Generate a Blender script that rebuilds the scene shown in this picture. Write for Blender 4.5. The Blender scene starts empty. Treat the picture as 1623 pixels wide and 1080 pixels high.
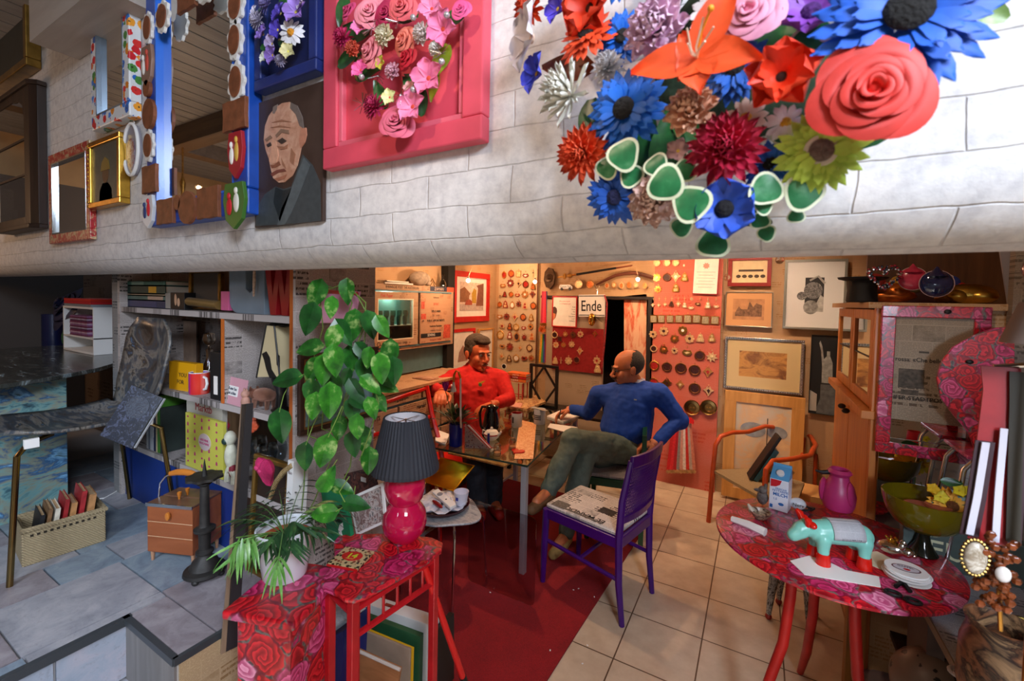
import bpy, bmesh, math, random
from mathutils import Vector, Matrix, Euler
R=math.radians; PI=math.pi; sin=math.sin; cos=math.cos
SC=bpy.context.scene; COL=SC.collection
rnd=random.Random(7)
# ---------------------------------------------------------------- camera
CR=Vector((.87046,.49177,.02155)); CU=Vector((-.03609,.0201,.99915)); CF=Vector((-.49092,.87049,-.03524))
EYE=Vector((0,0,1.6)); FP=693.0
cam=bpy.data.cameras.new('camera'); co=bpy.data.objects.new('camera',cam); COL.objects.link(co); SC.camera=co
m=Matrix((CR,CU,-CF)).transposed().to_4x4(); m.translation=EYE; co.matrix_world=m
cam.sensor_width=36; cam.lens=FP/1623*36; cam.shift_y=-39/1623; cam.clip_start=.02
cam.dof.use_dof=True; cam.dof.focus_distance=2.3; cam.dof.aperture_fstop=5.6
# ---------------------------------------------------------------- sky, window light, exposure
w=bpy.data.worlds.new('sky'); SC.world=w; w.use_nodes=True
w.node_tree.nodes['Background'].inputs[0].default_value=(.62,.76,1,1); w.node_tree.nodes['Background'].inputs[1].default_value=.45
SC.view_settings.view_transform='Standard'; SC.view_settings.look='None'; SC.view_settings.gamma=1; SC.view_settings.exposure=0.15
SC.view_settings.use_curve_mapping=False
def area(name,loc,to,size,power,col,sy=None):
    l=bpy.data.lights.new(name,'AREA'); l.energy=power; l.color=col; l.size=size
    if sy: l.shape='RECTANGLE'; l.size_y=sy
    o=bpy.data.objects.new(name,l); COL.objects.link(o); o.location=loc
    o.rotation_euler=(Vector(to)-Vector(loc)).to_track_quat('-Z','Y').to_euler(); return o
def spot(name,loc,to,power,col,ang=80,r=.03,blend=.8):
    l=bpy.data.lights.new(name,'SPOT'); l.energy=power; l.color=col; l.spot_size=R(ang); l.spot_blend=blend; l.shadow_soft_size=r
    o=bpy.data.objects.new(name,l); COL.objects.link(o); o.location=loc
    o.rotation_euler=(Vector(to)-Vector(loc)).to_track_quat('-Z','Y').to_euler(); return o
def point(name,loc,power,col,r=.03):
    l=bpy.data.lights.new(name,'POINT'); l.energy=power; l.color=col; l.shadow_soft_size=r
    o=bpy.data.objects.new(name,l); COL.objects.link(o); o.location=loc; return o
WARM=(1,.60,.34); WARM2=(1,.72,.5); COOL=(.72,.83,1)
area('daylight_shop_window',(1.3,-.7,2.75),(.05,.7,1.95),.8,84,(.78,.86,1),.6)
spot('stairs_fill_spot',(-1.1,-.9,1.9),(-2.0,.62,.65),95,COOL,62,.3,.7)  # added spot standing in for daylight, coned onto the platform to spare the wall
spot('desk_fill_spot',(.85,-.25,1.6),(.62,1.75,.75),95,COOL,52,.16,.6)  # added cool spot that brightens the desk and what the low mirror shows
spot('ceiling_spot_wall',(-.75,-.75,2.75),(-.38,.7,1.9),34,WARM2,38)
spot('cabinet_fill_spot',(.15,1.35,2.38),(.62,2.35,1.6),16,WARM2,60)  # unseen warm fill, added to lift the dark things on the cabinet
spot('ceiling_spot_table',(-1.5,2.6,2.35),(-1.5,2.85,.6),62,WARM,85)
spot('ceiling_spot_reds',(-.9,3.0,2.35),(-.6,4.09,1.2),60,WARM,90)
spot('ceiling_spot_board',(-2.1,3.35,2.35),(-2.3,4.09,1.5),45,WARM,80)
spot('ceiling_spot_pictures',(.05,3.0,2.35),(.0,4.09,1.0),46,WARM2,95)
spot('ceiling_spot_left',(-1.7,2.5,2.35),(-2.5,2.7,1.2),36,WARM,90)
spot('ceiling_spot_floor',(-.35,3.3,2.35),(-.3,3.6,0),45,WARM2,60)
spot('ceiling_spot_carpet',(-.9,1.6,2.35),(-.75,2.3,0),16,(1,.8,.68),60)
sl_=bpy.data.lights.new('sun','SUN'); sl_.energy=5; sl_.angle=.02; so_=bpy.data.objects.new('sun',sl_); COL.objects.link(so_); so_.rotation_euler=Vector((-.1,.8,-.6)).to_track_quat('-Z','Y').to_euler()
# ---------------------------------------------------------------- pixel of the photo -> point on a plane of the room
def ray(px,py): return CF+CR*((px-811.5)/FP)+CU*(-(py-501)/FP)
def PZ(px,py,z): r=ray(px,py); return EYE+r*((z-1.6)/r.z)
def PY(px,py,y): r=ray(px,py); return EYE+r*(y/r.y)
def PX(px,py,x): r=ray(px,py); return EYE+r*(x/r.x)
def PD(px,py,d): return EYE+ray(px,py)*d
# ---------------------------------------------------------------- mesh builder
class MB:
    def __init__(s,M=None): s.v=[];s.f=[];s.i=[];s.k=0;s.M=M or Matrix()
    def add(s,vs,fs,M=None):
        n=len(s.v); M=s.M@M if M is not None else s.M
        s.v+=[M@Vector(v) for v in vs]; s.f+=[[n+a for a in f] for f in fs]; s.i+=[s.k]*len(fs); return s
    def box(s,x0,x1,y0,y1,z0,z1,M=None):
        vs=[(x,y,z) for x in(x0,x1) for y in(y0,y1) for z in(z0,z1)]
        return s.add(vs,[(0,1,3,2),(4,6,7,5),(0,4,5,1),(2,3,7,6),(0,2,6,4),(1,5,7,3)],M)
    def cbox(s,c,d,rz=0,rx=0,ry=0):
        a,b,e=[q/2 for q in d]; return s.box(-a,a,-b,b,-e,e,Matrix.Translation(c)@Euler((rx,ry,rz)).to_matrix().to_4x4())
    def tube(s,pts,r,n=8,closed=False,M=None,caps=True):
        pts=[Vector(p) for p in pts]; m=len(pts); rs=r if hasattr(r,'__len__') else [r]*m
        vs=[];up=None
        for i,p in enumerate(pts):
            a=pts[(i-1)%m] if closed or i else p; b=pts[(i+1)%m] if closed or i<m-1 else p
            t=(b-a); t=t.normalized() if t.length>1e-9 else Vector((0,0,1))
            if up is None: up=t.orthogonal().normalized()
            up=up-t*up.dot(t); up=up.normalized() if up.length>1e-6 else t.orthogonal().normalized()
            q=t.cross(up)
            vs+=[p+(up*cos(2*PI*j/n)+q*sin(2*PI*j/n))*rs[i] for j in range(n)]
        fs=[]
        for i in range(m if closed else m-1):
            k=(i+1)%m
            fs+=[(i*n+j,i*n+(j+1)%n,k*n+(j+1)%n,k*n+j) for j in range(n)]
        if not closed and caps: fs+=[list(range(n))[::-1],[(m-1)*n+j for j in range(n)]]
        return s.add(vs,fs,M)
    def cyl(s,a,b,r,r2=None,n=16,M=None): return s.tube([a,b],[r,r if r2 is None else r2],n,M=M)
    def lathe(s,pr,n=24,M=None,a0=0,a1=2*PI):
        full=abs(a1-a0-2*PI)<1e-6; k=n if full else n+1; vs=[]
        for r,z in pr: vs+=[(r*cos(a0+(a1-a0)*j/n),r*sin(a0+(a1-a0)*j/n),z) for j in range(k)]
        fs=[(i*k+j,i*k+(j+1)%k,(i+1)*k+(j+1)%k,(i+1)*k+j) for i in range(len(pr)-1) for j in range(n)]
        return s.add(vs,fs,M)
    def sph(s,c,r,n=12,m=8,M=None):
        rx,ry,rz=r if hasattr(r,'__len__') else (r,r,r); vs=[];T=Matrix.Translation(c); T=M@T if M is not None else T
        for i in range(m+1):
            a=PI*i/m; vs+=[(rx*sin(a)*cos(2*PI*j/n),ry*sin(a)*sin(2*PI*j/n),-rz*cos(a)) for j in range(n)]
        return s.add(vs,[(i*n+j,i*n+(j+1)%n,(i+1)*n+(j+1)%n,(i+1)*n+j) for i in range(m) for j in range(n)],T)
    def prism(s,p,y0,y1,M=None):                      # polygon in x,z extruded along y (front at y0)
        n=len(p); A=sum(p[i][0]*p[(i+1)%n][1]-p[(i+1)%n][0]*p[i][1] for i in range(n))
        if A<0: p=p[::-1]
        vs=[(a,y0,b) for a,b in p]+[(a,y1,b) for a,b in p]
        return s.add(vs,[list(range(n)),list(range(n,2*n))[::-1]]+[(i,i+n,(i+1)%n+n,(i+1)%n) for i in range(n)],M)
    def plate(s,p,z0,z1,M=None):                      # polygon in x,y extruded along z
        n=len(p); A=sum(p[i][0]*p[(i+1)%n][1]-p[(i+1)%n][0]*p[i][1] for i in range(n))
        if A<0: p=p[::-1]
        vs=[(a,b,z1) for a,b in p]+[(a,b,z0) for a,b in p]
        return s.add(vs,[list(range(n)),list(range(n,2*n))[::-1]]+[(i,i+n,(i+1)%n+n,(i+1)%n) for i in range(n)],M)
    def ring(s,x0,x1,z0,z1,w,y0,y1,M=None):           # rectangular frame of four bars
        s.box(x0,x1,y0,y1,z1-w,z1,M);s.box(x0,x1,y0,y1,z0,z0+w,M);s.box(x0,x0+w,y0,y1,z0+w,z1-w,M);return s.box(x1-w,x1,y0,y1,z0+w,z1-w,M)
    def petal(s,L,W,M,curl=.3,cup=.25,pw=.8,nx=5,ny=2,wave=0):   # pw < .7: rounded tip, otherwise pointed
        vs=[];fs=[]; nx=max(nx,6) if pw<.7 else nx
        for i in range(nx+1):
            t=sin(PI/2*i/nx) if pw<.7 else i/nx
            if pw<.7: ww=W*((.3+.7*min(1,t/.74)**.8) if t<.74 else math.sqrt(max(.0,1-((t-.74)/.272)**2)))
            else: ww=W*(sin(PI*min(.97,.04+t*.93)**pw)+.06)
            for j in range(-ny,ny+1):
                q=j/ny; vs.append((L*t-.1*L*q*q*(pw<.7)*t,ww*q/2,L*(curl*t*t)+cup*W*q*q*(.3+t)*.6+wave*W*sin(t*9+j*2.3)*t))
        k=2*ny+1
        for i in range(nx):
            for j in range(k-1): fs.append((i*k+j,(i+1)*k+j,(i+1)*k+j+1,i*k+j+1))
        return s.add(vs,fs,M)
def circ(r,n=24,cx=0,cz=0,ry=None,a0=0): return [(cx+r*cos(a0+2*PI*i/n),cz+(ry or r)*sin(a0+2*PI*i/n)) for i in range(n)]
def tr(x=0,y=0,z=0,rx=0,ry=0,rz=0,s=1): return Matrix.Translation((x,y,z))@Euler((rx,ry,rz)).to_matrix().to_4x4()@Matrix.Scale(s,4)
def mesh_of(name,mb,mats,smooth):
    me=bpy.data.meshes.new(name); me.from_pydata([tuple(v) for v in mb.v],[],mb.f)
    for q in (mats if isinstance(mats,(list,tuple)) else [mats]): me.materials.append(q)
    me.polygons.foreach_set('material_index',mb.i)
    if smooth:
        me.polygons.foreach_set('use_smooth',[True]*len(me.polygons)); me.update()
        if smooth!='soft': me.set_sharp_from_angle(angle=R(38))
    me.update(); return me
def part(name,mb,mat,parent,smooth=True,label=None,bevel=0,kind=None):
    o=bpy.data.objects.new(name,mesh_of(name,mb,mat,smooth)); COL.objects.link(o); o.parent=parent
    if label: o['label']=label
    if kind: o['kind']=kind
    if bevel: bv(o,bevel)
    return o
def bv(o,w,seg=2):
    b=o.modifiers.new('bevel','BEVEL'); b.width=w; b.segments=seg; b.limit_method='ANGLE'; b.angle_limit=R(35)
def thing(name,label,cat,loc=(0,0,0),rz=0,group=None,rot=None,sc=None):
    o=bpy.data.objects.new(name,None); COL.objects.link(o); o.empty_display_size=.05; o.location=loc; o.rotation_euler=rot or (0,0,rz)
    if sc: o.scale=(sc,)*3
    o['label']=label; o['category']=cat
    if group: o['group']=group
    return o
def solo(name,mb,mat,label,cat,loc=None,rz=0,group=None,smooth=True,bevel=0,rot=None,kind=None):
    if loc is None:                                   # vertices are in world coordinates: move the origin to the base
        xs=[v.x for v in mb.v];ys=[v.y for v in mb.v];zs=[v.z for v in mb.v]
        c=Vector(((min(xs)+max(xs))/2,(min(ys)+max(ys))/2,min(zs))); mb.v=[v-c for v in mb.v]; loc=c
    o=bpy.data.objects.new(name,mesh_of(name,mb,mat,smooth)); COL.objects.link(o); o.location=loc; o.rotation_euler=rot or (0,0,rz)
    o['label']=label; o['category']=cat
    if group: o['group']=group
    if kind: o['kind']=kind
    if bevel: bv(o,bevel)
    return o
def struct(name,mb,mat,smooth=False,bevel=0):
    o=bpy.data.objects.new(name,mesh_of(name,mb,mat,smooth)); COL.objects.link(o); o['kind']='structure'
    if bevel: bv(o,bevel)
    return o
def dup(o,loc=None,rot=None,label=None,parent=None,sc=None):
    c=o.copy(); COL.objects.link(c)
    if parent is not None: c.parent=parent
    if loc is not None: c.location=loc
    if rot is not None: c.rotation_euler=rot
    if sc is not None: c.scale=(sc,)*3 if not hasattr(sc,'__len__') else sc
    if label: c['label']=label
    for ch in list(o.children): dup(ch,parent=c)
    return c
_fc={}
def text(s,h,mat,parent,x,z,y=-.001,sx=1,bold=0,align='CENTER',M=None,name='lettering',dep=.0004):
    cu=bpy.data.curves.new('t','FONT'); cu.body=s; cu.size=h*1.38; cu.align_x=align; cu.offset=bold; cu.extrude=dep; cu.resolution_u=2
    o=bpy.data.objects.new('t',cu); COL.objects.link(o); dg=bpy.context.evaluated_depsgraph_get(); dg.update()
    me=bpy.data.meshes.new_from_object(o.evaluated_get(dg)); bpy.data.objects.remove(o); bpy.data.curves.remove(cu)
    T=(M if M is not None else Matrix())@Matrix.Translation((x,y,z))@Matrix.Rotation(PI/2,4,'X')@Matrix.Diagonal((sx,1,1,1))
    me.transform(T); me.materials.clear(); me.materials.append(mat); me.name=name
    p=bpy.data.objects.new(name,me); COL.objects.link(p); p.parent=parent; return p
# ---------------------------------------------------------------- materials
def srgb(c):
    if isinstance(c,str): c=c.lstrip('#'); c=[int(c[i:i+2],16)/255 for i in(0,2,4)]
    return tuple([(a/12.92 if a<=.04045 else ((a+.055)/1.055)**2.4) for a in c])+(1,)
MC={}
class NT:
    def __init__(s,name):
        s.m=bpy.data.materials.new(name); s.m.use_nodes=True; s.t=s.m.node_tree; s.b=s.t.nodes['Principled BSDF']
    def n(s,typ,**kw):
        q=s.t.nodes.new('ShaderNode'+typ)
        for k,v in kw.items():
            if k in q.inputs if isinstance(k,str) and k in q.inputs.keys() else False: s.set(q.inputs[k],v)
            else: setattr(q,k,v)
        return q
    def set(s,i,v):
        if isinstance(v,bpy.types.NodeSocket): s.t.links.new(v,i)
        else: i.default_value=v
    def l(s,a,b): s.t.links.new(a,b)
    def co(s,scale=(1,1,1),loc=(0,0,0),rot=(0,0,0),gen='Object'):
        c=s.n('TexCoord'); p=s.n('Mapping'); s.l(c.outputs[gen],p.inputs[0]); p.inputs['Scale'].default_value=scale; p.inputs['Location'].default_value=loc; p.inputs['Rotation'].default_value=rot
        return p.outputs[0]
    def noise(s,vec,sc,det=3,rough=.5,dist=0):
        q=s.n('TexNoise'); s.l(vec,q.inputs['Vector']); q.inputs['Scale'].default_value=sc; q.inputs['Detail'].default_value=det; q.inputs['Roughness'].default_value=rough; q.inputs['Distortion'].default_value=dist; return q
    def ramp(s,fac,cols,interp='LINEAR'):
        q=s.n('ValToRGB'); s.l(fac,q.inputs[0]); e=q.color_ramp.elements; q.color_ramp.interpolation=interp
        while len(e)<len(cols): e.new(.5)
        for a,(p,c) in zip(e,cols): a.position=p; a.color=srgb(c)
        return q.outputs[0]
    def math(s,op,a,b=0,c=None):
        q=s.n('Math',operation=op); s.set(q.inputs[0],a); s.set(q.inputs[1],b)
        if c is not None: s.set(q.inputs[2],c)
        return q.outputs[0]
    def mix(s,f,a,b,bt='MIX'):
        q=s.n('MixRGB',blend_type=bt); s.set(q.inputs[0],f); s.set(q.inputs[1],a if isinstance(a,bpy.types.NodeSocket) else srgb(a)); s.set(q.inputs[2],b if isinstance(b,bpy.types.NodeSocket) else srgb(b)); return q.outputs[0]
    def bump(s,h,st=.3,d=.01):
        q=s.n('Bump'); s.l(h,q.inputs['Height']); q.inputs['Strength'].default_value=st; q.inputs['Distance'].default_value=d; s.l(q.outputs[0],s.b.inputs['Normal'])
    def col(s,c): s.set(s.b.inputs['Base Color'],c if isinstance(c,bpy.types.NodeSocket) else srgb(c))
    def pr(s,rough=.6,metal=0,**k):
        s.b.inputs['Roughness'].default_value=rough; s.b.inputs['Metallic'].default_value=metal
        for a,v in k.items(): s.b.inputs[a.replace('_',' ')].default_value=v
def mt(col,rough=.6,metal=0,var=.0,sc=12,bump=0,name=None,**k):
    key=(col,rough,metal,var,sc,bump,tuple(sorted(k.items())))
    if key in MC: return MC[key]
    t=NT(name or 'mat_%d'%len(MC)); t.pr(rough,metal,**k)
    if var or bump:
        v=t.co(); n=t.noise(v,sc,4)
        if var:
            c=srgb(col); lo=[a*(1-var) for a in c[:3]]+[1]; hi=[min(1,a*(1+var)+.02*var) for a in c[:3]]+[1]
            q=t.n('MixRGB'); t.l(n.outputs[0],q.inputs[0]); q.inputs[1].default_value=lo; q.inputs[2].default_value=hi
            r=t.n('MapRange'); t.l(n.outputs[0],r.inputs[0]); r.inputs[1].default_value=.3; r.inputs[2].default_value=.7; t.l(r.outputs[0],q.inputs[0])
            t.l(q.outputs[0],t.b.inputs['Base Color'])
        else: t.col(col)
        if bump: t.bump(n.outputs[0],bump,.005)
    else: t.col(col)
    MC[key]=t.m; return t.m
def once(f):
    def g(*a):
        k=(f.__name__,)+a
        if k not in MC: MC[k]=f(*a)
        return MC[k]
    return g
@once
def M_brick():
    t=NT('painted_brick'); t.pr(.62)
    c=t.n('TexCoord'); sp=t.n('SeparateXYZ'); t.l(c.outputs['Object'],sp.inputs[0]); cb=t.n('CombineXYZ')
    nz=t.noise(c.outputs['Object'],7,3); off=t.math('MULTIPLY',t.math('SUBTRACT',nz.outputs[0],.5),.022)
    # the wallpaper wraps around the round lower lip: depth counts on as height
    zz=t.math('SUBTRACT',sp.outputs[2],t.math('MULTIPLY',t.math('SUBTRACT',sp.outputs[1],.7),.6))
    t.l(t.math('ADD',sp.outputs[0],off),cb.inputs[0]); t.l(t.math('ADD',zz,off),cb.inputs[1])
    b=t.n('TexBrick'); t.l(cb.outputs[0],b.inputs['Vector']); b.inputs['Scale'].default_value=1; b.inputs['Brick Width'].default_value=.2; b.inputs['Row Height'].default_value=.066
    b.inputs['Mortar Size'].default_value=.0022; b.inputs['Mortar Smooth'].default_value=1
    n2=t.noise(c.outputs['Object'],45,5,.65); n3=t.noise(c.outputs['Object'],5,2)
    base=t.ramp(n2.outputs[0],[(.3,'#c9c7c8'),(.5,'#dddbda'),(.72,'#eceae8')])
    mk=t.math('MULTIPLY',b.outputs['Fac'],t.ramp(n3.outputs[0],[(.4,'#222222'),(.62,'#ffffff')]))
    t.col(t.mix(t.math('MULTIPLY',mk,.35),base,'#9a9490'))
    h=t.math('SUBTRACT',t.math('MULTIPLY',n2.outputs[0],.35),t.math('MULTIPLY',b.outputs['Fac'],.6)); t.bump(h,.6,.005); return t.m
@once
def M_tiles():
    t=NT('floor_tiles'); t.pr(.32)
    v=t.co(loc=(.513,-.238,0)); b=t.n('TexBrick'); t.l(v,b.inputs['Vector']); b.offset=0; b.inputs['Scale'].default_value=1; b.inputs['Brick Width'].default_value=.3333; b.inputs['Row Height'].default_value=.3333
    b.inputs['Mortar Size'].default_value=.0032; b.inputs['Mortar Smooth'].default_value=.1
    n=t.noise(v,9,4,.6); c=t.ramp(n.outputs[0],[(.3,'#b8a188'),(.7,'#ccb89e')]); t.col(t.mix(b.outputs['Fac'],c,'#5e4632'))
    t.bump(t.math('SUBTRACT',1,b.outputs['Fac']),.4,.002); return t.m
@once
def M_slate(c1,c2,c3):
    t=NT('slate_tile'); t.pr(.45); v=t.co(); n=t.noise(v,11,6,.65,.6); n2=t.noise(v,60,4,.7)
    c=t.ramp(n.outputs[0],[(.3,c1),(.48,c2),(.66,c3)]); c=t.mix(t.math('MULTIPLY',t.ramp(n2.outputs[0],[(.55,'#000000'),(.75,'#ffffff')]),.35),c,'#5a4f50'); t.col(c); t.bump(n.outputs[0],.35,.004); return t.m
@once
def M_carpet():
    t=NT('red_carpet'); t.pr(.95); v=t.co(); n=t.noise(v,4,4,.6); n2=t.noise(v,300,2)
    t.col(t.mix(.35,t.ramp(n.outputs[0],[(.3,'#6a080c'),(.7,'#8c0c12')]),t.ramp(n2.outputs[0],[(.3,'#5a0508'),(.7,'#b81620')]))); t.bump(n2.outputs[0],.5,.003); return t.m
@once
def M_rose(sc,dark):
    t=NT('rose_decoupage'); t.pr(.3,Coat_Weight=.35); v=t.co(); d=t.noise(v,sc*1.3,2); av=t.n('MixRGB'); t.l(v,av.inputs[1]); t.l(d.outputs[1],av.inputs[2]); av.inputs[0].default_value=.03
    def vo(feat):
        q=t.n('TexVoronoi',feature=feat); t.l(av.outputs[0],q.inputs['Vector']); q.inputs['Scale'].default_value=sc; return q
    a=vo('F1'); e=vo('DISTANCE_TO_EDGE'); dd=a.outputs['Distance']
    sub=t.n('VectorMath',operation='SUBTRACT'); t.l(av.outputs[0],sub.inputs[0]); t.l(a.outputs['Position'],sub.inputs[1]); sx=t.n('SeparateXYZ'); t.l(sub.outputs[0],sx.inputs[0])
    ang=t.math('ARCTAN2',t.math('ADD',sx.outputs[0],sx.outputs[1]),sx.outputs[2])
    w=t.n('TexNoise'); t.l(av.outputs[0],w.inputs['Vector']); w.inputs['Scale'].default_value=sc*2.2
    ph=t.math('ADD',t.math('MULTIPLY',t.math('POWER',dd,.8),5.2),t.math('ADD',t.math('MULTIPLY',ang,2/(2*PI)),t.math('MULTIPLY',w.outputs[0],1.9)))
    ring=t.math('FRACT',ph)
    cs=t.n('SeparateXYZ'); t.l(a.outputs['Color'],cs.inputs[0])
    hi=t.ramp(cs.outputs[0],[(0,'#e0202c'),(.36,'#e2588c'),(.5,'#f09cba'),(.6,'#dc2434'),(.86,'#d0306c')],'CONSTANT')
    lo=t.ramp(cs.outputs[0],[(0,'#8c0814'),(.36,'#9c1a48'),(.5,'#c04a78'),(.6,'#880812'),(.86,'#840e38')],'CONSTANT')
    c=t.mix(t.ramp(ring,[(0,'#000000'),(.25,'#666666'),(.8,'#ffffff'),(.96,'#ffffff'),(1,'#000000')]),lo,hi)
    ed=t.ramp(e.outputs['Distance'],[(.02,'#ffffff'),(.06,'#000000')]); leaf=t.ramp(w.outputs[0],[(.42,'#6a0e24'),(.5,'#93213c'),(.56,'#567468'),(.62,'#2c3c3c')])
    c=t.mix(t.math('MULTIPLY',ed,.9),c,leaf)
    if dark: c=t.mix(.12,c,'#7c1030')
    t.col(c); return t.m
@once
def M_news(base,ink,u,v,sc,pix):                       # newspaper: columns of fine print with gaps, headlines and grey photographs
    t=NT('newsprint'); t.pr(.75); c=t.n('TexCoord'); sp=t.n('SeparateXYZ'); t.l(c.outputs['Object'],sp.inputs[0])
    cb=t.n('CombineXYZ'); t.l(sp.outputs[u],cb.inputs[0]); t.l(sp.outputs[v],cb.inputs[1])
    V=cb.outputs[0]
    b=t.n('TexBrick'); t.l(V,b.inputs['Vector']); b.inputs['Scale'].default_value=1; b.offset=.37; b.inputs['Brick Width'].default_value=.075*sc; b.inputs['Row Height'].default_value=.05*sc
    b.inputs['Mortar Size'].default_value=.0011*sc; b.inputs['Color1'].default_value=(0,0,0,1); b.inputs['Color2'].default_value=(1,1,1,1)
    w=t.math('SINE',t.math('MULTIPLY',sp.outputs[v],2*PI/(.0042*sc)),0)
    n=t.n('TexNoise'); mp=t.n('Mapping'); t.l(V,mp.inputs[0]); mp.inputs['Scale'].default_value=(320/sc,240/sc,1); t.l(mp.outputs[0],n.inputs['Vector']); n.inputs['Scale'].default_value=1
    ln=t.math('MULTIPLY',t.math('GREATER_THAN',w,-.1),t.ramp(n.outputs[0],[(.38,'#000000'),(.5,'#ffffff')]))
    isx=t.math('SUBTRACT',1,b.outputs['Fac']); ln=t.math('MULTIPLY',t.math('MULTIPLY',ln,isx),.55)
    r=t.n('SeparateXYZ'); t.l(b.outputs['Color'],r.inputs[0])
    n2=t.noise(V,30/sc,3,.7); ph=t.math('MULTIPLY',t.math('MULTIPLY',t.math('GREATER_THAN',r.outputs[0],1-pix),isx),t.ramp(n2.outputs[0],[(.35,'#222222'),(.65,'#ffffff')]))
    hd=t.math('MULTIPLY',t.math('MULTIPLY',t.math('LESS_THAN',r.outputs[0],.16),isx),t.math('GREATER_THAN',t.math('SINE',t.math('MULTIPLY',sp.outputs[v],2*PI/(.017*sc)),0),.1))
    n3=t.n('TexNoise'); m3=t.n('Mapping'); t.l(V,m3.inputs[0]); m3.inputs['Scale'].default_value=(130/sc,40/sc,1); t.l(m3.outputs[0],n3.inputs['Vector']); n3.inputs['Scale'].default_value=1
    hd=t.math('MULTIPLY',hd,t.ramp(n3.outputs[0],[(.42,'#000000'),(.5,'#ffffff')]))
    f=t.math('MAXIMUM',t.math('MAXIMUM',ln,t.math('MULTIPLY',ph,.75)),hd)
    n4=t.noise(V,3,2); bs=t.mix(t.math('MULTIPLY',n4.outputs[0],.5),base,'#9a9088'); t.col(t.mix(f,bs,ink)); return t.m
@once
def M_wood(c1,c2,ax,sc=1,rough=.5):
    t=NT('wood'); t.pr(rough); s=[18,18,18]; s[ax]=1.6; v=t.co(scale=tuple(a*sc for a in s)); n=t.noise(v,1.2,5,.6,.8); t.col(t.ramp(n.outputs[0],[(.3,c1),(.7,c2)])); t.bump(n.outputs[0],.12,.002); return t.m
@once
def M_wicker(c1,c2):
    t=NT('seagrass_weave'); t.pr(.8); v=t.co(); a=t.n('TexWave',wave_type='BANDS'); t.l(v,a.inputs[0]); a.inputs['Scale'].default_value=70; a.inputs['Distortion'].default_value=3; a.bands_direction='DIAGONAL'; n=t.noise(v,160,3)
    t.col(t.mix(n.outputs[0],t.ramp(a.outputs[0],[(.2,c1),(.8,c2)]),'#b5a07c')); t.bump(a.outputs[0],.8,.004); return t.m
@once
def M_paint(cols,sc,dist,stretch,rough=.5,seed=0):      # mottled picture paper
    t=NT('picture_paper'); t.pr(rough); v=t.co(scale=stretch,loc=(seed*3.1,seed*1.7,seed)); n=t.noise(v,sc,6,.62,dist); k=len(cols)
    t.col(t.ramp(n.outputs[0],[(.3+.4*i/(k-1),c) for i,c in enumerate(cols)])); return t.m
@once
def M_blob(bg,cols,sc,th):                             # scattered painted blossoms on a ground
    t=NT('flower_print'); t.pr(.4); v=t.co(); a=t.n('TexVoronoi'); t.l(v,a.inputs['Vector']); a.inputs['Scale'].default_value=sc; n=t.noise(v,sc*3,3,.6)
    d=t.math('ADD',a.outputs['Distance'],t.math('MULTIPLY',t.math('SUBTRACT',n.outputs[0],.5),.5)); cs=t.n('SeparateXYZ'); t.l(a.outputs['Color'],cs.inputs[0]); k=len(cols)
    c=t.ramp(cs.outputs[0],[(i/k,q) for i,q in enumerate(cols)],'CONSTANT'); c=t.mix(t.math('LESS_THAN',d,.12),c,'#2c2a20'); t.col(t.mix(t.math('LESS_THAN',d,th),bg,c)); return t.m
@once
def M_glass(col,rough=0,alpha=.15):
    t=NT('glass'); t.pr(rough); b=t.b; b.inputs['Transmission Weight'].default_value=1; b.inputs['IOR'].default_value=1.45; b.inputs['Base Color'].default_value=srgb(col); return t.m
@once
def M_pane(col,f):                                     # thin pane: mostly see-through, with a gloss
    t=NT('thin_glass'); tb=t.n('BsdfTransparent'); tb.inputs[0].default_value=srgb(col); g=t.n('BsdfGlossy'); g.inputs['Roughness'].default_value=.02
    lw_=t.n('LayerWeight'); lw_.inputs[0].default_value=.5; mx=t.n('MixShader'); t.l(t.math('MULTIPLY',t.math('ADD',t.math('MULTIPLY',t.math('POWER',lw_.outputs['Facing'],4),.8),.035),f,None),mx.inputs[0]); mx.inputs[0].default_value=.1
    t.l(tb.outputs[0],mx.inputs[1]); t.l(g.outputs[0],mx.inputs[2])
    t.l(mx.outputs[0],t.t.nodes['Material Output'].inputs[0]); return t.m
@once
def M_emit(col,st):
    t=NT('lit_lamp'); t.b.inputs['Emission Color'].default_value=srgb(col); t.b.inputs['Emission Strength'].default_value=st; t.col(col); return t.m
@once
def M_leaf(c1,c2,c3,sc=25):
    t=NT('leaf'); t.pr(.35); v=t.co(); n=t.noise(v,sc,4,.6); t.col(t.ramp(n.outputs[0],[(.32,c1),(.55,c2),(.74,c3)])); return t.m
MIR=mt('#e8ecee',.02,1); GOLD=mt('#c89a3c',.28,1,.25,30); BRASS=mt('#d09a4a',.3,1,.3,60); CHROME=mt('#d8dadd',.12,1); BRONZE=mt('#9c7c48',.28,1)
BLACK=mt('#101012',.5); WHITE=mt('#ecebe8',.5); DKWOOD=M_wood('#1e120c','#38241a',2); ORANGE=M_wood('#9c4a16','#c86a24',2); PINE=M_wood('#b8803c','#d8a05a',2)
PAPER=mt('#e9e4dc',.7,0,.06,20); INK=mt('#1a1614',.7); REDP=mt('#c01a18',.35,0,.12,20); SILVER=mt('#cfcfd4',.15,1,.15,40)
NEWSL=M_news('#bdb3ae','#4c4644',0,2,1,.12); NEWSX=M_news('#bdb3ae','#4c4644',1,2,1,.12); NEWST=M_news('#b4acaa','#5a5452',0,1,1,.1)
TAN=M_news('#c8a071','#a87c4c',0,2,1,.05); TANX=M_news('#c8a071','#a87c4c',1,2,1,.05)
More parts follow.
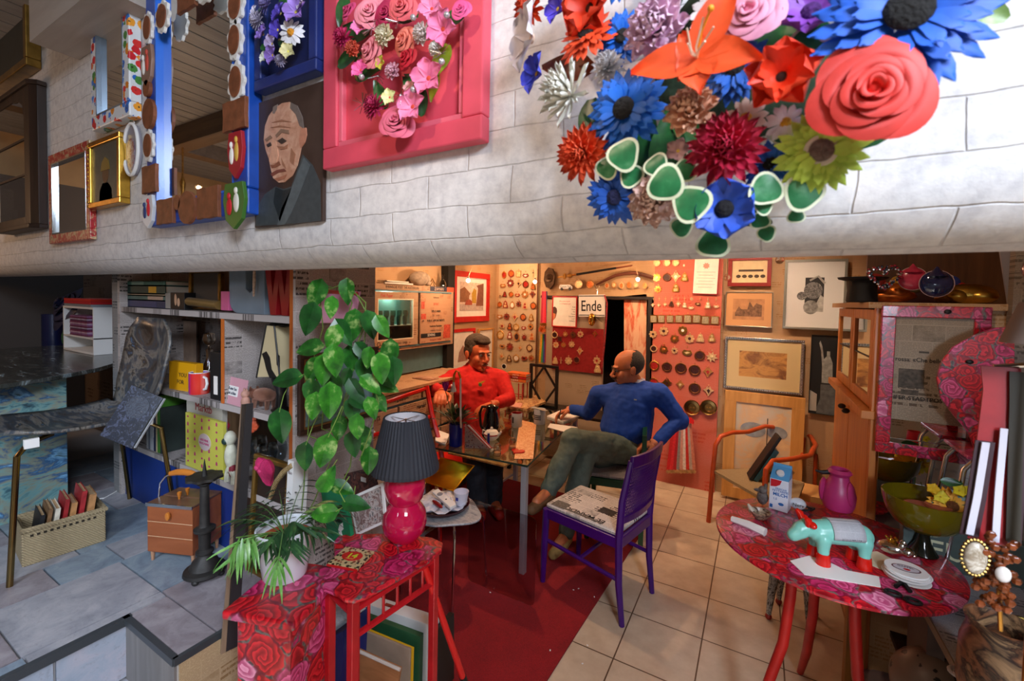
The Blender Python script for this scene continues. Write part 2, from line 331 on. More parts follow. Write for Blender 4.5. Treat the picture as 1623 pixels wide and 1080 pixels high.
# ================================================================ the building
b=MB()                                                # brick-papered wall above, its lower lip half round
pr=[(.7,2.95),(.7,1.76)]+[(.785-.085*cos(a),1.76-.085*sin(a)) for a in [PI*i/16 for i in range(1,16)]]+[(.87,1.76),(.87,2.95)]
n=len(pr); xs=[-5.2,-3,-1.5,0,1.3]; vs=[(x,y,z) for x in xs for y,z in pr]
fs=[(i*n+j,(i+1)*n+j,(i+1)*n+j+1,i*n+j+1) for i in range(len(xs)-1) for j in range(n-1)]
b.add(vs,fs); struct('wall_front',b,M_brick(),True)
struct('floor',MB().box(-2.6,3,-6,6.2,-.05,0),M_tiles())
PLAIN=mt('#b98f5c',.8,0,.15,6)
struct('wall_left',MB().box(-2.62,-2.52,1.22,4.2,0,2.45),TANX)
b=MB(); b.box(-2.62,-1.56,4.1,4.2,0,2.45); b.box(-1.56,-.83,4.1,4.2,1.63,2.45); b.box(-.83,1.35,4.1,4.2,0,2.45); struct('wall_back',b,TAN)
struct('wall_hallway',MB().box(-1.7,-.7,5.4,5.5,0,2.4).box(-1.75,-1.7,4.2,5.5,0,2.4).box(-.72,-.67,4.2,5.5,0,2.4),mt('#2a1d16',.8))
struct('wall_right',MB().box(1.3,1.4,.87,4.2,0,2.45),TANX)
struct('ceiling',MB().box(-2.62,1.4,.87,5.5,2.45,2.5),mt('#b79f80',.8))
# upper room behind the camera: slatted grey ceiling, beams, side walls; it is what the upper mirrors show
b=MB()
for i in range(32): b.box(-5.3+i*.12,-5.19+i*.12,-3.2,.7,2.86,2.88)
b.box(-5.4,-1.4,-3.2,.7,2.88,2.9); struct('ceiling.001',b,M_wood('#8d8a88','#a8a4a0',1))
struct('trim_1',MB().box(-5.3,-1.4,-.42,-.3,2.72,2.86).box(-4.2,-4.06,-3.2,.7,2.74,2.86),M_wood('#5b4633','#7a6048',0))
struct('wall_side',MB().box(-5.4,-5.3,-3.2,1.7,.6,2.9),mt('#cfa878',.8,0,.15,3))
struct('wall_rear',MB().box(-5.3,-1.55,-3.3,-3.2,.6,2.9).box(-1.55,2.8,-3.3,-3.2,2.7,2.95),mt('#b89a72',.8,0,.15,3))
struct('wall_right.001',MB().box(2.7,2.8,-3.2,.75,0,2.95),mt('#b8a898',.8))
struct('floor.001',MB().box(-30,30,-40,-6.2,-.06,-.01),mt('#cfc3b0',.8,0,.1,3))   # street pavement outside the shop front
struct('wall_street',MB().box(-14,14,-14,-13.5,0,9),mt('#d8c8a8',.8,0,.1,1))
# raised left platform with its stone tiles, riser and step block
sl=[M_slate('#6f7c8a','#8493a0','#9aa6ae'),M_slate('#7c7377','#8f878c','#a39ca0'),M_slate('#86888e','#9b9ba2','#b0aeb2')]
struct('floor.002',MB().box(-5.2,-1.585,-3.2,1.7,.35,.64).box(-1.585,-1.29,.545,.95,.35,.64),mt('#b9b7b6',.8))
b=MB(); g=.0025
def tile(x0,x1,y0,y1,k,z=.65): b.k=k; b.box(x0+g,x1-g,y0+g,y1-g,z-.012,z)
cols=[(-1.625,-1.588,.645,.3,[0,2,1]),(-1.932,-1.625,.645,.305,[1,2,0]),(-2.10,-1.932,.494,.165,[0,2,0,1]),(-2.405,-2.10,.59,.305,[2,0,1]),(-2.71,-2.405,.494,.305,[1,0,2]),(-3.015,-2.71,.6,.305,[0,1]),(-3.32,-3.015,.5,.305,[2,0])]
for x0,x1,ys,st,ks in cols:
    y=ys-st*7; k=0
    while y<(1.6 if x0<-2.6 else .6 if x0>-1.63 else .87): tile(x0,x1,y,y+st,ks[(k*7+int(-x0*10))%len(ks)]); y+=st; k+=1
tile(-1.625,-1.29,.645,.95,1); tile(-1.585,-1.29,.549,.645,1)
struct('floor.003',b,sl)
struct('trim_2',MB().box(-1.588,-1.57,-3.2,.553,.628,.651).box(-1.588,-1.288,.534,.549,.632,.651).box(-1.295,-1.283,.537,.95,.632,.651),mt('#3c4044',.4))
RISER=M_slate('#93a3b4','#a8b0be','#bdb8c2')
b=MB()
for y0 in (-.6,-.27,.06,.39): b.box(-1.584,-1.574,y0+.003,min(y0+.327,.549),.475,.628)
struct('trim_3',b,RISER)
struct('floor.004',MB().box(-1.588,-1.25,-1.2,.545,.2,.468),M_slate('#86888e','#9b9ba2','#b0aeb2'))
struct('wall_step',MB().box(-1.583,-1.288,.538,.5445,.3,.632),M_wood('#6b6764','#85807d',2))
struct('wall_stairs',MB().box(-1.289,-1.284,.549,1.2,0,.632),M_news('#c9ab7c','#8d6f48',1,2,1,.1))
struct('wall_stairs.001',MB().box(-2.5,-1.29,.95,1.2,0,.6),mt('#3b342e',.8))
struct('wall_alcove',MB().box(-4.6,-2.62,1.66,1.7,.6,2.4),mt('#5c4c3c',.8,0,.2,5))
# carpet
cp=[(-2.3,1.0),(-.745,1.0),(-.705,2.0),(-.66,2.9),(-.64,3.35),(-2.3,3.35)]
solo('carpet',MB().plate(cp,0,.008),M_carpet(),'large dark red carpet under the glass table','carpet',smooth=False)
struct('ceiling.002',MB().box(-1.4,2.8,-3.2,.86,2.95,3.0),mt('#b0a8a0',.8))
t=thing('window_bench','white window display bench behind the camera, seen in the low mirror','bench',(1.45,-1.25,0)); part('top',MB().box(-.7,.7,-.25,.25,.2,.24),WHITE,t,False); part('leg',MB().box(-.68,-.64,-.2,.2,0,.2),WHITE,t,False); part('leg',MB().box(.64,.68,-.2,.2,0,.2),WHITE,t,False)
solo('black_crate',MB().box(-.2,.12,-.12,.12,0,.16),BLACK,'black crate on the white window bench','crate',loc=(1.35,-1.3,.241),smooth=False); solo('terracotta_pot',MB().lathe([(0,0),(.06,0),(.08,.14),(.07,.14),(.05,.01),(0,.01)],20),mt('#c0281c',.4),'red pot on the white window bench','pot',loc=(1.75,-1.2,.241))
# ================================================================ left platform
struct('wall_alcove.001',MB().box(-4.7,-4.6,-.1,1.7,.6,2.4),mt('#4a4440',.8))
# ---- bookcase (newspaper-papered, orange wood) --------------------------------
bc=thing('bookcase','tall bookcase papered with newspaper, orange wood showing at its edges','bookcase',(-1.93,.87,.65))
X0,X1=-2.60,-1.28; lx=lambda x:x+1.93
part('side_panel',MB().box(lx(X0),lx(X0)+.022,0,.33,0,1.25),NEWSX,bc,False); part('side_panel',MB().box(lx(X1)-.012,lx(X1),0,.33,0,1.25),NEWSX,bc,False)
part('side_edge',MB().box(lx(X1)-.03,lx(X1)-.0125,.0,.02,0,1.25),ORANGE,bc,False,'orange wood edge')
part('back_panel',MB().box(lx(X0)+.025,lx(-1.72),.31,.33,0,1.25),M_wood('#6f5138','#8c6a4a',2),bc,False)
part('back_panel',MB().box(lx(-1.72),lx(X1)-.012,.22,.24,.256,1.25),NEWSL,bc,False)
for z in (.906,1.196,1.532): part('shelf',MB().box(lx(X0)+.023,lx(X1)-.0125,.004,.308 if z<1 else .22,z-.65-.022,z-.65),NEWST,bc,False)
part('divider',MB().box(lx(-1.722),lx(-1.71),.01,.22,.546,.86),NEWSX,bc,False)
part('divider_edge',MB().box(lx(-1.723),lx(-1.709),.004,.009,.546,.86),ORANGE,bc,False,'orange wood edge')
part('plinth',MB().box(lx(X0)+.03,lx(-1.62),.012,.3,0,.232),mt('#0c2f7c',.5),bc,False,'blue painted plinth')
part('shelf_lining',MB().box(lx(X0)+.03,lx(-2.33),.31-.01,.309,.55,.84),NEWSL,bc,False)
def bk(px0,px1,py0,py1,y,dep,mat,name,label,cat='book',ti=None,tm=None,grp=None,bev=.0015,th=None,tsx=1,rz=0):
    a=PY(px0,py1,y); b=PY(px1,py0,y); w=(b.x-a.x); h=th or (b.z-a.z)
    o=thing(name,label,cat,((a.x+b.x)/2,y,a.z),rz,grp)
    part('cover',MB().box(-w/2,w/2,0,dep,0,h),mat,o,False,bevel=bev)
    if ti: text(ti,min(h*.5,w*.8/max(1,len(ti))*1.5),tm or INK,o,0,h*.3,sx=tsx)
    return o
# books on the top shelf: two stacks, lying flat
zt=1.532
xa,xb=PY(197,480,.9).x,PY(262,480,.9).x
def flat(x0,x1,z,h,col,label,edge='#cfc6b2',y=.9,dep=.16,name='book',cat='book',grp=None,sp=None):
    o=thing(name,label,cat,((x0+x1)/2,y,z),0,grp); w=x1-x0
    part('cover',MB().box(-w/2,w/2,0,dep,0,.0025).box(-w/2,w/2,0,dep,h-.0025,h).box(-w/2,w/2,0,.003,0,h),mt(col,.5,0,.2,30),o,False)
    part('pages',MB().box(-w/2+.003,w/2-.003,.0035,dep-.003,.003,h-.003),mt(edge,.8),o,False)
    if sp: part('spine_label',MB().box(w*sp[0],w*sp[1],-.0008,0,h*.12,h*.88),mt(sp[2],.5),o,False)
    return o
z=zt
for h,c,l,sp in [(.034,'#27314e','dark blue book lying at the bottom of the shelf stack',(-.35,.3,'#3b3f63')),(.02,'#4a6a64','grey green paperback lying on the dark blue book',(.1,.45,'#b79b86')),(.008,'#b9a88a','thin beige booklet lying between two green books',None),(.036,'#1c3d38','dark green book with a yellow band lying in the stack',(.12,.3,'#d8a022')),(.02,'#3f6c5c','pale green book lying on top of the stack',(-.3,0,'#7c9a8a'))]:
    flat(xa,xb,z,h,c,l,sp=sp,grp='books lying on the top shelf'); z+=h+.0005
bk(262,270,465,489,.9,.14,mt('#8f8b84',.6),'book','narrow grey book standing beside the stacked books',grp='books lying on the top shelf')
o=bk(270,292,464,490,.9,.14,BLACK,'photo_box','black box with a pale photograph on its front, top shelf','box')
part('photo',MB().sph((-.012,-.001,.04),(.011,.001,.025)).sph((.013,-.001,.03),(.012,.001,.018)),mt('#c9a080',.6),o)
def frame(px0,px1,py0,py1,y,w,dep,fm,name,label,cat='picture frame',art=None,rz=0,rx=0,mat_w=0,matc=None,glass=False,origin=None):
    a=PY(px0,py1,y); b=PY(px1,py0,y); W=b.x-a.x; H=b.z-a.z
    o=thing(name,label,cat,((a.x+b.x)/2,y,a.z),rot=(rx,0,rz))
    part('frame',MB().ring(-W/2,W/2,0,H,w,0,dep),fm,o,False,bevel=min(w,dep)*.25)
    if mat_w:
        part('mount',MB().ring(-W/2+w,W/2-w,w,H-w,mat_w,dep*.45,dep*.6),matc or PAPER,o,False)
    k=w+mat_w-.001
    part('picture' if art is not MIR else 'mirror_glass',MB().box(-W/2+k,W/2-k,dep*.62,dep*.8,k,H-k),art or BLACK,o,False)
    return o,W,H
frame(298,348,425,490,.93,.018,.02,mt('#8a6a30',.35,1,.3,30),'framed_picture','empty antique gold frame standing behind a roll on the top shelf',art=mt('#4a4038',.7))
o=solo('rolled_poster',MB().cyl(PY(300,478,.9),PY(348,484,.9),.017,n=18),mt('#6b5226',.5,0,.2),'brown cardboard tube lying in front of the gold frame','tube')
bk(350,362,462,492,.895,.05,mt('#c95a86',.5),'gift_box','small pink box with a violet stripe beside grey letter','box')
a=PY(363,494,.9); b=PY(419,425,.9); W=b.x-a.x
p=[(0,.2),(0,.06)]+[(.055-.055*cos(t),.055-.055*sin(t)) for t in (.3,.7,1.1,1.5)]+[(W,0),(W,.2),(W*.72,.2),(W*.72,.09),(W*.6,.075),(W*.48,.09),(W*.48,.2)]
solo('letter_ornament',MB().prism(p,0,.04),mt('#6f7d88',.6,0,.1),'grey standing letter with rounded foot on the top shelf','letter',loc=(a.x,.9,zt),bevel=.002)
solo('rope_tassel',MB().tube([PY(403,424,.885),PY(403,445,.885),PY(402,470,.885)],[.004,.0055,.003]),mt('#bfa088',.8,0,.4,150,.6),'beige glitter cord hanging in front of the grey letter','cord')
a=PY(418,498,.9);b=PY(466,425,.9);W=b.x-a.x;H=.19
p=[(0,H),(.22*W,0),(.4*W,0),(.5*W,H*.55),(.6*W,0),(.78*W,0),(W,H),(.8*W,H),(.7*W,H*.38),(.56*W,H),(.44*W,H),(.3*W,H*.38),(.2*W,H)]
solo('letter_ornament',MB().prism(p,0,.045),mt('#8e1016',.45),'dark red standing letter W on the top shelf','letter',loc=(a.x,.9,zt),bevel=.002)
# middle shelf
zm=1.196
frame(238,268,500,612,1.1,.006,.01,mt('#dcd8d0',.5),'framed_picture','white framed picture standing at the back of the middle shelf',art=mt('#c9bdb0',.6,0,.2))
frame(276,312,508,598,1.12,.008,.012,mt('#3a2418',.5),'framed_picture','dark framed beige print behind the papered chair',art=mt('#b59a86',.6,0,.25))
o=solo('glass_decanter',MB().lathe([(0,0),(.034,.002),(.036,.05),(.02,.1),(.012,.13),(.014,.165),(.006,.17),(.006,.18),(.02,.19),(.026,.21),(.02,.232),(0,.24)],20),M_glass('#f1e6dc'),'clear glass decanter with a ball stopper on the middle shelf','decanter',loc=(PY(332,590,1.0).x,1.0,zm))
o=bk(272,306,578,622,.9,.03,mt('#e0a012',.4),'tin_box','yellow tin with black words leaning beside the mug','tin',rz=R(6)); 
text('YOU',.018,INK,o,.005,.075); text('FOR',.018,INK,o,-.01,.045)
t=thing('coffee_mug','mug printed red, violet and blue on the middle shelf','mug',(PY(316,622,.915).x,.915,zm))
mm=NT('mug_print'); mm.pr(.25); v=mm.co(); sp=mm.n('SeparateXYZ'); mm.l(v,sp.inputs[0]); mm.col(mm.ramp(mm.math('ADD',mm.math('MULTIPLY',sp.outputs[0],9),.5),[(0,'#1f4fb8'),(.3,'#3b4ac0'),(.45,'#a02a90'),(.6,'#d42a34'),(.8,'#e03a28'),(.95,'#e9e4e0')],'LINEAR'))
part('cup',MB().lathe([(0,0),(.034,0),(.036,.004),(.036,.086),(.033,.086),(.033,.006),(0,.006)],28),mm.m,t); part('rim',MB().tube([(.0345*cos(2*PI*i/24),.0345*sin(2*PI*i/24),.086) for i in range(24)],.0022,6,True),WHITE,t)
part('handle',MB().tube([(.034,0,.07),(.055,0,.066),(.06,0,.045),(.05,0,.024),(.034,0,.02)],.005,8),WHITE,t,label='white handle')
o=bk(334,350,560,632,.885,.1,BLACK,'video_case','black case with white print standing beside the mug','case',rz=R(3)); part('label_strip',MB().box(-.012,.012,-.001,0,.02,.09),PAPER,o,False)
# pink card
a=PY(354,636,.885); t=thing('greeting_card','pink card with a handwritten white label standing on the shelf','card',(a.x+.07,.885,zm),rot=(R(-8),0,R(-4)))
part('card',MB().box(-.075,.075,0,.002,0,.098),mt('#cf98a4',.6),t,False); part('label',MB().prism([(-.06,.03),(.015,.03),(.017,.033),(.017,.064),(.015,.067),(-.06,.067),(-.062,.064),(-.062,.033)],-.001,0),WHITE,t,False,'white label')
ik=mt('#20304a',.6); text('Keine Sau',.011,ik,t,-.022,.052,-.0015); text('ist schlau',.011,ik,t,-.022,.036,-.0015)
# glitter pig
def pig(name,label,cat,loc,rz,s,mat,snout=None):
    t=thing(name,label,cat,loc,rz,sc=s)
    b=MB(); b.sph((0,0,.5),(.52,.27,.27),20,12); b.sph((-.52,0,.5),(.22,.19,.2),14,10)
    part('body',b,mat,t); part('snout',MB().cyl((-.68,0,.46),(-.78,0,.45),.09,.095,14),snout or mat,t)
    for q in(-1,1): part('ear',MB().add([(-.5,.08*q,.66),(-.6,.2*q,.62),(-.53,.17*q,.82)],[(0,1,2)]).sph((-.54,.14*q,.69),(.05,.05,.08),8,6),mat,t)
    for x in(-.33,.33):
        for q in(-1,1): part('leg',MB().cyl((x,.14*q,.34),(x-.03,.15*q,0),.1,.065,10),mat,t)
    part('tail',MB().tube([(.5,0,.56),(.58,.03,.62),(.6,-.03,.66),(.56,0,.7)],.022,6),mat,t); return t
GLI=mt('#c99a86',.3,1,.6,160,.9); pig('pig_figurine','rose gold glitter pig standing on the shelf in front of pink card','figurine',(PY(413,640,.9).x-.01,.92,zm),R(8),.095,GLI)
solo('small_figurine',MB().sph((0,0,.022),(.018,.014,.022)).sph((-.002,0,.05),.014).sph((-.009,0,.064),(.005,.003,.008)).sph((.007,0,.064),(.005,.003,.008)),mt('#b98a78',.7,0,.3,60),'small brown kneeling figure leaning on the pink card','figurine',loc=(PY(390,634,.885).x,.883,zm))
# table lamp with triangular shade and black bust
t=thing('table_lamp','black bust lamp with a tilted cream and black triangular shade','lamp',(PY(446,645,.93).x,.93,zm))
part('base',MB().lathe([(0,0),(.032,0),(.034,.006),(.02,.016),(.016,.06),(.022,.08),(.03,.1),(.033,.12),(.02,.14),(.012,.15),(.01,.17),(0,.17)],20),mt('#0c0c0e',.3),t)
cr=mt('#c9b991',.6); L=MB(); A=[(-.085,.115),(-.03,.3),(.015,.3),(.045,.13)]; L.prism(A,-.035,.035); part('lamp_shade',L,cr,t,False,'cream shade')
part('shade_pattern',MB().prism([(-.055,.2),(-.03,.21),(-.01,.19),(0,.15),(.03,.125),(-.01,.12),(-.03,.15),(-.042,.18)],-.037,-.035).prism([(.03,.17),(.045,.16),(.045,.2),(.028,.21)],-.037,-.035),BLACK,t,False)
part('shade_rim',MB().tube([(-.088,-.036,.113),(-.03,-.036,.302),(.015,-.036,.302),(.047,-.036,.128)],.003,6),BLACK,t); part('cap',MB().sph((-.008,0,.303),(.035,.035,.013)),BLACK,t)
# lower shelf: upright books and paper pads
zl=.906; x=PY(252,700,.885).x
bl=[(.016,'#9a9ca0',.235,'grey upright book at the left end of the lower shelf'),(.014,'#6b7280',.24,'blue grey upright book on the lower shelf'),(.03,'#b8bcc2',.245,'thick pale grey upright book on the lower shelf'),(.018,'#23264a',.25,'navy upright book with white spine letters on the lower shelf'),(.011,'#c9b58a',.235,'cream upright book beside the green one'),(.022,'#3f7a1e',.25,'green upright book on the lower shelf'),(.012,'#26302c',.2,'short black green upright book beside the wrapping paper')]
x=PY(232,700,.885).x
for wd,c,h,l in bl:
    o=thing('book',l,'book',(x+wd/2,.885,zl),0,'upright books on the lower shelf'); part('cover',MB().box(-wd/2,wd/2,0,.16,0,h),mt(c,.5,0,.12,25),o,False,bevel=.001)
    if c=='#23264a': text('FARINGS EUROPE',.008,WHITE,o,0,0,M=Matrix.Translation((-.0035,-.001,.06))@Matrix.Rotation(-PI/2,4,'Y'),y=0,align='LEFT')
    x+=wd+.003
o=bk(296,352,636,735,.9,.02,mt('#a8a296',.6),'magazine','magazine with red title behind the yellow wrapping paper','magazine',rz=0); text('Marktb',.032,mt('#8a1a22',.6),o,.0,.235)
a=PY(293,747,.875); b=PY(352,652,.875); W=b.x-a.x; t=thing('gift_wrap_pad','yellow pad of gift wrap printed with magenta candles, white oval label','wrapping paper',((a.x+b.x)/2,.878,zl+.001))
part('pad',MB().box(-W/2,W/2,0,.012,0,.215),mt('#c3c04c',.6),t,False); mg=mt('#b02a6a',.6); b=MB()
for i in range(5):
    for j in range(7):
        xx=-W/2+.02+i*W/5.2; zz=.015+j*.03+(i%2)*.008
        if abs(xx-.01)<.045 and abs(zz-.12)<.035: continue
        if (i+j)%3: b.box(xx-.005,xx+.005,-.001,0,zz,zz+.012); b.box(xx-.001,xx+.001,-.001,0,zz+.012,zz+.016)
        else: b.prism(circ(.006,10,xx,zz+.007,.004),-.001,0)
part('printed_motifs',b,mg,t,False,kind='stuff'); part('oval_label',MB().prism(circ(.044,28,.01,.12,.033),-.002,0),mt('#c9b8b8',.6),t,False,'white oval label')
text('GESCHENK',.0085,mg,t,.01,.124,-.0025); text('PACK-PAPIER',.0085,mg,t,.01,.11,-.0025)
# figures and glasses to the right
t=thing('dog_figurine','white and dark green standing figurine beside the wrapping paper','figurine',(PY(365,742,.88).x,.882,zl+.0)); gw=mt('#c9c9b4',.5,0,.2,40)
part('body',MB().sph((0,0,.1),(.024,.02,.05)).tube([(0,0,.06),(-.022,0,.035),(-.026,0,0)],[.014,.01,.011]).tube([(0,0,.06),(.02,0,.03),(.02,0,0)],[.014,.01,.011]).sph((-.004,0,.165),(.022,.02,.028)),gw,t)
part('mask',MB().sph((-.012,-.016,.155),(.014,.008,.012)),mt('#1e3a34',.4),t); part('cloth',MB().sph((.008,.0,.05),(.014,.012,.03)),mt('#7c1c2a',.6),t)
for i,(px,c,l) in enumerate([(352,'#c02048','crimson silk ball hanging above wrapping paper'),(398,'#c8502a','orange red flower head under the shelf')]):
    p=PY(px,672,.93); b=MB()
    for k in range(14):
        a=k*2.4; b.sph((.022*cos(a),.012*sin(a*1.3),.02*sin(a)),(.018,.012,.014),8,6)
    solo('silk_flower',b,mt(c,.6,0,.2,40),l,'flower',loc=p)
gp=MB().lathe([(.03,0),(.031,.001),(.006,.004),(.003,.012),(.003,.07),(.012,.08),(.028,.1),(.034,.13),(.03,.155),(.0285,.155),(.032,.13),(.026,.102),(.01,.084),(0,.08)],20)
g0=None
for i,px in enumerate((392,408,424,440)):
    P=PY(px,735,.93+.03*(i%2)); l=['wine glass standing beside the dog figurine','second wine glass behind the pink plush heart','third wine glass behind the pink plush heart','rightmost wine glass below the newspaper shelf'][i]
    if g0 is None: g0=solo('wine_glass',gp,M_pane('#e8ecee',1.6),l,'glass',loc=(P.x,P.y,zl),group='wine glasses on the lower shelf')
    else: dup(g0,(P.x,P.y,zl),label=l)
# gold frame, white book and plush heart in front
HX=.82
def heart(n=40,s=1): return [(s*.0625*16*sin(2*PI*i/n)**3,s*.0625*(13*cos(2*PI*i/n)-5*cos(4*PI*i/n)-2*cos(6*PI*i/n)-cos(8*PI*i/n))) for i in range(n)]
p0=PY(421,745,.80); h=heart(40,1); b=MB(); vs=[];N=len(h); prf=[(-.38,.0),(-.33,.55),(-.2,.85),(0,1),(.2,.85),(.33,.55),(.38,.0)]
for y,sc in prf: vs+=[(u*sc,y,v*sc) for u,v in h]
b.add(vs,[(i*N+j,i*N+(j+1)%N,(i+1)*N+(j+1)%N,(i+1)*N+j) for i in range(6) for j in range(N)])
t=thing('plush_heart','puffy magenta plush heart propped between the pilea stand and books','heart',p0,0,sc=.052,rot=(R(12),R(-8),R(-10)))
part('cushion',b,mt('#c42460',.85,0,.15,8,.3),t); part('rosette',MB().sph((-.3,-.36,.25),(.22,.1,.16)).sph((.1,-.36,.1),(.2,.09,.12)),mt('#d03a70',.6,0,.2,5),t)
struct('trim_4',MB().box(-1.62,-1.29,.88,.96,.65,.885),DKWOOD)
a=PY(456,800,.8); o=thing('white_book','slim white book printed with small red and black ink marks','book',(a.x,.8,a.z-.06),rot=(R(-3),0,0)); part('cover',MB().box(-.014,.014,0,.05,0,.19),WHITE,o,False)
text('Rio',.01,mt('#7a6a6a',.7),o,0,.15); part('ink_drawing',MB().tube([(-.007,-.001,.09),(-.002,-.001,.097),(.004,-.001,.093),(.008,-.001,.09)],.0009,5),INK,o); part('red_mark',MB().sph((-.004,-.0005,.068),(.003,.0008,.0018)),REDP,o)
o,W,H=frame(388,446,742,905,.845,.018,.02,mt('#9c7a3a',.4,.8,.3,20),'framed_picture','tarnished gold frame leaning behind the potted palm',art=mt('#2a1c14',.5),rx=R(-4))
solo('rattan_frame',MB().tube([PY(428,790,.81),PY(437,765,.81),PY(450,748,.81),PY(463,738,.81)],[.006,.008,.009,.008],10),M_wicker('#8a6a2c','#b8933f'),'woven gold band behind the plush heart','frame')
# leaning boards at the step edge
P1=Vector((-1.262,.72,.55));P1=PX(358,1034,-1.262); P2=PX(383,642,-1.275)
d=(P2-P1); b=MB(); yv=Vector((.25,.97,0)).normalized(); xv=d.cross(yv).normalized(); 
def slab(b,P,Q,side,ws,nrm,th):
    vs=[P,P+side*ws,P+side*ws+nrm*th,P+nrm*th]; vs+=[v+(Q-P) for v in vs]; return b.add(vs,[(3,2,1,0),(4,5,6,7),(0,1,5,4),(1,2,6,5),(2,3,7,6),(3,0,4,7)])
t=thing('leaning_mirror','tall thin dark framed board leaning against the step, seen edge on','board',P1)
part('frame',slab(MB(),Vector((0,0,0)),d,yv,.03,xv,.008),mt('#2c2a2c',.35),t,False); part('edge_strip',slab(MB(),Vector((0,0,0))-yv*.012,d-yv*0,yv,.012,xv,.008),M_wood('#7a6450','#9a8068',2),t,False,'brown wooden edge')
# ---- candle holder ---------------------------------------------------------------
c=PZ(330,905,.65); t=thing('candlestick','heavy black iron floor candlestick with a spike and scalloped dish','candlestick',(c.x+.02,c.y-.02,.65)); IR=mt('#3a3836',.55,.6,.25,30,.2)
H=PY(332,752,c.y).z-.65
part('base',MB().lathe([(0,.012),(.055,.012),(.062,.018),(.06,.028),(.045,.034),(.042,.04),(.036,.056),(.022,.068),(.02,.078),(0,.078)],28),IR,t)
for k in range(4):
    a=k*PI/2+.6; part('foot',MB().sph((.052*cos(a),.052*sin(a),.009),(.012,.01,.009)),IR,t)
part('column',MB().lathe([(.017,.075),(.026,.082),(.026,.088),(.017,.094),(.018,.15),(.031,.157),(.032,.165),(.018,.172),(.015,.18),(.013,H-.03),(.022,H-.022),(.014,H-.012),(0,H-.012)],24),IR,t)
b=MB(); pr=[]; 
for k in range(48):
    a=2*PI*k/48; r=.052+.004*cos(8*a); pr.append((r*cos(a),r*sin(a)))
b.plate(pr,H-.004,H+.004); b.lathe([(.014,H-.014),(.04,H-.006),(.045,H-.004)],24); part('drip_dish',b,IR,t); part('spike',MB().cyl((0,0,H),(0,0,H+.06),.009,.0008,12),IR,t)
# ---- sewing box --------------------------------------------------------------------
t=thing('sewing_box','small brown wooden cantilever sewing box with knobs and a raised handle','sewing box',(-1.85,.695,.65),R(22)); BR=M_wood('#8a4a28','#a96038',0,1,.35); BT=M_wood('#5e4234','#7a5644',0,1,.3)
t.scale=(.74,.85,1.28)
part('body',MB().box(0,.24,.0,.15,.028,.158),BR,t,False,bevel=.002)
part('seam',MB().box(.0,.24,-.0008,0,.072,.0735).box(0,.24,-.0008,0,.113,.1145),mt('#d9b48c',.5),t,False,'pale seam lines')
part('lid',MB().box(-.002,.242,-.004,.068,.159,.165),BT,t,False,bevel=.002); part('lid',MB().box(-.002,.242,.072,.154,.159,.165),BT,t,False,bevel=.002)
part('metal_trim',MB().box(-.003,.243,-.006,-.003,.157,.166),CHROME,t,False,'bright metal trim'); KN=mt('#c8782c',.3)
for y in(.05,.09): part('knob',MB().lathe([(.004,0),(.005,.006),(.0085,.014),(.009,.02),(0,.022)],14,tr(.115,y,.165)),KN,t)
part('knob',MB().lathe([(.006,0),(.011,.006),(.011,.013),(0,.016)],14,tr(.12,0,.135,PI/2)),KN,t)
for x in(.012,.228):
    for y in(.014,.136): part('leg',MB().cyl((x,y,.03),(x,y,0),.009,.006,10),mt('#b98a6a',.4),t)
hd=MB().tube([(-.012,.06,.07),(-.014,.062,.15),(-.008,.065,.2),(.02,.068,.222),(.05,.07,.23)],.0035,8).tube([(.252,.06,.07),(.254,.062,.15),(.248,.065,.2),(.22,.068,.222),(.19,.07,.23)],.0035,8)
part('handle_rod',hd,CHROME,t,label='metal handle rods'); part('handle',MB().tube([(.04,.07,.229),(.08,.07,.235),(.12,.07,.237),(.16,.07,.235),(.2,.07,.229)],[.007,.009,.0095,.009,.007],12),KN,t,label='orange wooden handle')
part('side_arm',MB().cbox((-.008,.05,.1),(.006,.012,.1),0,R(10)).cbox((-.008,.1,.07),(.006,.012,.09),0,R(-14)),mt('#8f5438',.5),t,False)
# ---- seagrass basket with books ------------------------------------------------------
a=PZ(35,901,.65); t=thing('seagrass_basket','rectangular woven seagrass basket full of upright books under the chair','basket',(a.x,a.y,.65),R(84)); WK=M_wicker('#8f7d5c','#c9b68e')
bw,bd,bh=.215,.16,.125
b=MB(); b.box(0,bw,0,.012,0,bh).box(0,bw,bd-.012,bd,0,bh).box(0,.012,.012,bd-.012,0,bh).box(bw-.012,bw,.012,bd-.012,0,bh).box(.01,bw-.01,.01,bd-.01,0,.01); part('body',b,WK,t,False,bevel=.004)
part('rim',MB().tube([(0,0,bh),(bw,0,bh),(bw,bd,bh),(0,bd,bh)],.009,8,True),WK,t)
b=MB()
for i in range(11): b.box(.02+i*.016,.028+i*.016,-.001,.001,bh-.026,bh-.018)
part('open_weave',b,mt('#2c2418',.9),t,False)
T=t.matrix_basis.copy(); T=Matrix.Translation((a.x,a.y,.65))@Matrix.Rotation(R(84),4,'Z')
bks=[(.03,.012,.15,'#15161a','black and white spotted book, first in the seagrass basket'),(.048,.011,.165,'#7a5a3a','brown picture book, second in the seagrass basket'),(.066,.013,.16,'#d8d2c0','pale illustrated book, third in the seagrass basket'),(.088,.012,.185,'#9a2024','red book in the middle of the seagrass basket'),(.106,.016,.165,'#b88452','light wooden brown book in the seagrass basket'),(.13,.014,.2,'#a3262a','tall red book in the seagrass basket'),(.152,.02,.18,'#b58252','tan book at the right end of the seagrass basket')]
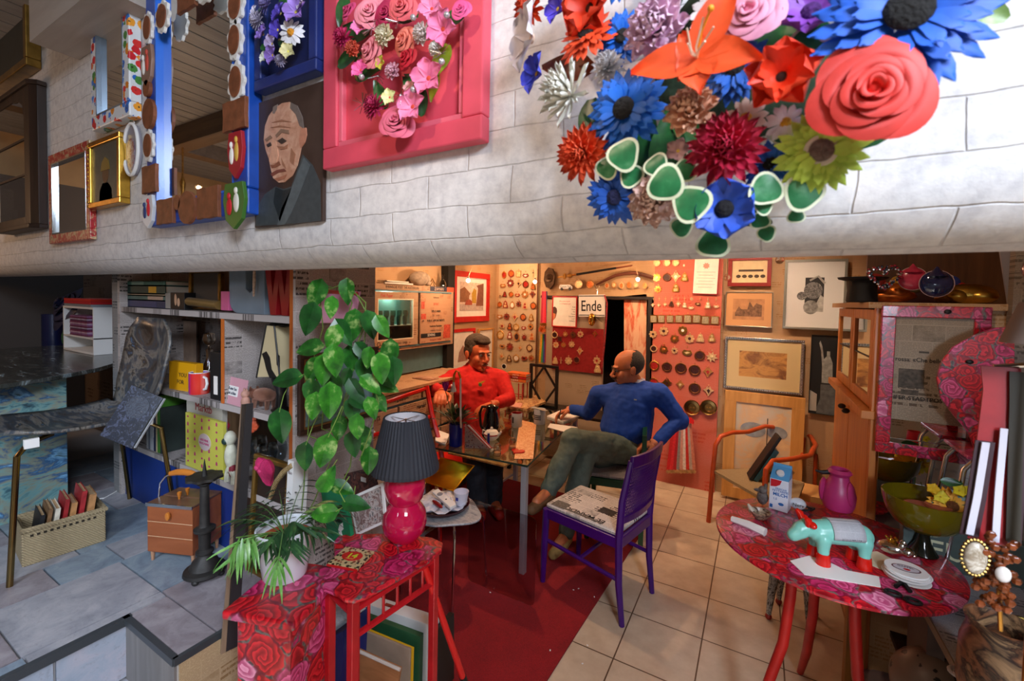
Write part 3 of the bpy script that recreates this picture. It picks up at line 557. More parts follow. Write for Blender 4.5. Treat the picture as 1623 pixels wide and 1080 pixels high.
for x,wd,h,c,l in bks:
    q=T@Vector((x+wd/2,bd/2,.012)); o=thing('book',l,'book',q,group='books standing in the seagrass basket',rot=(R(3),R(7),R(84)))
    part('cover',MB().box(-wd/2,-wd/2+.0015,-.055,.055,0,h).box(wd/2-.0015,wd/2,-.055,.055,0,h).box(-wd/2,wd/2,-.056,-.0545,0,h),mt(c,.5,0,.25,60),o,False); part('pages',MB().box(-wd/2+.0015,wd/2-.0015,-.054,.053,.002,h-.004),mt('#cdb08a' if 'b8' in c or 'b5' in c else '#c0a078',.8,0,.2,200),o,False)
# ---- left chair: picture-papered shell, brass tube legs ------------------------------------
PAINT=M_paint(('#1c1c1e','#4a4440','#39424c','#7a746c','#2a2622','#5a7a9c'),5,2.2,(1,3,1),.3)
def shell_chair(name,label,loc,rz,mat,legm,sh=.45,group=None):
    t=thing(name,label,'chair',loc,rz,group)
    vs=[];fs=[];NU,NV=14,18
    for j in range(NV+1):                              # profile: seat from front to back, then up
        v=j/NV
        if v<.55: y=-.21+.40*v/.55; z=sh+.012-.02*sin(PI*v/.55); w=.2
        else: q=(v-.55)/.45; y=.19+.075*sin(q*1.2); z=sh+.02+.37*q; w=.19+.015*q
        if v<.14: w*=(.72+.28*sin(PI/2*v/.14))
        if v>.88: w*=(1-.45*((v-.88)/.12)**2)
        if .5<v<.66: w*=.9
        for i in range(NU+1):
            u=-1+2*i/NU; lift=.028*u*u*(1 if v<.55 else 0); bk_=-.03*u*u*(1 if v>.55 else 0); vs.append((u*w,y+bk_,z+lift))
    k=NU+1; fs=[(j*k+i,j*k+i+1,(j+1)*k+i+1,(j+1)*k+i) for j in range(NV) for i in range(NU)]
    o=part('seat_shell',MB().add(vs,fs),mat,t); s=o.modifiers.new('thickness','SOLIDIFY'); s.thickness=.011
    for sx in(-1,1):
        part('leg',MB().tube([(sx*.12,-.1,sh-.005),(sx*.17,-.17,sh-.012),(sx*.195,-.2,sh-.04),(sx*.215,-.225,0)],.0085,10),legm,t)
        part('leg',MB().tube([(sx*.12,.1,sh-.005),(sx*.17,.15,sh-.012),(sx*.2,.19,sh-.04),(sx*.22,.235,0)],.0085,10),legm,t)
    for sx in(-1,1):
        for yy in(-.165,.15): part('bracket',MB().cbox((sx*.185,yy,sh-.008),(.012,.035,.03)),WHITE,t,False,'white plastic bracket')
    return t
shell_chair('shell_chair','chair papered with dark landscape paintings on brass tube legs','chair' and (-2.27,.635,.65),R(0),PAINT,mt('#8a7248',.2,1))
a=PZ(190,690,1.13); t=thing('picture_album','dark blue patterned album leaning open on the papered chair','album',(a.x+.01,a.y-.01,1.112),rot=(R(-16),R(22),R(30)))
AL=M_paint(('#08090e','#1c2438','#0c0d12','#4a5068','#121826'),60,1.6,(1,1,1),.35)
part('cover',MB().box(-.055,.055,-.007,0,0,.175),AL,t,False); part('pages',MB().box(-.054,.057,.0005,.009,.002,.173),mt('#c9d2de',.6),t,False,'white page edges')
part('portrait_print',MB().prism(circ(.036,32,0,.12),-.008,-.007),M_paint(('#0c0d12','#3f4654','#15182a','#5d5f66'),60,3,(1,1,1),.4,2),t,False)
# ---- desk, cupboard and things in the left corner ---------------------------------------------
P=[(-2.62,.80),(-2.49,.62),(-2.43,.5),(-2.42,.38),(-2.5,.2),(-2.62,.05),(-3.9,.05),(-3.9,1.25),(-2.95,1.25),(-2.85,.97),(-2.74,.9)]
solo('desk_top',MB().plate(P,1.232,1.25),M_paint(('#15181a','#3a3e3c','#2c2e2a','#5a5c58','#8fa6b0'),7,2,(1,3,1),.22,3),'rounded table top papered with dark landscape pictures','table top',bevel=.003)
LAND=M_paint(('#20343e','#3c6470','#6f9c9c','#8a8f7c','#2c5a86','#7fb4d8','#3a4a3a'),5,1.5,(1,1,2.2),.5,5)
solo('cupboard',MB().box(-3.85,-2.62,.12,.70,.65,1.231),LAND,'low cupboard covered in blue and green landscape pictures, left edge','cupboard',smooth=False,bevel=.003)
t=thing('magazine_rack','small white shelf unit with red folders on top, on dark table','shelf unit',(-3.35,.95,1.251)); part('body',MB().box(-.25,.2,0,.2,0,.012).box(-.25,.2,0,.2,.085,.093).box(-.25,.2,0,.2,.25,.262).box(.19,.2,0,.2,.012,.25).box(-.25,-.24,0,.2,.012,.25).box(-.24,.19,.19,.2,.012,.25),WHITE,t,False,bevel=.001)
for k in range(14):
    solo('magazine',MB().box(0,.26,0,.15,0,.0078),mt(['#6a1e48','#8a5a86','#b89ab0','#7a2a52','#54204a','#a898ae'][k%6],.4,0,.3,60),['plum','lilac','pale violet','dark rose','deep purple','grey lilac'][k%6]+' edged magazine, '+['lowest','second','third','fourth','fifth','sixth','seventh','eighth','ninth','tenth','eleventh','twelfth','thirteenth','topmost'][k]+' from the bottom in the white rack','magazine',loc=(-3.53+.004*sin(k*2.1),.96,1.3445+k*.0083),group='plum magazines stacked in the white rack',smooth=False)
for k,(c,l) in enumerate([('#8a9098','grey folder lying lowest on the white rack'),('#c9242a','lower red folder lying on the white rack'),('#d83428','upper red folder lying on the white rack')]): solo('folder',MB().box(0,.4,0,.2,0,.014),mt(c,.35),l,'folder',loc=(-3.58,.95,1.5135+k*.015),smooth=False,group='folders on the white rack')
c0=PY(87,720,1.05); NAVY=mt('#0e1a44',.3)
t=thing('floor_vase','tall narrow navy vase holding a giant dark rose','vase',(c0.x,1.05,.65)); part('body',MB().lathe([(0,0),(.052,0),(.058,.01),(.055,.3),(.055,.79),(.05,.79),(.05,.02),(0,.02)],24),NAVY,t)
def rosehead(b,r,n=22,M=None,op=.9):                 # nested curved petals, each a piece of a cup, opening outwards
    M=M or Matrix(); k_=max(9,n*2//3)
    for i in range(k_):
        q=i/(k_-1); f=i*2.4; sp=R(105-45*q); r0=r*(.04+.30*q); r1=r*(.13+.80*q**1.15); h=r*(.50-.36*q); vs=[]; NU,NV=8,6
        for v in range(NV+1):
            for u in range(-NU,NU+1):
                uu=u/NU; t=v/NV*math.sqrt(max(0,1-.55*uu*uu)); a=f+uu*sp; lip=max(0,t-.7)/.3
                rad=r0+(r1-r0)*t**(.8+.5*(1-q))+.09*r*lip*lip*(.4+q)+.012*r*sin(5*uu+i); z=-.12*r*q+h*sin(min(1,t*1.05)*PI/2)-.1*r*lip*lip*(.3+q); vs.append((rad*cos(a),rad*sin(a),z))
        w_=2*NU+1; b.add(vs,[(v*w_+u,v*w_+u+1,(v+1)*w_+u+1,(v+1)*w_+u) for v in range(NV) for u in range(2*NU)],M)
    b.sph((0,0,.08*r),(.17*r,.17*r,.3*r),12,8,M); return b
c1=PY(110,486,1.0); t=thing('giant_silk_rose','giant dark blue silk rose with a long leafy stem in the navy vase','flower',c1)
part('petals',rosehead(MB(),.15,24,tr(0,0,0,PI/2-.5)),mt('#171a3e',.5,0,.4,20),t,'soft'); part('stem',MB().tube([(0,0,-.03),(-.01,.03,-.15),(-.09,.05,-.25)],.006,6),mt('#2c4430',.6),t)
part('leaf',MB().petal(.2,.1,tr(.0,.02,-.08,0,R(70),R(20)),.1,.1).petal(.15,.08,tr(.02,.02,-.1,0,R(60),R(-50)),.1,.1),M_leaf('#1c3420','#2c4a2c','#3a5a38'),t)
solo('blue_poster',MB().prism([(0,0),(.19,.05),(.19,.3),(0,.24)],0,.004),mt('#3a86c4',.5,0,.15,10),'light blue poster sheet standing behind the papered chair','poster',loc=PY(100,735,1.12)-Vector((0,0,.06)),smooth=False)
solo('wall_board',MB().box(PY(134,600,1.2).x,PY(183,600,1.2).x-.0,1.2,1.215,.65,1.72),M_news('#7a634c','#54402e',0,2,1.4,.1),'tall brown newspaper board beside the bookcase side','board',smooth=False)
solo('bottle_box',MB().box(0,.035,0,.035,0,.2),mt('#8a7048',.5,0,.3,40),'slim tan box with red label on the dark table','box',loc=(PY(130,560,1.1).x,1.1,1.251),smooth=False,bevel=.002)
struct('trim_5',MB().box(-2.66,-2.603,.87,.9,.65,1.72),M_news('#8d8f90','#3c4044',0,2,.8,.1))
solo('floor_cable',MB().tube([PZ(150,792,.653),PZ(165,790,.653),PZ(178,783,.653),PZ(186,778,.653)],.0025,6),WHITE,'thin white cable lying on the tiles behind the basket','cable')
# ================================================================ near tables, lamp and plants
# ---- rose pedestal ------------------------------------------------------------
t=thing('rose_pedestal','square pedestal stand papered with pink and red roses under the white pot','pedestal',(-1.045,.69,0),R(19))
part('top',MB().box(-.098,.098,-.105,.115,.813,.835),M_rose(13,0),t,False,bevel=.006); part('body',MB().box(-.072,.075,-.085,.095,0,.812),M_rose(15,0),t,False,bevel=.003)
# ---- palm pot -------------------------------------------------------------------
pc=PZ(443,917,.835); t=thing('potted_palm','small parlour palm in a glossy white pot on the rose pedestal','plant',(pc.x-.005,pc.y+.02,.8355)); t.scale=(1.12,1.12,1.12)
part('pot',MB().lathe([(0,0),(.048,0),(.05,.004),(.064,.1),(.066,.118),(.062,.119),(.06,.105),(.047,.01),(0,.01)],32),mt('#e9edf2',.15,Coat_Weight=.4),t,label='glossy white pot')
part('nursery_pot',MB().lathe([(.055,.085),(.056,.097),(.053,.097),(.05,.085)],24),mt('#a8502c',.5),t); part('soil',MB().lathe([(.054,.088),(.02,.092),(0,.09)],20),mt('#3a2618',.95,0,.4,80,.8),t)
LF=M_leaf('#1f3a22','#2c5230','#4f7c3e',30); LF2=M_leaf('#4f8a34','#78b05a','#a8cc88',30)
for k in range(19):
    a=k*2.4+.3; el=R(38+34*rnd.random()) ; L=.1+.07*rnd.random(); b=MB(); dirx,diry=cos(a),sin(a); pts=[]
    for i in range(8):
        q=i/7; pts.append(Vector((dirx*(L*q*cos(el)+.02*q*q),diry*(L*q*cos(el)+.02*q*q),.09+L*q*sin(el)-.05*q*q)))
    st=MB().tube(pts,[.0016-.0012*i/7 for i in range(8)],5)
    for i in range(3,8):
        for sgn in(-1,1):
            M=Matrix.Translation(pts[i])@Matrix.Rotation(a+sgn*R(48-4*i),4,'Z')@Matrix.Rotation(R(12),4,'Y')@Matrix.Rotation(sgn*.5,4,'X'); b.petal(.055+.02*rnd.random(),.0075,M,-.25,.2,.7,4,1)
    f=part('frond',b,LF2 if k%4==3 else LF,t); part('stem',st,mt('#4a6a34',.5),f)
for (px,py) in ((385,860),(440,905),(380,870)):             # fronds that droop over the rim
    P=PD(px,py,1.0)-Vector(t.location); b=MB(); Q=Vector((P.x*.35,P.y*.35,.12)); b.tube([Vector((0,0,.1)),Q+Vector((0,0,.02)),P],.0013,5)
    for k in range(7):
        M=Matrix.Translation(Q*(.5-.07*k)+P*(.5+.07*k))@Matrix.Rotation(math.atan2(P.y,P.x)+(1 if k%2 else -1)*R(55-6*k),4,'Z')@Matrix.Rotation(R(30+5*k),4,'Y'); b.petal(.05+.01*(k%3),.007,M,-.3,.2,.7,5,1)
    part('frond',b,LF2,t)
# ---- rose-topped red stool table ---------------------------------------------------
ox,oy=-.95,.87; out=[(-.992,.762),(-.978,.738),(-.95,.728),(-.9,.733),(-.87,.728),(-.848,.737),(-.835,.76),(-.82,.84),(-.8,.95),(-.80,1.02),(-.822,1.055),(-.87,1.06),(-.98,1.02),(-1.1,.945),(-1.125,.915),(-1.11,.885),(-1.05,.84),(-1.01,.8)]
t=thing('rose_stool_table','small table with rose-papered top and red turned-spindle frame','table',(ox,oy,0))
part('top',MB().plate([(x-ox,y-oy) for x,y in out],.837,.85),M_rose(17,0),t,False,bevel=.004)
RL=mt('#b4141c',.35,0,.15,20)
lg={'a':(-.985,.775),'b':(-.868,.752),'c':(-.835,1.03),'d':(-1.075,.94)}
for k,(x,y) in lg.items(): part('leg',MB().box(x-ox-.011,x-ox+.011,y-oy-.011,y-oy+.011,0,.836),RL,t,False,bevel=.002)
def rail(a,b,z,r=.0075):
    A=lg[a];B=lg[b]; return MB().tube([(A[0]-ox,A[1]-oy,z),(B[0]-ox,B[1]-oy,z)],r,6)
part('rail',rail('a','b',.80,.01),RL,t); part('rail',rail('b','c',.805,.01),RL,t); part('rail',rail('b','c',.735,.009),RL,t); part('rail',rail('a','d',.78,.009),RL,t)
for k in range(1,6):
    q=k/6; x=lg['b'][0]*(1-q)+lg['c'][0]*q-ox; y=lg['b'][1]*(1-q)+lg['c'][1]*q-oy; part('spindle',MB().cyl((x,y,.738),(x,y,.83),.0042,n=8),RL,t)
part('stretcher',rail('a','b',.3),RL,t)
# ---- pink glass lamp ---------------------------------------------------------------------
c=PZ(637,858,.85); t=thing('table_lamp','table lamp with dark pleated shade on stacked shiny pink glass balls','lamp',(c.x-.002,c.y+.012,.8505)); t.scale=(1.24,1.24,1.4)
PK=mt('#c81048',.07,0,Coat_Weight=1,Subsurface_Weight=.15); b=MB(); b.lathe([(.03,0),(.034,.003),(.05,.02),(.056,.042),(.052,.064),(.04,.08),(.036,.085),(.046,.096),(.0515,.122),(.046,.148),(.03,.163),(.02,.167),(0,.168)],36); part('base',b,PK,t,label='shiny pink glass base')
part('neck',MB().cyl((0,0,.165),(0,0,.2),.009),BRASS,t)
n=96; vs=[];rr=[(.0515,.275),(.053,.274),(.083,.165),(.083,.158)]
for r,z in rr: vs+=[((r+(.0009 if j%2 else -.0009))*cos(2*PI*j/n),(r+(.0009 if j%2 else -.0009))*sin(2*PI*j/n),z) for j in range(n)]
b=MB(); b.add(vs,[(i*n+j,i*n+(j+1)%n,(i+1)*n+(j+1)%n,(i+1)*n+j) for i in range(3) for j in range(n)])
t2=Matrix.Rotation(R(3),4,'Y'); part('lamp_shade',b,mt('#2c2e36',.7),t,False,'dark grey pleated shade')
part('shade_lining',MB().lathe([(.0495,.273),(.0815,.16)],40),mt('#e4e2e6',.8),t,label='white lining'); part('wire_ring',MB().cyl((-.05,0,.268),(.05,0,.268),.0012,n=6).cyl((0,-.05,.268),(0,.05,.268),.0012,n=6).cyl((0,0,.2),(0,0,.27),.003,n=8),CHROME,t)
# ---- book 14, papers behind ------------------------------------------------------------------
a=PZ(557,888,.85); t=thing('song_book','patterned paperback with green number 14 on a red oval, rose table','book',(a.x,a.y,.851),R(16))
part('cover',MB().box(-.047,.047,-.043,.043,0,.008),M_blob('#c9ac7c',('#2a2418','#6a5a30','#8a3020'),90,.42),t,False,bevel=.001); part('red_edge',MB().box(-.0475,.0475,-.0455,-.0435,0,.006),REDP,t,False)
part('oval_label',MB().plate([(x,y) for x,y in circ(.031,28,.0,.004,.022)],.008,.0086),mt('#c8201c',.4),t,False,'red oval')
TXT=Matrix.Rotation(-PI/2,4,'X'); text('14',.02,mt('#c3d02c',.5),t,0,-.004,y=-.0088,M=TXT,bold=.0006,sx=1.15); text('AMERICAN',.0035,mt('#d0b04a',.5),t,0,-.011,y=-.0088,M=TXT)
def lean(name,label,cat,pts,y,th,mat,art=None,slant=0,grp=None):     # board given by four picture corners on plane y (bl,br,tr,tl)
    P=[PY(px,py,y) for px,py in pts]; c=(P[0]+P[1])/2; q=[(p.x-c.x,p.z-c.z) for p in P]
    t=thing(name,label,cat,c,0,grp); part('board',MB().prism(q,0,th),mat,t,False,bevel=.001)
    if art:
        m=Vector((sum(a for a,b in q)/4,sum(b for a,b in q)/4)); k=.86; part('front_print',MB().prism([(m.x+(a-m.x)*k,m.y+(b-m.y)*k) for a,b in q],-.001,0),art,t,False)
    return t
GRN=mt('#0c7c4c',.4); t=lean('green_book','tall green paperback with black words leaning behind book 14','book',[(521,860),(556,852),(543,768),(508,776)],.93,.014,GRN)
T=Matrix.Rotation(R(-8),4,'Y'); text('PABU',.012,INK,t,-.006,.088,-.001,M=T,bold=.0004); text('PINOT',.012,INK,t,-.006,.072,-.001,M=T,bold=.0004); text('DOMIN',.012,INK,t,-.006,.056,-.001,M=T,bold=.0004)
part('white_figure',MB().prism([(.0,.05),(.014,.06),(.018,.04),(.008,.03),(.016,.012),(.002,.014),(-.006,.03)],-.001,0),WHITE,t,False)
PH=M_paint(('#2a2024','#a8908a','#6c4a44','#cfc3bc','#4a5a60','#8a5a3a'),38,1.5,(1,1,1),.4,3)
t=lean('photo_brochure','brochure of small photographs leaning beside the green book','brochure',[(565,850),(613,828),(607,765),(552,790)],.955,.004,WHITE,PH)
t=lean('magazine','dark magazine with faces leaning behind the photo brochure','magazine',[(553,795),(600,790),(594,740),(545,752)],1.0,.006,M_paint(('#1a1014','#7a4a40','#2a1c24','#b08a78'),26,1,(1,1,1),.4,8))
part('paper_tab',MB().box(-.012,.012,-.001,0,.06,.075),WHITE,t,False)
# ---- trailing pothos -------------------------------------------------------------------------------
LG=[M_leaf('#164a14','#2a7020','#b8cc7a',34),M_leaf('#1e5a18','#3c8a24','#c4d88a',28),M_leaf('#123c16','#1f5c22','#3c8030',20)]
p0=PY(533,500,.84); t=thing('trailing_pothos','trailing pothos with variegated heart leaves spilling from a pink pot','plant',(p0.x,.84,p0.z)); t.location=p0
ORG=Vector(p0)
pp=[PY(508,512,.856)-ORG,PY(556,512,.856)-ORG,PY(566,462,.856)-ORG,PY(500,462,.856)-ORG]
part('pot',MB().prism([(v.x,v.z) for v in pp],.012,.03),mt('#c98aa0',.5),t,False,'flat pink wall pot'); a=PY(502,462,.856)-ORG; b_=PY(566,466,.856)-ORG; part('pot_rim',MB().tube([a,b_],.006,8),mt('#b03a2c',.5),t)
def heartleaf(b,L,W,M):
    vs=[];fs=[];nx=8
    for i in range(nx+1):
        q=i/nx; w=W*(max(0,sin(PI*q**.62))**.8)*(1-.1*q); xo=-.12*L*(1-q)**3
        for j in(-2,-1,0,1,2): u=j/2; vs.append((L*q+(xo*abs(u)*1.2 if i<3 else 0),w*u/2,-.18*L*q*q+abs(u)*w*.16-.02*L*(j==0)))
    for i in range(nx):
        for j in range(4): fs.append((i*5+j,(i+1)*5+j,(i+1)*5+j+1,i*5+j+1))
    return b.add(vs,fs,M)
# (px,py of the leaf centre, length px, angle of the tip on the picture in degrees, 0 = right, 90 = down)
LV=[(500,470,48,110),(490,510,52,105),(525,490,34,95),(550,465,40,90),(545,530,46,60),(527,540,44,110),(560,520,50,95),(588,518,44,75),(607,520,38,60),(487,553,46,170),(450,602,50,170),(530,576,50,85),(556,572,40,80),(577,560,36,50),(513,590,50,95),(495,590,46,115),(578,592,42,80),(604,588,48,85),(617,565,46,95),(625,592,44,85),(523,640,56,90),(497,628,46,80),(566,622,42,60),(590,612,40,40),(612,612,44,20),(445,680,54,85),(497,648,44,100),(537,682,40,95),(559,655,42,90),(566,680,40,90),(576,700,44,85),(560,708,42,85),(513,720,56,105),(585,735,44,90),(483,728,46,95),(520,758,42,-60),(545,775,38,20),(567,800,42,10),(510,815,46,170),(532,612,40,60),(572,640,34,30),(590,650,36,70),(604,640,34,60),(548,600,30,110),(583,570,34,100)]
prev=None
vine=lambda pts,r=.0017: MB().tube(pts,r,6)
for k,(px,py,L,an) in enumerate(LV):
    yy=.80-.035*((k*7)%3)+(.05 if px>575 else 0); P=PY(px,py,yy); d=ray(px,py).dot(CF); sc=((P-EYE).dot(CF))/FP; Lm=L*sc*.98
    dr=(CR*cos(R(an))-CU*sin(R(an))).normalized(); nn=(-ray(px,py).normalized()+Vector((rnd.uniform(-.35,.35),rnd.uniform(-.3,.1),rnd.uniform(-.1,.5)))).normalized()
    yv=nn.cross(dr).normalized(); nn=dr.cross(yv).normalized(); base=P-dr*Lm*.5-ORG
    M=Matrix((dr,yv,nn)).transposed().to_4x4(); M.translation=base
    part('leaf',heartleaf(MB(),Lm,Lm*.66,M),LG[(k*5)%3],t)
    if k in(10,25,27,32,34,36,37,38): part('stem',vine([base,base-dr*.03+Vector((.01,.01,.02)),base-dr*.02+Vector((.02,.02,.06))],.0013),mt('#7c9a44',.5),t)
for st in [[(560,462),(580,480),(577,520),(560,560),(555,600)],[(513,462),(545,450),(558,480),(545,520),(560,565),(550,620),(540,660)],[(525,455),(505,450),(512,520),(500,560),(490,600),(512,640)],[(566,468),(583,500),(577,545),(590,600),(600,640),(585,690),(570,730)],[(500,540),(497,580),(512,650),(510,680),(540,690)],[(490,660),(488,690),(510,700)],[(540,690),(520,740),(500,790),(480,830)],[(560,700),(555,740),(540,770)],[(483,740),(482,770),(478,810)]]:
    pts=[PY(a,b,.83)-ORG for a,b in st]; part('vine',vine(pts,.0018),mt('#6f8c3c',.5),t)
# ---- black framed green picture on the newspaper panel ------------------------------------------------
t=thing('framed_painting','dark framed green blue painting hidden behind pothos leaves','painting',(-1.262,.875,1.15)); fw=.33; fh=.262
part('frame',MB().ring(0,fw,0,fh,.016,0,.016,Matrix.Rotation(PI/2,4,'Z')),M_wood('#2a1a12','#4a3020',2),t,False,bevel=.002)
part('inner_frame',MB().ring(.016,fw-.016,.016,fh-.016,.006,.004,.014,Matrix.Rotation(PI/2,4,'Z')),mt('#8a6438',.4,.4),t,False,'brown gilt inner edge'); part('canvas',MB().box(.02,fw-.02,.01,.013,.02,fh-.02,Matrix.Rotation(PI/2,4,'Z')),M_paint(('#2c4a44','#5c7c78','#7c9aa0','#4a6a3c'),6,1,(1,1,1),.5,4),t,False)
# ---- things below the stool table ----------------------------------------------------------------------
def slabf(name,label,cat,cor,th,mat,grp=None,parts=()):              # cor: list of (px,py,y) corners of the front face
    P=[PY(a,b,y) for a,b,y in cor]; c=P[0].copy(); n=(P[1]-P[0]).cross(P[2]-P[0]).normalized()
    if n.y<0: n=-n
    vs=[p-c for p in P]+[p-c+n*th for p in P]; t=thing(name,label,cat,c,0,grp); k=len(P)
    fs=[list(range(k))[::-1],list(range(k,2*k))]+[(i,(i+1)%k,(i+1)%k+k,i+k) for i in range(k)]
    part('board',MB().add(vs,fs),mat,t,False,bevel=.001); return t,P,c,n
CR_=M_wood('#8f5a34','#b87c4e',0,1,.6)
t,P,c,n=slabf('wooden_tray','brown wooden tray with pale rim leaning frontmost under the stool','tray',[(521,1100,.98),(628,1100,1.02),(634,1062,1.02),(532,1016,.98)],.012,CR_,'boards leaning under the red stool table')
b=MB().tube([P[3]-c,P[2]-c],.0055,8); part('rim',b,mt('#cfc3b6',.6),t,label='pale top rim')
slabf('canvas_board','grey brown backed canvas with yellow top edge leaning under stool','canvas',[(540,1100,1.03),(648,1100,1.07),(650,1030,1.07),(541,986,1.03)],.008,mt('#9c8672',.7,0,.1,20),'boards leaning under the red stool table')
slabf('yellow_board','thin yellow board between the grey canvas and green canvas','board',[(543,1100,1.045),(653,1100,1.085),(655,1028,1.085),(544,982,1.045)],.006,mt('#e0a818',.5),'boards leaning under the red stool table')
slabf('green_canvas','deep green canvas leaning before the white box frame','canvas',[(548,1100,1.07),(664,1100,1.11),(666,1010,1.11),(551,967,1.07)],.02,mt('#1c5230',.6,0,.2,15),'boards leaning under the red stool table')
t,P,c,n=slabf('white_box_frame','deep white box frame with a red picture slot, rearmost of the leaning boards','frame',[(570,1100,1.12),(682,1100,1.15),(684,992,1.15),(572,955,1.12)],.05,WHITE,'boards leaning under the red stool table')
a,b_=P[3]-c,P[2]-c; m=a+(b_-a)*.35+n*.025+Vector((0,0,.0008)); part('picture_slot',MB().cbox(m,(.035,.014,.002),math.atan2((b_-a).y,(b_-a).x),0,-math.atan2((b_-a).z,(b_-a).x)),mt('#8a2418',.5,0,.5,60),t,False)
slabf('black_folder','tall black folder standing behind the white box frame','folder',[(684,1110,1.16),(692,1110,1.16),(692,1000,1.16),(684,998,1.16)],.1,BLACK)
slabf('navy_bin','navy blue plastic bin standing behind rose pedestal','bin',[(490,1100,.9),(540,1100,.92),(545,1000,.92),(490,1030,.9)],.12,mt('#16206a',.4))
b=MB(); pts=[PY(490,955,.86),PY(490,1012,.86),PY(530,1002,.92),PY(580,965,.98),PY(560,938,.98),PY(520,945,.9)]; cc=pts[0].copy(); b.add([p-cc for p in pts],[(0,1,2,3,4,5)]); o=solo('marbled_paper',b,M_paint(('#5a6670','#9aa8b0','#c3ccd2','#7c8a94'),14,1.5,(1,1,1),.3,6),'crumpled grey blue marbled sheet hanging behind the red legs','paper',loc=cc,smooth=False)
q=o.modifiers.new('thickness','SOLIDIFY'); q.thickness=.002
# red and black pole leaning
A=PZ(738,1082,.0); A=PD(737,1084,1.45); B=PD(668,885,1.30); t=thing('leaning_pole','bright red wooden pole with black foot leaning on the stool table','pole',A); d=B-A
part('shaft',MB().cyl(d*.06,d,.0105,n=16),mt('#d81a18',.35),t); e=d.normalized(); part('foot',MB().cyl(d*.065,Vector((0,0,0))-e*((A.z)/max(.2,e.z)),.012,n=16),BLACK,t,label='black foot')
# ================================================================ things on the brick wall
WY=.698
def wf(name,label,cat,bl,pxr,zt,dep,w,fm,inner=None,iname='picture',recess=.6,side=None,lip=None):
    a=PY(bl[0],bl[1],WY-dep); x1=PY(pxr,bl[1],WY-dep).x; W=x1-a.x; H=zt-a.z
    t=thing(name,label,cat,(a.x,WY-dep,a.z)); part('frame',MB().ring(0,W,0,H,w,0,dep),fm,t,False,bevel=min(w,dep)*.12)
    if inner: part(iname,MB().box(w-.001,W-w+.001,dep*recess,dep*recess+.003,w-.001,H-w+.001),inner,t,False)
    if lip: part('inner_edge',MB().ring(w-.004,W-w+.004,w-.004,H-w+.004,.006,-.001,dep*recess),lip,t,False)
    def loc(px,py,y=0): p=PY(px,py,WY-dep+y); return (p.x-a.x,p.z-a.z)
    return t,W,H,loc
# dark cabinet with glass front
a=PY(0,364,.648); CX0=-3.3; CX1=PY(77,370,.697).x-.03; z0=a.z; z1=PY(20,150,.648).z; t=thing('glass_cabinet','dark wooden wall cabinet with arched glass door holding cups, upper left','cabinet',(CX0,.648,z0)); t.scale=(1,.5,1); W=CX1-CX0; H=z1-z0
gx1=W-.07; gx0=.03; arch=[(gx0,H-.06),(gx0+.05,H-.04),((gx0+gx1)/2+.1,H-.04),(gx1-.03,H-.05),(gx1,H-.09)]
part('body',MB().box(0,W,.12,.097,0,H).box(-.01,W,.01,.12,0,.015).box(-.01,W,.01,.12,H-.015,H).plate([(W,0),(W+.03,.04),(W+.03,.097),(W-.01,.097),(W-.01,0)],0,H),DKWOOD,t,False,bevel=.002)
part('cornice',MB().plate([(-.02,-.02),(W+.005,-.02),(W+.04,.035),(W+.04,.097),(-.02,.097)],H,H+.02),DKWOOD,t,False,bevel=.005); part('plinth',MB().plate([(-.02,-.015),(W+.003,-.015),(W+.037,.038),(W+.037,.097),(-.02,.097)],-.02,0),DKWOOD,t,False,bevel=.004)
d=part('door',MB().box(gx1,W-.008,0,.014,0,H).box(0,gx1,0,.014,0,.035).box(0,gx1,0,.014,H-.035,H).prism([(gx1,H-.035),(gx1,H-.13),(gx1-.02,H-.075),(gx1-.07,H-.05),(gx1-.13,H-.045),(gx1-.17,H-.035)],0,.014),DKWOOD,t,False,bevel=.002)
part('glazing_bar',MB().box(0,gx1,.001,.012,H*.36,H*.36+.01).box(0,gx1,.001,.012,H*.62,H*.62+.01),DKWOOD,d,False); part('glass_pane',MB().box(0,gx1,.007,.009,.035,H-.035),M_pane('#c9d0d0',2.2),d,False)
part('shelf',MB().box(0,W-.02,.02,.09,H*.34,H*.34+.006).box(0,W-.02,.02,.09,H*.66,H*.66+.006),DKWOOD,t,False)
for px,zz,s,c,l in ((22,.345,1,'#e4e2e0','white mug with red print inside the wall cabinet'),(20,.02,.9,'#c8c8c6','white jar on the bottom shelf of the wall cabinet'),(4,.02,.7,'#b8c0bc','pale glass on the bottom shelf of the wall cabinet'),(8,.665,.7,'#c8ccca','pale bowl on the top shelf of the wall cabinet')):
    zz=zz*H+.01 if zz>.1 else .018
    p=PY(px,300,.675); o=solo('mug',MB().lathe([(0,0),(.034,0),(.036,.004),(.036,.085),(.033,.085),(.033,.006),(0,.006)],24).tube([(.034,0,.07),(.055,0,.062),(.055,0,.03),(.034,0,.022)],.005,8),mt(c,.3),l,'mug',loc=(p.x,.676,z0+zz),group='cups in the wall cabinet')
    o.scale=(s*.8,s*.4,s)
    if c=='#e4e2e0': part('print',MB().lathe([(.0365,.03),(.0365,.06)],14,a0=-2.2,a1=-.6),mt('#7a2a34',.4),o)
GF=mt('#8a6a2c',.35,.8,.3,20)
t,W,H,L=wf('framed_painting','large dark painting in deep gold frame, top left corner','painting',(-60,178),42,3.0,.05,.035,GF,M_paint(('#15181a','#2c302c','#1c1a16','#3c4a48'),5,1,(1,1,1),.4,1),'canvas')
wf('framed_print','pale grey wooden frame with dark glass beside the gold painting','picture frame',(62,72),98,3.0,.02,.022,mt('#a8a296',.6,0,.15,8),mt('#3a4248',.25),'print')
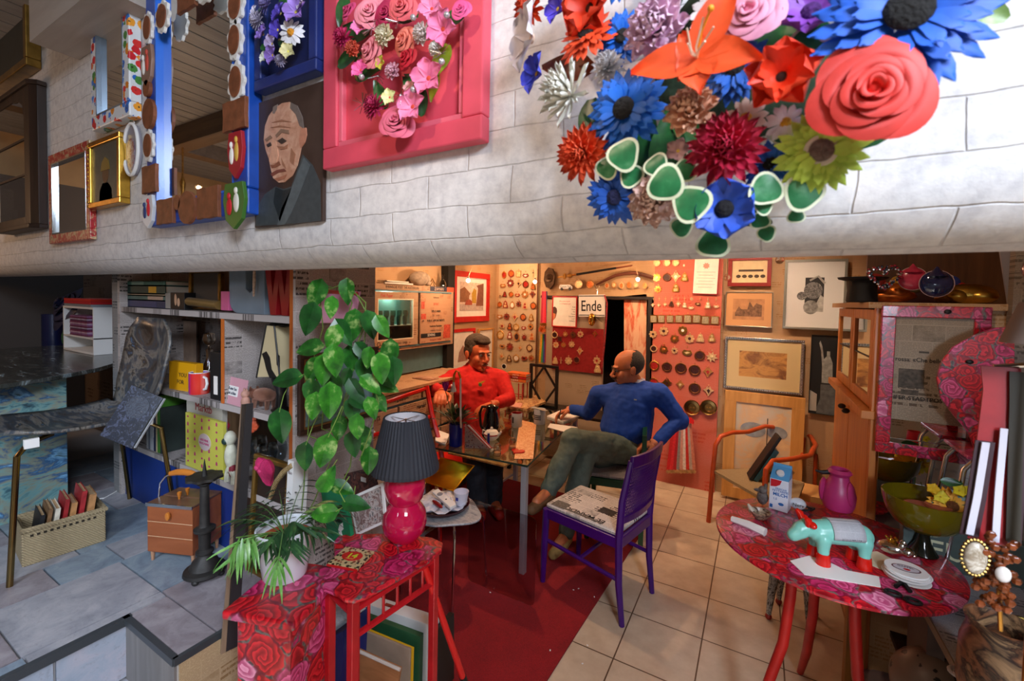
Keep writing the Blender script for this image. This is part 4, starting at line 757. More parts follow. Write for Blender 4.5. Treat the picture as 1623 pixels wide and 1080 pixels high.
wf('framed_print','brown wooden frame above the flowered mirror','picture frame',(106,62),160,3.0,.03,.03,M_wood('#3e2616','#5a3a20',0),mt('#6a5a40',.4),'print')
struct('trim_6',MB().box(PY(104,10,.66).x,PY(195,10,.62).x,.56,.698,PY(140,22,.6).z,3.0),M_wood('#a59a90','#b8aea4',0))
# flowered white mirror
FL=M_blob('#dfe2e4',('#d0222c','#2c6ac0','#e88a1c','#3c82d8','#d8302c','#f0a030','#4a8a3c'),34,.5)
t,W,H,L=wf('flowered_mirror','white mirror frame painted with red, blue and orange flowers','mirror',(145,208),205,PY(205,-8,.66).z,.036,.05,FL,MIR,'mirror_glass',.4,lip=mt('#a8c0d8',.15,.8))
# red leaf-patterned mirror
t,W,H,L=wf('leaf_pattern_mirror','small mirror in red and beige leaf-patterned frame','mirror',(78,387),143,PY(140,222,.68).z,.02,.042,M_paint(('#8a7a5a','#c9b48a','#b8222c','#a01822','#d8c8a0'),34,1.2,(1,1,1),.3,2),MIR,'mirror_glass',.5,lip=mt('#c0c8cc',.1,.9))
# gold framed helmet portrait
t,W,H,L=wf('framed_portrait','small dark portrait in ornate gold frame beside red mirror','painting',(140,331),189,PY(188,207,.665).z,.032,.02,GOLD,M_paint(('#4a5654','#39403c','#5c6660'),4,.5,(1,1,1),.5,3),'canvas',.25)
b=MB()
for k in range(15): b.sph((.0,.004,.008+k*H/15.2),(.008,.008,.0065),8,6)
part('beading',b,GOLD,t); cx=W*.5
part('painted_shoulders',MB().prism([(cx-.06,.02),(cx+.055,.02),(cx+.05,.06),(cx+.02,.085),(cx-.03,.085),(cx-.055,.06)],.008,.01),mt('#1c2426',.6),t,False); part('painted_head',MB().prism(circ(.028,20,cx,.12,.036),.007,.0085),mt('#5a3a20',.6),t,False); part('painted_hat',MB().prism([(cx-.04,.13),(cx+.04,.13),(cx+.028,.165),(cx,.178),(cx-.028,.162)],.006,.008),mt('#7c6420',.5),t,False)
# oval plaque
c=PY(211,238,.69); t=thing('oval_plaque','white rimmed oval porcelain plaque with purple figures hanging on brick wall','plaque',c); part('plate',MB().prism(circ(.055,36,0,0,.088),-.004,.006),mt('#8a8790',.4),t,False); part('rim',MB().tube([(.055*cos(2*PI*k/40),-.006,.088*sin(2*PI*k/40)) for k in range(40)],.0055,8,True),WHITE,t)
part('painted_figures',MB().prism(circ(.03,20,-.005,-.015,.055),-.0055,-.004),M_paint(('#3a2c4a','#a8a2b0','#7a3a40','#4a3a6a'),60,1,(1,1,1),.4),t,False); part('loop',MB().tube([(-.01,0,.09),(0,0,.11),(.012,0,.09)],.002,6),WHITE,t)
# big blue mirror with glued-on ornaments
BL=mt('#1246a4',.35,0,.2,14)
t,W,H,L=wf('blue_mirror','tall mirror in blue frame covered with brown and white craft ornaments','mirror',(233,360),392,2.62,.04,.068,BL,MIR,'mirror_glass',.5,lip=mt('#2a6ad0',.25))
BRN=mt('#7a4426',.6,0,.25,40,.4); WR=mt('#e2dfd8',.5)
def orn(px,py,w,h,k,name='ornament'):
    x,z=L(px,py); w=(L(px+w,py)[0]-L(px-w,py)[0])/2; h=(L(px,py-h)[1]-L(px,py+h)[1])/2
    if k=='oval': o=part(name,MB().prism([(x+w*(1+.1*cos(9*q))*cos(q),z+h*(1+.1*cos(9*q))*sin(q)) for q in [2*PI*i/54 for i in range(54)]],-.008,0),WR,t,False,'white scalloped rim'); part('inlay',MB().prism(circ(w*.74,24,x,z,h*.76),-.011,-.008),BRN,o,False,'brown oval inlay')
    elif k=='brown': part(name,MB().prism(circ(w,24,x,z,h),-.01,0),BRN,t,False)
    elif k=='sq': part(name,MB().prism([(x-w,z-h),(x-w*.5,z-h*.93),(x,z-h),(x+w*.6,z-h*.95),(x+w,z-h),(x+w*.96,z),(x+w,z+h),(x,z+h*.94),(x-w*.5,z+h),(x-w,z+h*.95),(x-w*.95,z)],-.01,0),BRN,t,False,'brown rectangular ornament',bevel=.001)
    else:
        o=part(name,MB().prism([(x,z-h*1.15),(x+w*.75,z-h*.7),(x+w,z+h*.2),(x+w*.8,z+h),(x-w*.8,z+h),(x-w,z+h*.2),(x-w*.75,z-h*.7)],-.01,0),mt(k[0],.45),t,False,bevel=.001)
        part('relief_figure',MB().sph((x-w*.35,-.011,z-h*.1),(w*.25,.004,h*.4)).sph((x-w*.35,-.012,z+h*.4),(w*.14,.004,h*.16)),mt(k[1],.5),o); part('relief_figure',MB().sph((x+w*.3,-.011,z+h*.05),(w*.25,.004,h*.45)).sph((x+w*.3,-.012,z+h*.6),(w*.14,.004,h*.16)),mt(k[2],.5),o)
for px,py,w,h,k in [(238,46,7,24,'oval'),(261,28,10,24,'oval'),(237,105,9,30,('#8a6a5a','#e0dcd4','#c04a3a')),(237,142,5,13,'brown'),(240,182,9,24,'brown'),(239,232,8,24,'oval'),(241,285,11,22,'sq'),(239,335,9,24,('#c8ccd0','#2a3a6a','#c0202a')),(266,336,13,20,'sq'),(286,322,5,12,'brown'),(301,330,13,26,'brown'),(334,322,17,25,'sq'),(376,325,17,34,('#3a6a24','#c02028','#e0dcd0')),(377,10,12,30,'oval'),(376,66,11,30,'oval'),(378,132,12,32,'oval'),(376,184,18,24,'sq'),(378,245,12,34,('#a01c28','#e8e4da','#c8a040')),(300,2,14,16,'sq'),(330,-14,16,18,'oval')]: orn(px,py,w,h,k)
# dark blue flower panel
def fl(par,M,parts): 
    for nm,mb,mat,lab in parts: part(nm,MB(M).add(mb.v,mb.f),mat,par,label=lab)
def gerb(r,n,lay,cup=.15): 
    b=MB()
    for j in range(lay):
        for i in range(n): b.petal(r*(.86-.2*j),r*.30*(1-.12*j)*16/n,Matrix.Rotation(2*PI*(i+.5*(j%2))/n+.05*sin(i*3),4,'Z')@tr(.16*r,0,.05*r*j+.004*sin(i*7),.15*sin(i*5),-.06-.16*j),-.16+.08*sin(i*5),.06,.42,6,2)
    return b
def mum(r,n=70,spiky=0):
    b=MB()
    for i in range(n):
        q=i/n; a=i*2.39996; til=PI/2*(1-q)*.98; b.petal(r*(.75+.25*q),r*(.16 if spiky else .24),Matrix.Rotation(a,4,'Z')@tr(0,0,.15*r*(1-q),0,-til),.25 if spiky else -.1,.5,.5 if spiky else .35,4,1)
    return b
def carn(r,n=46):
    b=MB()
    for i in range(n):
        q=(i+1)/n; a=i*2.39996; til=PI/2*(1-q)*.9; b.petal(r*(.8+.15*q),r*.42,Matrix.Rotation(a,4,'Z')@tr(0,0,.1*r*(1-q),.3*sin(i),-til),.05,.3,.18,5,2,wave=.12)
    return b
def ctr(r,h=.5): return MB().sph((0,0,r*.25),(r,r,r*h),16,8)
def dome(r): return MB().sph((0,0,-.1*r),(r*.5,r*.5,r*.25),12,6)
def face(px,py,y,O,tx=0,tz=0):                        # frame of a flower: looks towards the room (-y), tipped by tx, tz
    p=PY(px,py,y)-O; return Matrix.Translation(p)@Matrix.Rotation(tz,4,'Z')@Matrix.Rotation(PI/2+tx,4,'X')
def sz(px,y,rp): return rp*(PY(px,200,y)-EYE).dot(CF)/FP
def add_flower(t,O,px,py,rp,kind,col,y,col2=None,tx=0,tz=0,lab=None,rot=0):
    col=col or '#ffffff'; r=sz(px,y,rp); M=face(px,py,y,O,tx,tz)@Matrix.Rotation(rot,4,'Z'); m_=mt(col if isinstance(col,str) else '#ffffff',.55,0,.22,30)
    if kind=='rose':
        o=part('rose',rosehead(MB(M),r*1.05,26),m_,t,'soft',lab)
    elif kind=='gerbera':
        g=gerb(r,20,3); o=part('gerbera',MB(M).add(g.v,g.f),m_,t,'soft',lab); c=ctr(r*.27,.35); part('flower_centre',MB(M@tr(0,0,r*.12)).add(c.v,c.f),mt(col2 or '#12100e',.9,0,.3,200,1),o)
        if kind=='gerbera' and col2=='#6a564c': part('centre_ring',MB(M).lathe([(r*.24,r*.17),(r*.36,r*.16),(r*.38,.03*r)],24),mt('#cfc4b0',.8),o)
    elif kind=='daisy':
        g=gerb(r,13,1,.1); o=part('daisy',MB(M).add(g.v,g.f),m_,t,'soft',lab); c=ctr(r*.28,.7); part('flower_centre',MB(M).add(c.v,c.f),mt(col2 or '#d89018',.8,0,.3,200,1),o)
    elif kind=='mum': g=mum(r); part('chrysanthemum',MB(M).add(g.v,g.f),m_,t,'soft',lab)
    elif kind=='spiky': g=mum(r,64,1); part('chrysanthemum',MB(M).add(g.v,g.f),m_,t,'soft',lab)
    elif kind=='carnation': g=carn(r); part('carnation',MB(M).add(g.v,g.f),m_,t,'soft',lab)
    elif kind=='anemone':
        b=MB()
        for i in range(6): b.petal(r,r*1.15,Matrix.Rotation(2*PI*i/6,4,'Z')@tr(0,0,.02*r*(i%2),0,-.35),.0,.3,.35,6,3,wave=.04)
        o=part('anemone',MB(M).add(b.v,b.f),m_,t,'soft',lab); c=ctr(r*.3,.7); part('flower_centre',MB(M).add(c.v,c.f),mt(col2 or '#0c0a0c',.9,0,.3,200,1),o)
    elif kind=='poppy':
        b=MB()
        for i in range(9): b.petal(r,r*.95,Matrix.Rotation(2*PI*i/5+(i//5)*.6,4,'Z')@tr(0,0,.0,0,-.55-.35*(i//5)),-.25,.5,.3,6,3)
        o=part('poppy',MB(M).add(b.v,b.f),m_,t,'soft',lab); c=ctr(r*.2,.7); part('flower_centre',MB(M).add(c.v,c.f),mt(col2 or '#2a1208',.9),o)
    elif kind=='lily':
        b=MB()
        for i,(a,l) in enumerate(((62,1.15),(182,1.0),(-20,.95),(-82,.62),(120,.5),(-130,.4))): b.petal(r*l,r*.55*(1 if l>.6 else .8),Matrix.Rotation(R(a),4,'Z')@tr(0,0,0,0,-.35),-.3,.25,.75,8,3,wave=.02)
        o=part('lily',MB(M).add(b.v,b.f),m_,t,'soft',lab); b=MB(M)
        for i in range(5): b.tube([(0,0,0),(.06*r*cos(i*1.3),.06*r*sin(i*1.3),.2*r),(.2*r*cos(i*1.3)+.1*r,.2*r*sin(i*1.3)+.12*r,.45*r)],.014*r,6)
        part('stamens',b,mt('#e8d8c0',.5),o); part('pistil',MB(M).tube([(0,0,0),(.1*r,.2*r,.3*r),(.25*r,.35*r,.5*r)],.02*r,6).sph((.26*r,.36*r,.52*r),.05*r,8,6),mt('#f0a020',.5),o)
    elif kind=='bell':
        b=MB()
        for i in range(5): b.petal(r,r*.8,Matrix.Rotation(2*PI*i/5,4,'Z')@tr(0,0,0,0,-.5),-.2,.4,.45,5,2)
        o=part('blossom',MB(M).add(b.v,b.f),m_,t,'soft',lab); c=ctr(r*.14); part('flower_centre',MB(M).add(c.v,c.f),mt(col2 or '#e8c850',.7),o)
    elif kind=='leaf':
        b=MB(M); b.petal(r*2,r*1.0,tr(-r,0,0,0,-.15),-.1,.2,.75,7,2); part('leaf',b,M_leaf(*(col if isinstance(col,tuple) else ('#173a1c','#245a2a','#3c7838')),30),t)
    elif kind=='ivy':
        pl=lambda s,z:[( (r*s*(.93+.09*cos(3*q)))*cos(q),(r*s*(.9+.09*cos(3*q)))*sin(q),z-.12*r*(cos(q))**2) for q in [2*PI*i/30 for i in range(30)]]
        b=MB(M); v=pl(1,0)+[(0,0,.05*r)]; b.add(v,[(i,(i+1)%30,30) for i in range(30)]); o=part('ivy_leaf',b,mt('#dfe6c4',.4),t,label='cream margined leaf')
        b=MB(M); v=[(a,c,z+.03*r) for a,c,z in pl(.83,0)]+[(0,0,.09*r)]; b.add(v,[(i,(i+1)%30,30) for i in range(30)]); part('green_centre',b,M_leaf('#1c5a34','#2c7a48','#6aa878',30),o)
t,W,H,L=wf('flower_picture','dark blue framed panel with a posy of lilac and white silk flowers','flower picture',(402,146),500,2.75,.03,.028,mt('#1c2c6c',.4,0,.2,10),mt('#15204e',.5),'back_panel',.7)
O=Vector(t.location); LIL='#8a6cc0'; LI2='#b4a2cc'
for px,py,rp,k,c,c2 in [(425,10,14,'mum','#8a80b8',None),(445,22,16,'bell','#5a48b8','#c8b860'),(470,20,20,'bell','#9a78cc','#d8c860'),(412,35,15,'mum','#b8b2c8',None),(418,55,14,'bell',LIL,None),(441,48,14,'bell','#4a3aa8',None),(462,52,19,'daisy','#eceaf0','#d89018'),(432,70,13,'bell',LI2,None),(433,88,14,'bell',LIL,None),(457,82,12,'bell','#d8d29a','#e0d860'),(446,97,10,'mum','#b8b0c8',None),(420,92,9,'bell','#c8ccc0',None),(480,5,12,'bell','#cfcade',None),(405,20,10,'bell','#d0cce0',None),(450,5,12,'leaf',0,None),(437,38,12,'leaf',0,None),(448,68,12,'leaf',0,None),(425,78,12,'leaf',0,None),(415,12,12,'leaf',0,None)]:
    add_flower(t,O,px,py,rp*1.15,k,c or None,.655 if k!='leaf' else .668,c2,tx=rnd.uniform(-.3,.2),tz=rnd.uniform(-.3,.5),rot=rnd.random()*6)
# portrait of the old man
t=None; a=PY(404,361,.688); zt=PY(509,129,.688).z; x1=PY(511,350,.688).x; t=thing('portrait_painting','unframed oil painting of frowning bald old man in dark coat','painting',(a.x,.688,a.z)); W=x1-a.x; H=zt-a.z
part('canvas',MB().box(0,W,0,.01,0,H),M_paint(('#2c1e18','#3c2a22','#4a3830'),5,.6,(1,1,1),.5,4),t,False)
def pa(nm,pts,col,k,cm=None,sp=3):
    Q=[PY(x,y,.688) for x,y in pts]; q=[(p.x-a.x,p.z-a.z) for p in Q]; return part(nm,MB().prism(q,-.0006*k,.001),cm or mt(col,.6,0,.14,60),t,False)
pa('painted_coat',[(404,359),(410,325),(420,308),(437,296),(450,300),(462,296),(480,245),(496,262),(508,290),(509,350),(470,354)],'#3e4446',1)
pa('painted_lapel',[(440,357),(447,330),(462,300),(482,250),(492,262),(478,300),(462,338),(452,356)],'#565e60',2); pa('painted_shirt',[(437,297),(450,302),(463,298),(452,330),(444,352),(434,320)],'#1c2426',2)
SK=M_paint(('#b07a5c','#c8957a','#d8b094'),24,1.2,(1,1,1),.5,5)
pa('painted_face',[(419,222),(421,200),(427,184),(436,172),(448,164),(460,162),(470,169),(477,185),(481,200),(480,225),(476,245),(472,262),(464,279),(452,289),(443,290),(434,283),(430,268),(427,252),(422,238)],0,3,SK)
pa('painted_hair',[(462,163),(472,168),(480,186),(482,204),(476,200),(470,182),(461,172)],'#6e6058',4); pa('painted_hair',[(433,180),(434,170),(441,166),(440,174),(436,181)],'#7a6a60',4)
pa('painted_ear',[(478,204),(486,203),(487,214),(484,226),(477,236),(475,222)],'#c08064',4)
for e in([(424,230),(430,226),(432,231),(426,234)],[(441,224),(449,219),(456,224),(448,229)]): pa('painted_eye',e,'#3e3028',5)
pa('painted_brow',[(421,222),(430,215),(433,219),(424,225)],'#8a6a54',5); pa('painted_brow',[(438,215),(447,205),(459,207),(460,213),(448,211),(440,219)],'#8a6a54',5)
pa('painted_nose',[(434,222),(439,225),(443,247),(440,258),(433,261),(428,256),(431,240)],'#d8a080',5); pa('painted_nose_shadow',[(430,262),(436,262),(444,256),(446,262),(438,266),(432,267)],'#8a5238',5)
pa('painted_mouth',[(430,276),(440,270),(452,268),(455,272),(443,274),(433,280)],'#7a4030',5); pa('painted_chin_fold',[(436,284),(446,281),(456,277),(452,284),(443,287)],'#a8684c',5)
for e in([(440,232),(452,233),(458,229),(457,236),(446,238)],[(463,235),(470,245),(467,262),(461,256)],[(447,250),(453,262),(455,268),(449,262)],[(432,195),(448,190),(463,194),(448,193)],[(430,203),(446,199),(462,203),(446,202)]): pa('painted_wrinkle',e,'#a06c50',5)
# pink flower panel
PKF=mt('#d84c60',.4,0,.14,8)
t,W,H,L=wf('flower_picture','large pink framed panel with heart-shaped bunch of pink and red silk flowers','flower picture',(511,269),762,2.62,.028,.046,PKF,mt('#dc4a5c',.5,0,.16,6),'back_panel',.62); O=Vector(t.location)
part('inner_moulding',MB().ring(.046,W-.046,.046,H-.046,.012,.006,.022),mt('#e06678',.4,0,.1,10),t,False,bevel=.002)
PN=['#e88aa8','#f0a8b8','#e06a94','#d8487c']; 
for px,py,rp,k,c,tx in [(556,95,24,'leaf',0,0),(560,55,28,'leaf',0,0),(585,118,22,'leaf',0,0),(655,135,24,'leaf',0,0),(672,160,24,'leaf',0,0),(640,30,22,'leaf',0,0),(700,100,24,'leaf',('#6a7a1c','#98a82c','#b8b84a'),0),(605,150,20,'leaf',0,0),(690,140,18,'leaf',('#8a8a1c','#a8a82c','#c8c84a'),0),(570,110,20,'leaf',('#6a6a1c','#98902c','#b8b84a'),0),(545,20,20,'leaf',0,0),(720,30,20,'leaf',0,0),
 (588,20,24,'rose','#e88a9c',0),(613,22,20,'rose','#b01850',0),(638,12,22,'rose','#e0606a',0),(552,18,14,'rose','#d8487c',0),(572,45,14,'bell','#e07ab0',0),(545,62,16,'mum','#c02860',0),(588,82,24,'rose','#ec8a98',0),(612,58,17,'carnation','#f0e4c4',0),(641,66,22,'rose','#ee8070',0),(645,92,18,'rose','#b8142c',0),(672,55,17,'carnation','#f4e2dc',0),(703,47,25,'bell','#ee7aa8',0),(685,15,20,'bell','#f08ab4',0),(680,125,26,'bell','#f07aa4',0),(625,115,14,'carnation','#f0b8c8',0),(572,112,14,'bell','#e860a0',0),(598,172,20,'mum','#b82858',0),(618,155,12,'bell','#e8eca8',0),(655,170,24,'bell','#ee80a8',0),(629,195,26,'rose','#d8607c',0),(560,78,12,'carnation','#e86a50',0),(730,15,14,'rose','#e0508c',0),(692,78,12,'carnation','#f4e8e0',0),(605,100,10,'bell','#c8c040',0),(650,140,10,'bell','#e8a8a8',0)]:
    add_flower(t,O,px,py,rp*1.2,k,c or None,.64 if k!='leaf' else .66,'#c8402c' if k=='bell' else None,tx=rnd.uniform(-.25,.15),tz=rnd.uniform(-.2,.45),rot=rnd.random()*6)
for px,py in ((655,28),(708,24),(700,98),(573,122),(655,142)): part('pearl',MB().sph(PY(px,py,.625)-O,.006,12,8),mt('#c8c4c8',.15,.6),t)
b=MB()
for px,py in ((600,120),(635,150),(590,45),(700,85),(575,165),(630,35)):
    c=PY(px,py,.63)-O
    for k in range(9): d=Vector((rnd.uniform(-1,1),rnd.uniform(-.6,.1),rnd.uniform(-1,1))).normalized(); b.tube([c,c+d*.022],.0006,4)
part('tinsel',b,CHROME,t,kind='stuff')
# ================================================================ the big bouquet
c=PY(1180,110,.66); t=thing('flower_wreath','huge bouquet of bright silk flowers hanging on the brick wall','flower bouquet',c); O=Vector(c)
part('moss_backing',MB().sph((0,.015,.03),(.12,.02,.12),20,10),mt('#1c3018',.95,0,.5,40,.8),t)
BLU='#1668d0'
for px,py,rp,k,c,c2,y,tx,tz,lab in [
 (1060,232,52,'leaf',0,0,.60,0,0,0),(1020,215,44,'leaf',0,0,.60,0,0,0),(1110,225,48,'leaf',0,0,.60,0,0,0),(940,200,40,'leaf',0,0,.62,0,0,0),(1230,60,52,'leaf',0,0,.6,0,0,0),(1330,100,48,'leaf',0,0,.6,0,0,0),(1060,10,45,'leaf',0,0,.6,0,0,0),(900,110,40,'leaf',('#5a2a14','#7a3a1c','#4a5a24'),0,.62,0,0,0),(1560,20,30,'leaf',('#3a5a20','#7a9a4c','#c8d8a0'),0,.60,0,0,0),(1400,190,46,'leaf',0,0,.62,0,0,0),(1180,340,40,'leaf',0,0,.63,0,0,0),(1010,280,36,'leaf',0,0,.62,0,0,0),(1270,250,40,'leaf',0,0,.62,0,0,0),
 (842,18,30,'mum','#e0481c',0,.61,0,-.3,0),(885,15,24,'bell','#4a3ac0',0,.60,0,-.3,'violet blossom'),(938,15,48,'poppy','#e8401c','#3a1408',.58,.1,-.1,0),(845,62,52,'bell','#ded4da','#d8b8a0',.58,0,-.7,'pale orchid blossom'),(932,58,48,'gerbera','#e04a20','#140c0a',.575,-.4,.0,'orange gerbera'),(852,118,32,'bell','#3c44b8','#d8a028',.60,0,-.6,'violet blue blossom'),
 (988,60,40,'gerbera',BLU,0,.58,0,0,0),(905,152,52,'spiky','#f0efe0',0,.565,0,-.3,'white chrysanthemum'),(965,110,30,'mum','#e8e6e8',0,.585,0,0,0),(1042,52,54,'carnation','#ecc4dc',0,.545,0,0,'pale pink carnation'),(992,175,62,'gerbera',BLU,0,.555,0,0,'blue gerbera'),(928,245,48,'mum','#e4562c',0,.575,.2,-.1,'orange chrysanthemum'),
 (1105,92,95,'lily','#ee5018',0,.50,0,.0,'large orange lily'),(1165,110,52,'gerbera','#1c5cb8','#0a0808',.57,0,0,0),(1130,20,34,'daisy','#ece8ea',0,.545,0,0,0),(1185,22,50,'rose','#f0a0bc',0,.54,0,0,'pink rose'),(1160,10,24,'bell','#e03a80','#4a6a2c',.54,0,0,0),(1095,180,44,'carnation','#e8b494',0,.54,-.1,0,'peach carnation'),(1182,188,30,'daisy','#f0d8c8','#e0a018',.555,0,0,0),
 (1150,240,62,'mum','#b8183c',0,.545,.1,0,'crimson chrysanthemum'),(1238,125,54,'poppy','#ee3a10','#2c1408',.53,0,0,'orange red poppy'),(1285,22,48,'anemone','#8440b0','#4a1c6a',.56,-.2,0,'purple anemone'),(1335,62,30,'daisy','#efe6e0','#c88a20',.56,0,0,0),(1245,195,28,'daisy','#f0e6ea','#e0a828',.555,0,0,0),
 (1430,32,118,'gerbera','#1a62d4','#0c0a08',.52,-.1,.15,'largest blue gerbera'),(1378,150,82,'rose','#e8443c',0,.505,0,.1,'large coral rose'),(1300,240,62,'gerbera','#b4d04c','#6a564c',.545,.1,.1,'lime green gerbera'),(1220,262,38,'gerbera','#1c5ac0',0,.57,0,0,0),(975,312,44,'gerbera','#1e5cc4','#0c1440',.58,.3,0,0),(1040,318,46,'carnation','#ecc8ba',0,.575,.2,0,'cream carnation'),(1148,332,48,'anemone','#2c58c8','#0a0a10',.55,.1,0,'blue anemone'),(1075,240,20,'bell','#c8a0a0',0,.57,0,0,0),
 (988,245,27,'ivy',0,0,.545,0,0,0),(962,265,20,'ivy',0,0,.56,0,0,0),(1000,278,20,'ivy',0,0,.56,0,0,0),(1055,290,30,'ivy',0,0,.53,0,0,0),(1040,262,20,'ivy',0,0,.55,0,0,0),(1095,322,31,'ivy',0,0,.53,0,0,0),(1085,270,20,'ivy',0,0,.55,0,0,0),(1215,300,27,'ivy',0,0,.54,0,.3,0),(1210,325,16,'ivy',0,0,.55,0,.3,0),(1275,305,30,'ivy',0,0,.55,0,.2,0),(1288,62,34,'ivy',0,0,.56,0,0,0),(1245,212,20,'ivy',0,0,.56,0,0,0),(1080,360,18,'ivy',0,0,.6,0,0,0),(1130,385,26,'ivy',0,0,.6,0,0,0),(1205,350,15,'ivy',0,0,.58,0,0,0),(1215,370,14,'ivy',0,0,.59,0,0,0),(1262,342,13,'ivy',0,0,.58,0,0,0)]:
    add_flower(t,O,px,py,rp*1.06,k,c or None,y,c2 or None,tx=tx+rnd.uniform(-.08,.08),tz=tz+rnd.uniform(-.08,.08),lab=lab or None,rot=rnd.random()*6 if k!='lily' else 0)

for i,(px,py,rp,k,c) in enumerate([(900,-60,48,'mum','#e0481c'),(985,-50,55,'gerbera','#1668d0'),(1075,-60,52,'carnation','#ecc4dc'),(1160,-75,55,'rose','#e8443c'),(1250,-70,50,'poppy','#ee3a10'),(1335,-80,55,'gerbera','#b4d04c'),(1000,-140,50,'mum','#b8183c'),(1100,-150,52,'gerbera','#1c5cb8'),(1210,-150,52,'carnation','#f0e4c4'),(1320,-150,48,'anemone','#8440b0'),(940,-110,34,'daisy','#ece8ea'),(1420,-110,44,'leaf',0)]):
    add_flower(t,O,px,py,rp,k,c or None,.585,'#140c0a' if k=='gerbera' else None,tx=-.15,rot=i)
# ================================================================ lower room: left wall, back wall
BY=4.088; LX=-2.515
# ---- newspaper-covered showcase on the left wall ---------------------------------
def lw(py0,py1,pxa,pxb,x): A=PX(pxa,py1,x); B=PX(pxb,py0,x); return A,B
SX=-2.40
y0,y1=2.25,3.10; z0,z1=1.215,1.705; t=thing('display_cabinet','wall cabinet papered with orange-lit newspaper titles, one door glazed','cabinet',(SX,y0,1.215),R(90)); W=y1-y0; H=.49
OP=M_news('#c9a078','#7a4a2a',0,2,.9,.12); TEAL=mt('#4f7884',.5,0,.1,20)
part('body',MB().box(-.05,W+.1,.02,.112,-.02,0).box(-.05,W+.1,.02,.112,H-.045,H+.0).box(-.05,-.03,.02,.112,0,H-.045).box(W+.06,W+.1,.02,.112,0,H-.045).box(-.03,W+.06,.105,.112,0,H-.045).box(.47,.482,.02,.105,0,H-.045),OP,t,False)
part('title_strip',MB().box(-.05,.62,.016,.02,H-.04,H),OP,t,False); part('title_strip',MB().box(.62,.85,.016,.02,H-.04,H),mt('#1c2038',.6),t,False,'dark title strip'); part('title_strip',MB().box(.85,.95,.016,.02,H-.04,H),mt('#d8502c',.6),t,False,'red title strip')
text('RHEINISCHE POST  THE AUSTRALIAN',.022,INK,t,.3,H-.032,.0155,sx=.72); text('ZAMAN',.026,mt('#c9b09a',.6),t,.74,H-.032,.0155)
part('teal_border',MB().ring(-.03,W+.06,0,H-.045,.012,.012,.019),TEAL,t,False,'teal painted border')
d=part('door',MB().ring(-.02,.46,.015,H-.06,.05,.005,.018),OP,t,False); text('Pink Paper',.026,REDP,d,.12,H-.1,.0045,sx=.8); text('ONTARIO TIMES',.02,INK,d,.26,.028,.0045,sx=.8); text('PLO',.035,INK,d,.02,.026,.0045)
part('light_rim',MB().ring(.03,.41,.065,H-.11,.008,.004,.02),mt('#e9dcc4',.5),d,False,'cream inner rim'); part('glass_pane',MB().box(.035,.405,.010,.012,.07,H-.115),M_pane('#dfe8e4',1),d,False)
d=part('door',MB().box(.492,.9,.005,.018,.015,H-.06),M_news('#c9976c','#8a4a2a',0,2,.7,.1),t,False); part('knob',MB().sph((.52,0,.2),.009),CHROME,d)
for zz,s,h,c,bb in ((.39,'Süddeutsche',.014,INK,0),(.33,'SPORT',.022,mt('#c03a28',.6),0),(.27,'DER CLUBBER',.018,INK,.0004),(.235,'SUD   SHOPS',.016,mt('#7a5a4a',.6),0),(.19,'PUBLIC APPOINTMENTS',.02,INK,.0005),(.145,'Frankfurter Rundschau',.018,INK,.0004),(.11,'Frankfurter Allgemeine',.016,mt('#8a6a5a',.6),0),(.03,'Stuttgarter Zeitung',.018,mt('#a03828',.6),0)): text(s,h,c,d,.69,zz,.0045,sx=.78 if len(s)<20 else .7,bold=bb)
b=part('dark_headline',MB().box(.5,.76,.003,.005,.06,.095),mt('#15171c',.5),d,False); text('SEVENS',.022,PAPER,b,.63,.069,.0025)
for x0,x1,a,c in ((.8,.89,.1,.16),(.79,.89,.04,.1),(.5,.56,.215,.26),(.5,.54,.3,.36)): part('red_clipping',MB().box(x0,x1,.003,.005,a,c),mt('#c04a34',.6,0,.3,60),d,False)
point('cabinet_light',(SX-.06,y0+.22,1.63),1.6,(.9,1,.95),.02)
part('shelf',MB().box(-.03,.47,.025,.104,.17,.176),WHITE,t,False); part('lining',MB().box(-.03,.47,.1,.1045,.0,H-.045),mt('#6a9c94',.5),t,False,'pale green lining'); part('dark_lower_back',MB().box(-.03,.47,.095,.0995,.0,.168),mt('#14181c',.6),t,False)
# glasses in the showcase
wg=MB().lathe([(.018,0),(.019,.001),(.003,.004),(.002,.03),(.002,.045),(.01,.052),(.019,.07),(.021,.09),(.018,.112),(.0172,.112),(.02,.09),(.0178,.07),(.009,.054),(0,.05)],18); g0=None
for i in range(6):
    l=['first wine glass from the left in the lit cabinet','second wine glass from the left in the lit cabinet','third wine glass from the left in the lit cabinet','fourth wine glass from the left in the lit cabinet','fifth wine glass from the left in the lit cabinet','rightmost wine glass in the lit cabinet'][i]
    L_=(SX-.055,y0+.03+i*.068,1.391)
    if g0 is None: g0=solo('wine_glass',wg,M_pane('#d4e4de',2),l,'glass',loc=L_,group='wine glasses in the lit cabinet')
    else: dup(g0,L_,label=l)
for i in range(5): solo('green_tumbler',MB().lathe([(0,0),(.014,0),(.017,.05),(.013,.075),(.012,.075),(.0155,.05),(.013,.004),(0,.004)],14),mt('#2f5a52',.15,0,Transmission_Weight=.4),['first','second','third','fourth','rightmost'][i]+' green goblet in front row of the lit cabinet','glass',loc=(SX-.03,y0+.065+i*.068,1.391),group='green goblets in the lit cabinet')
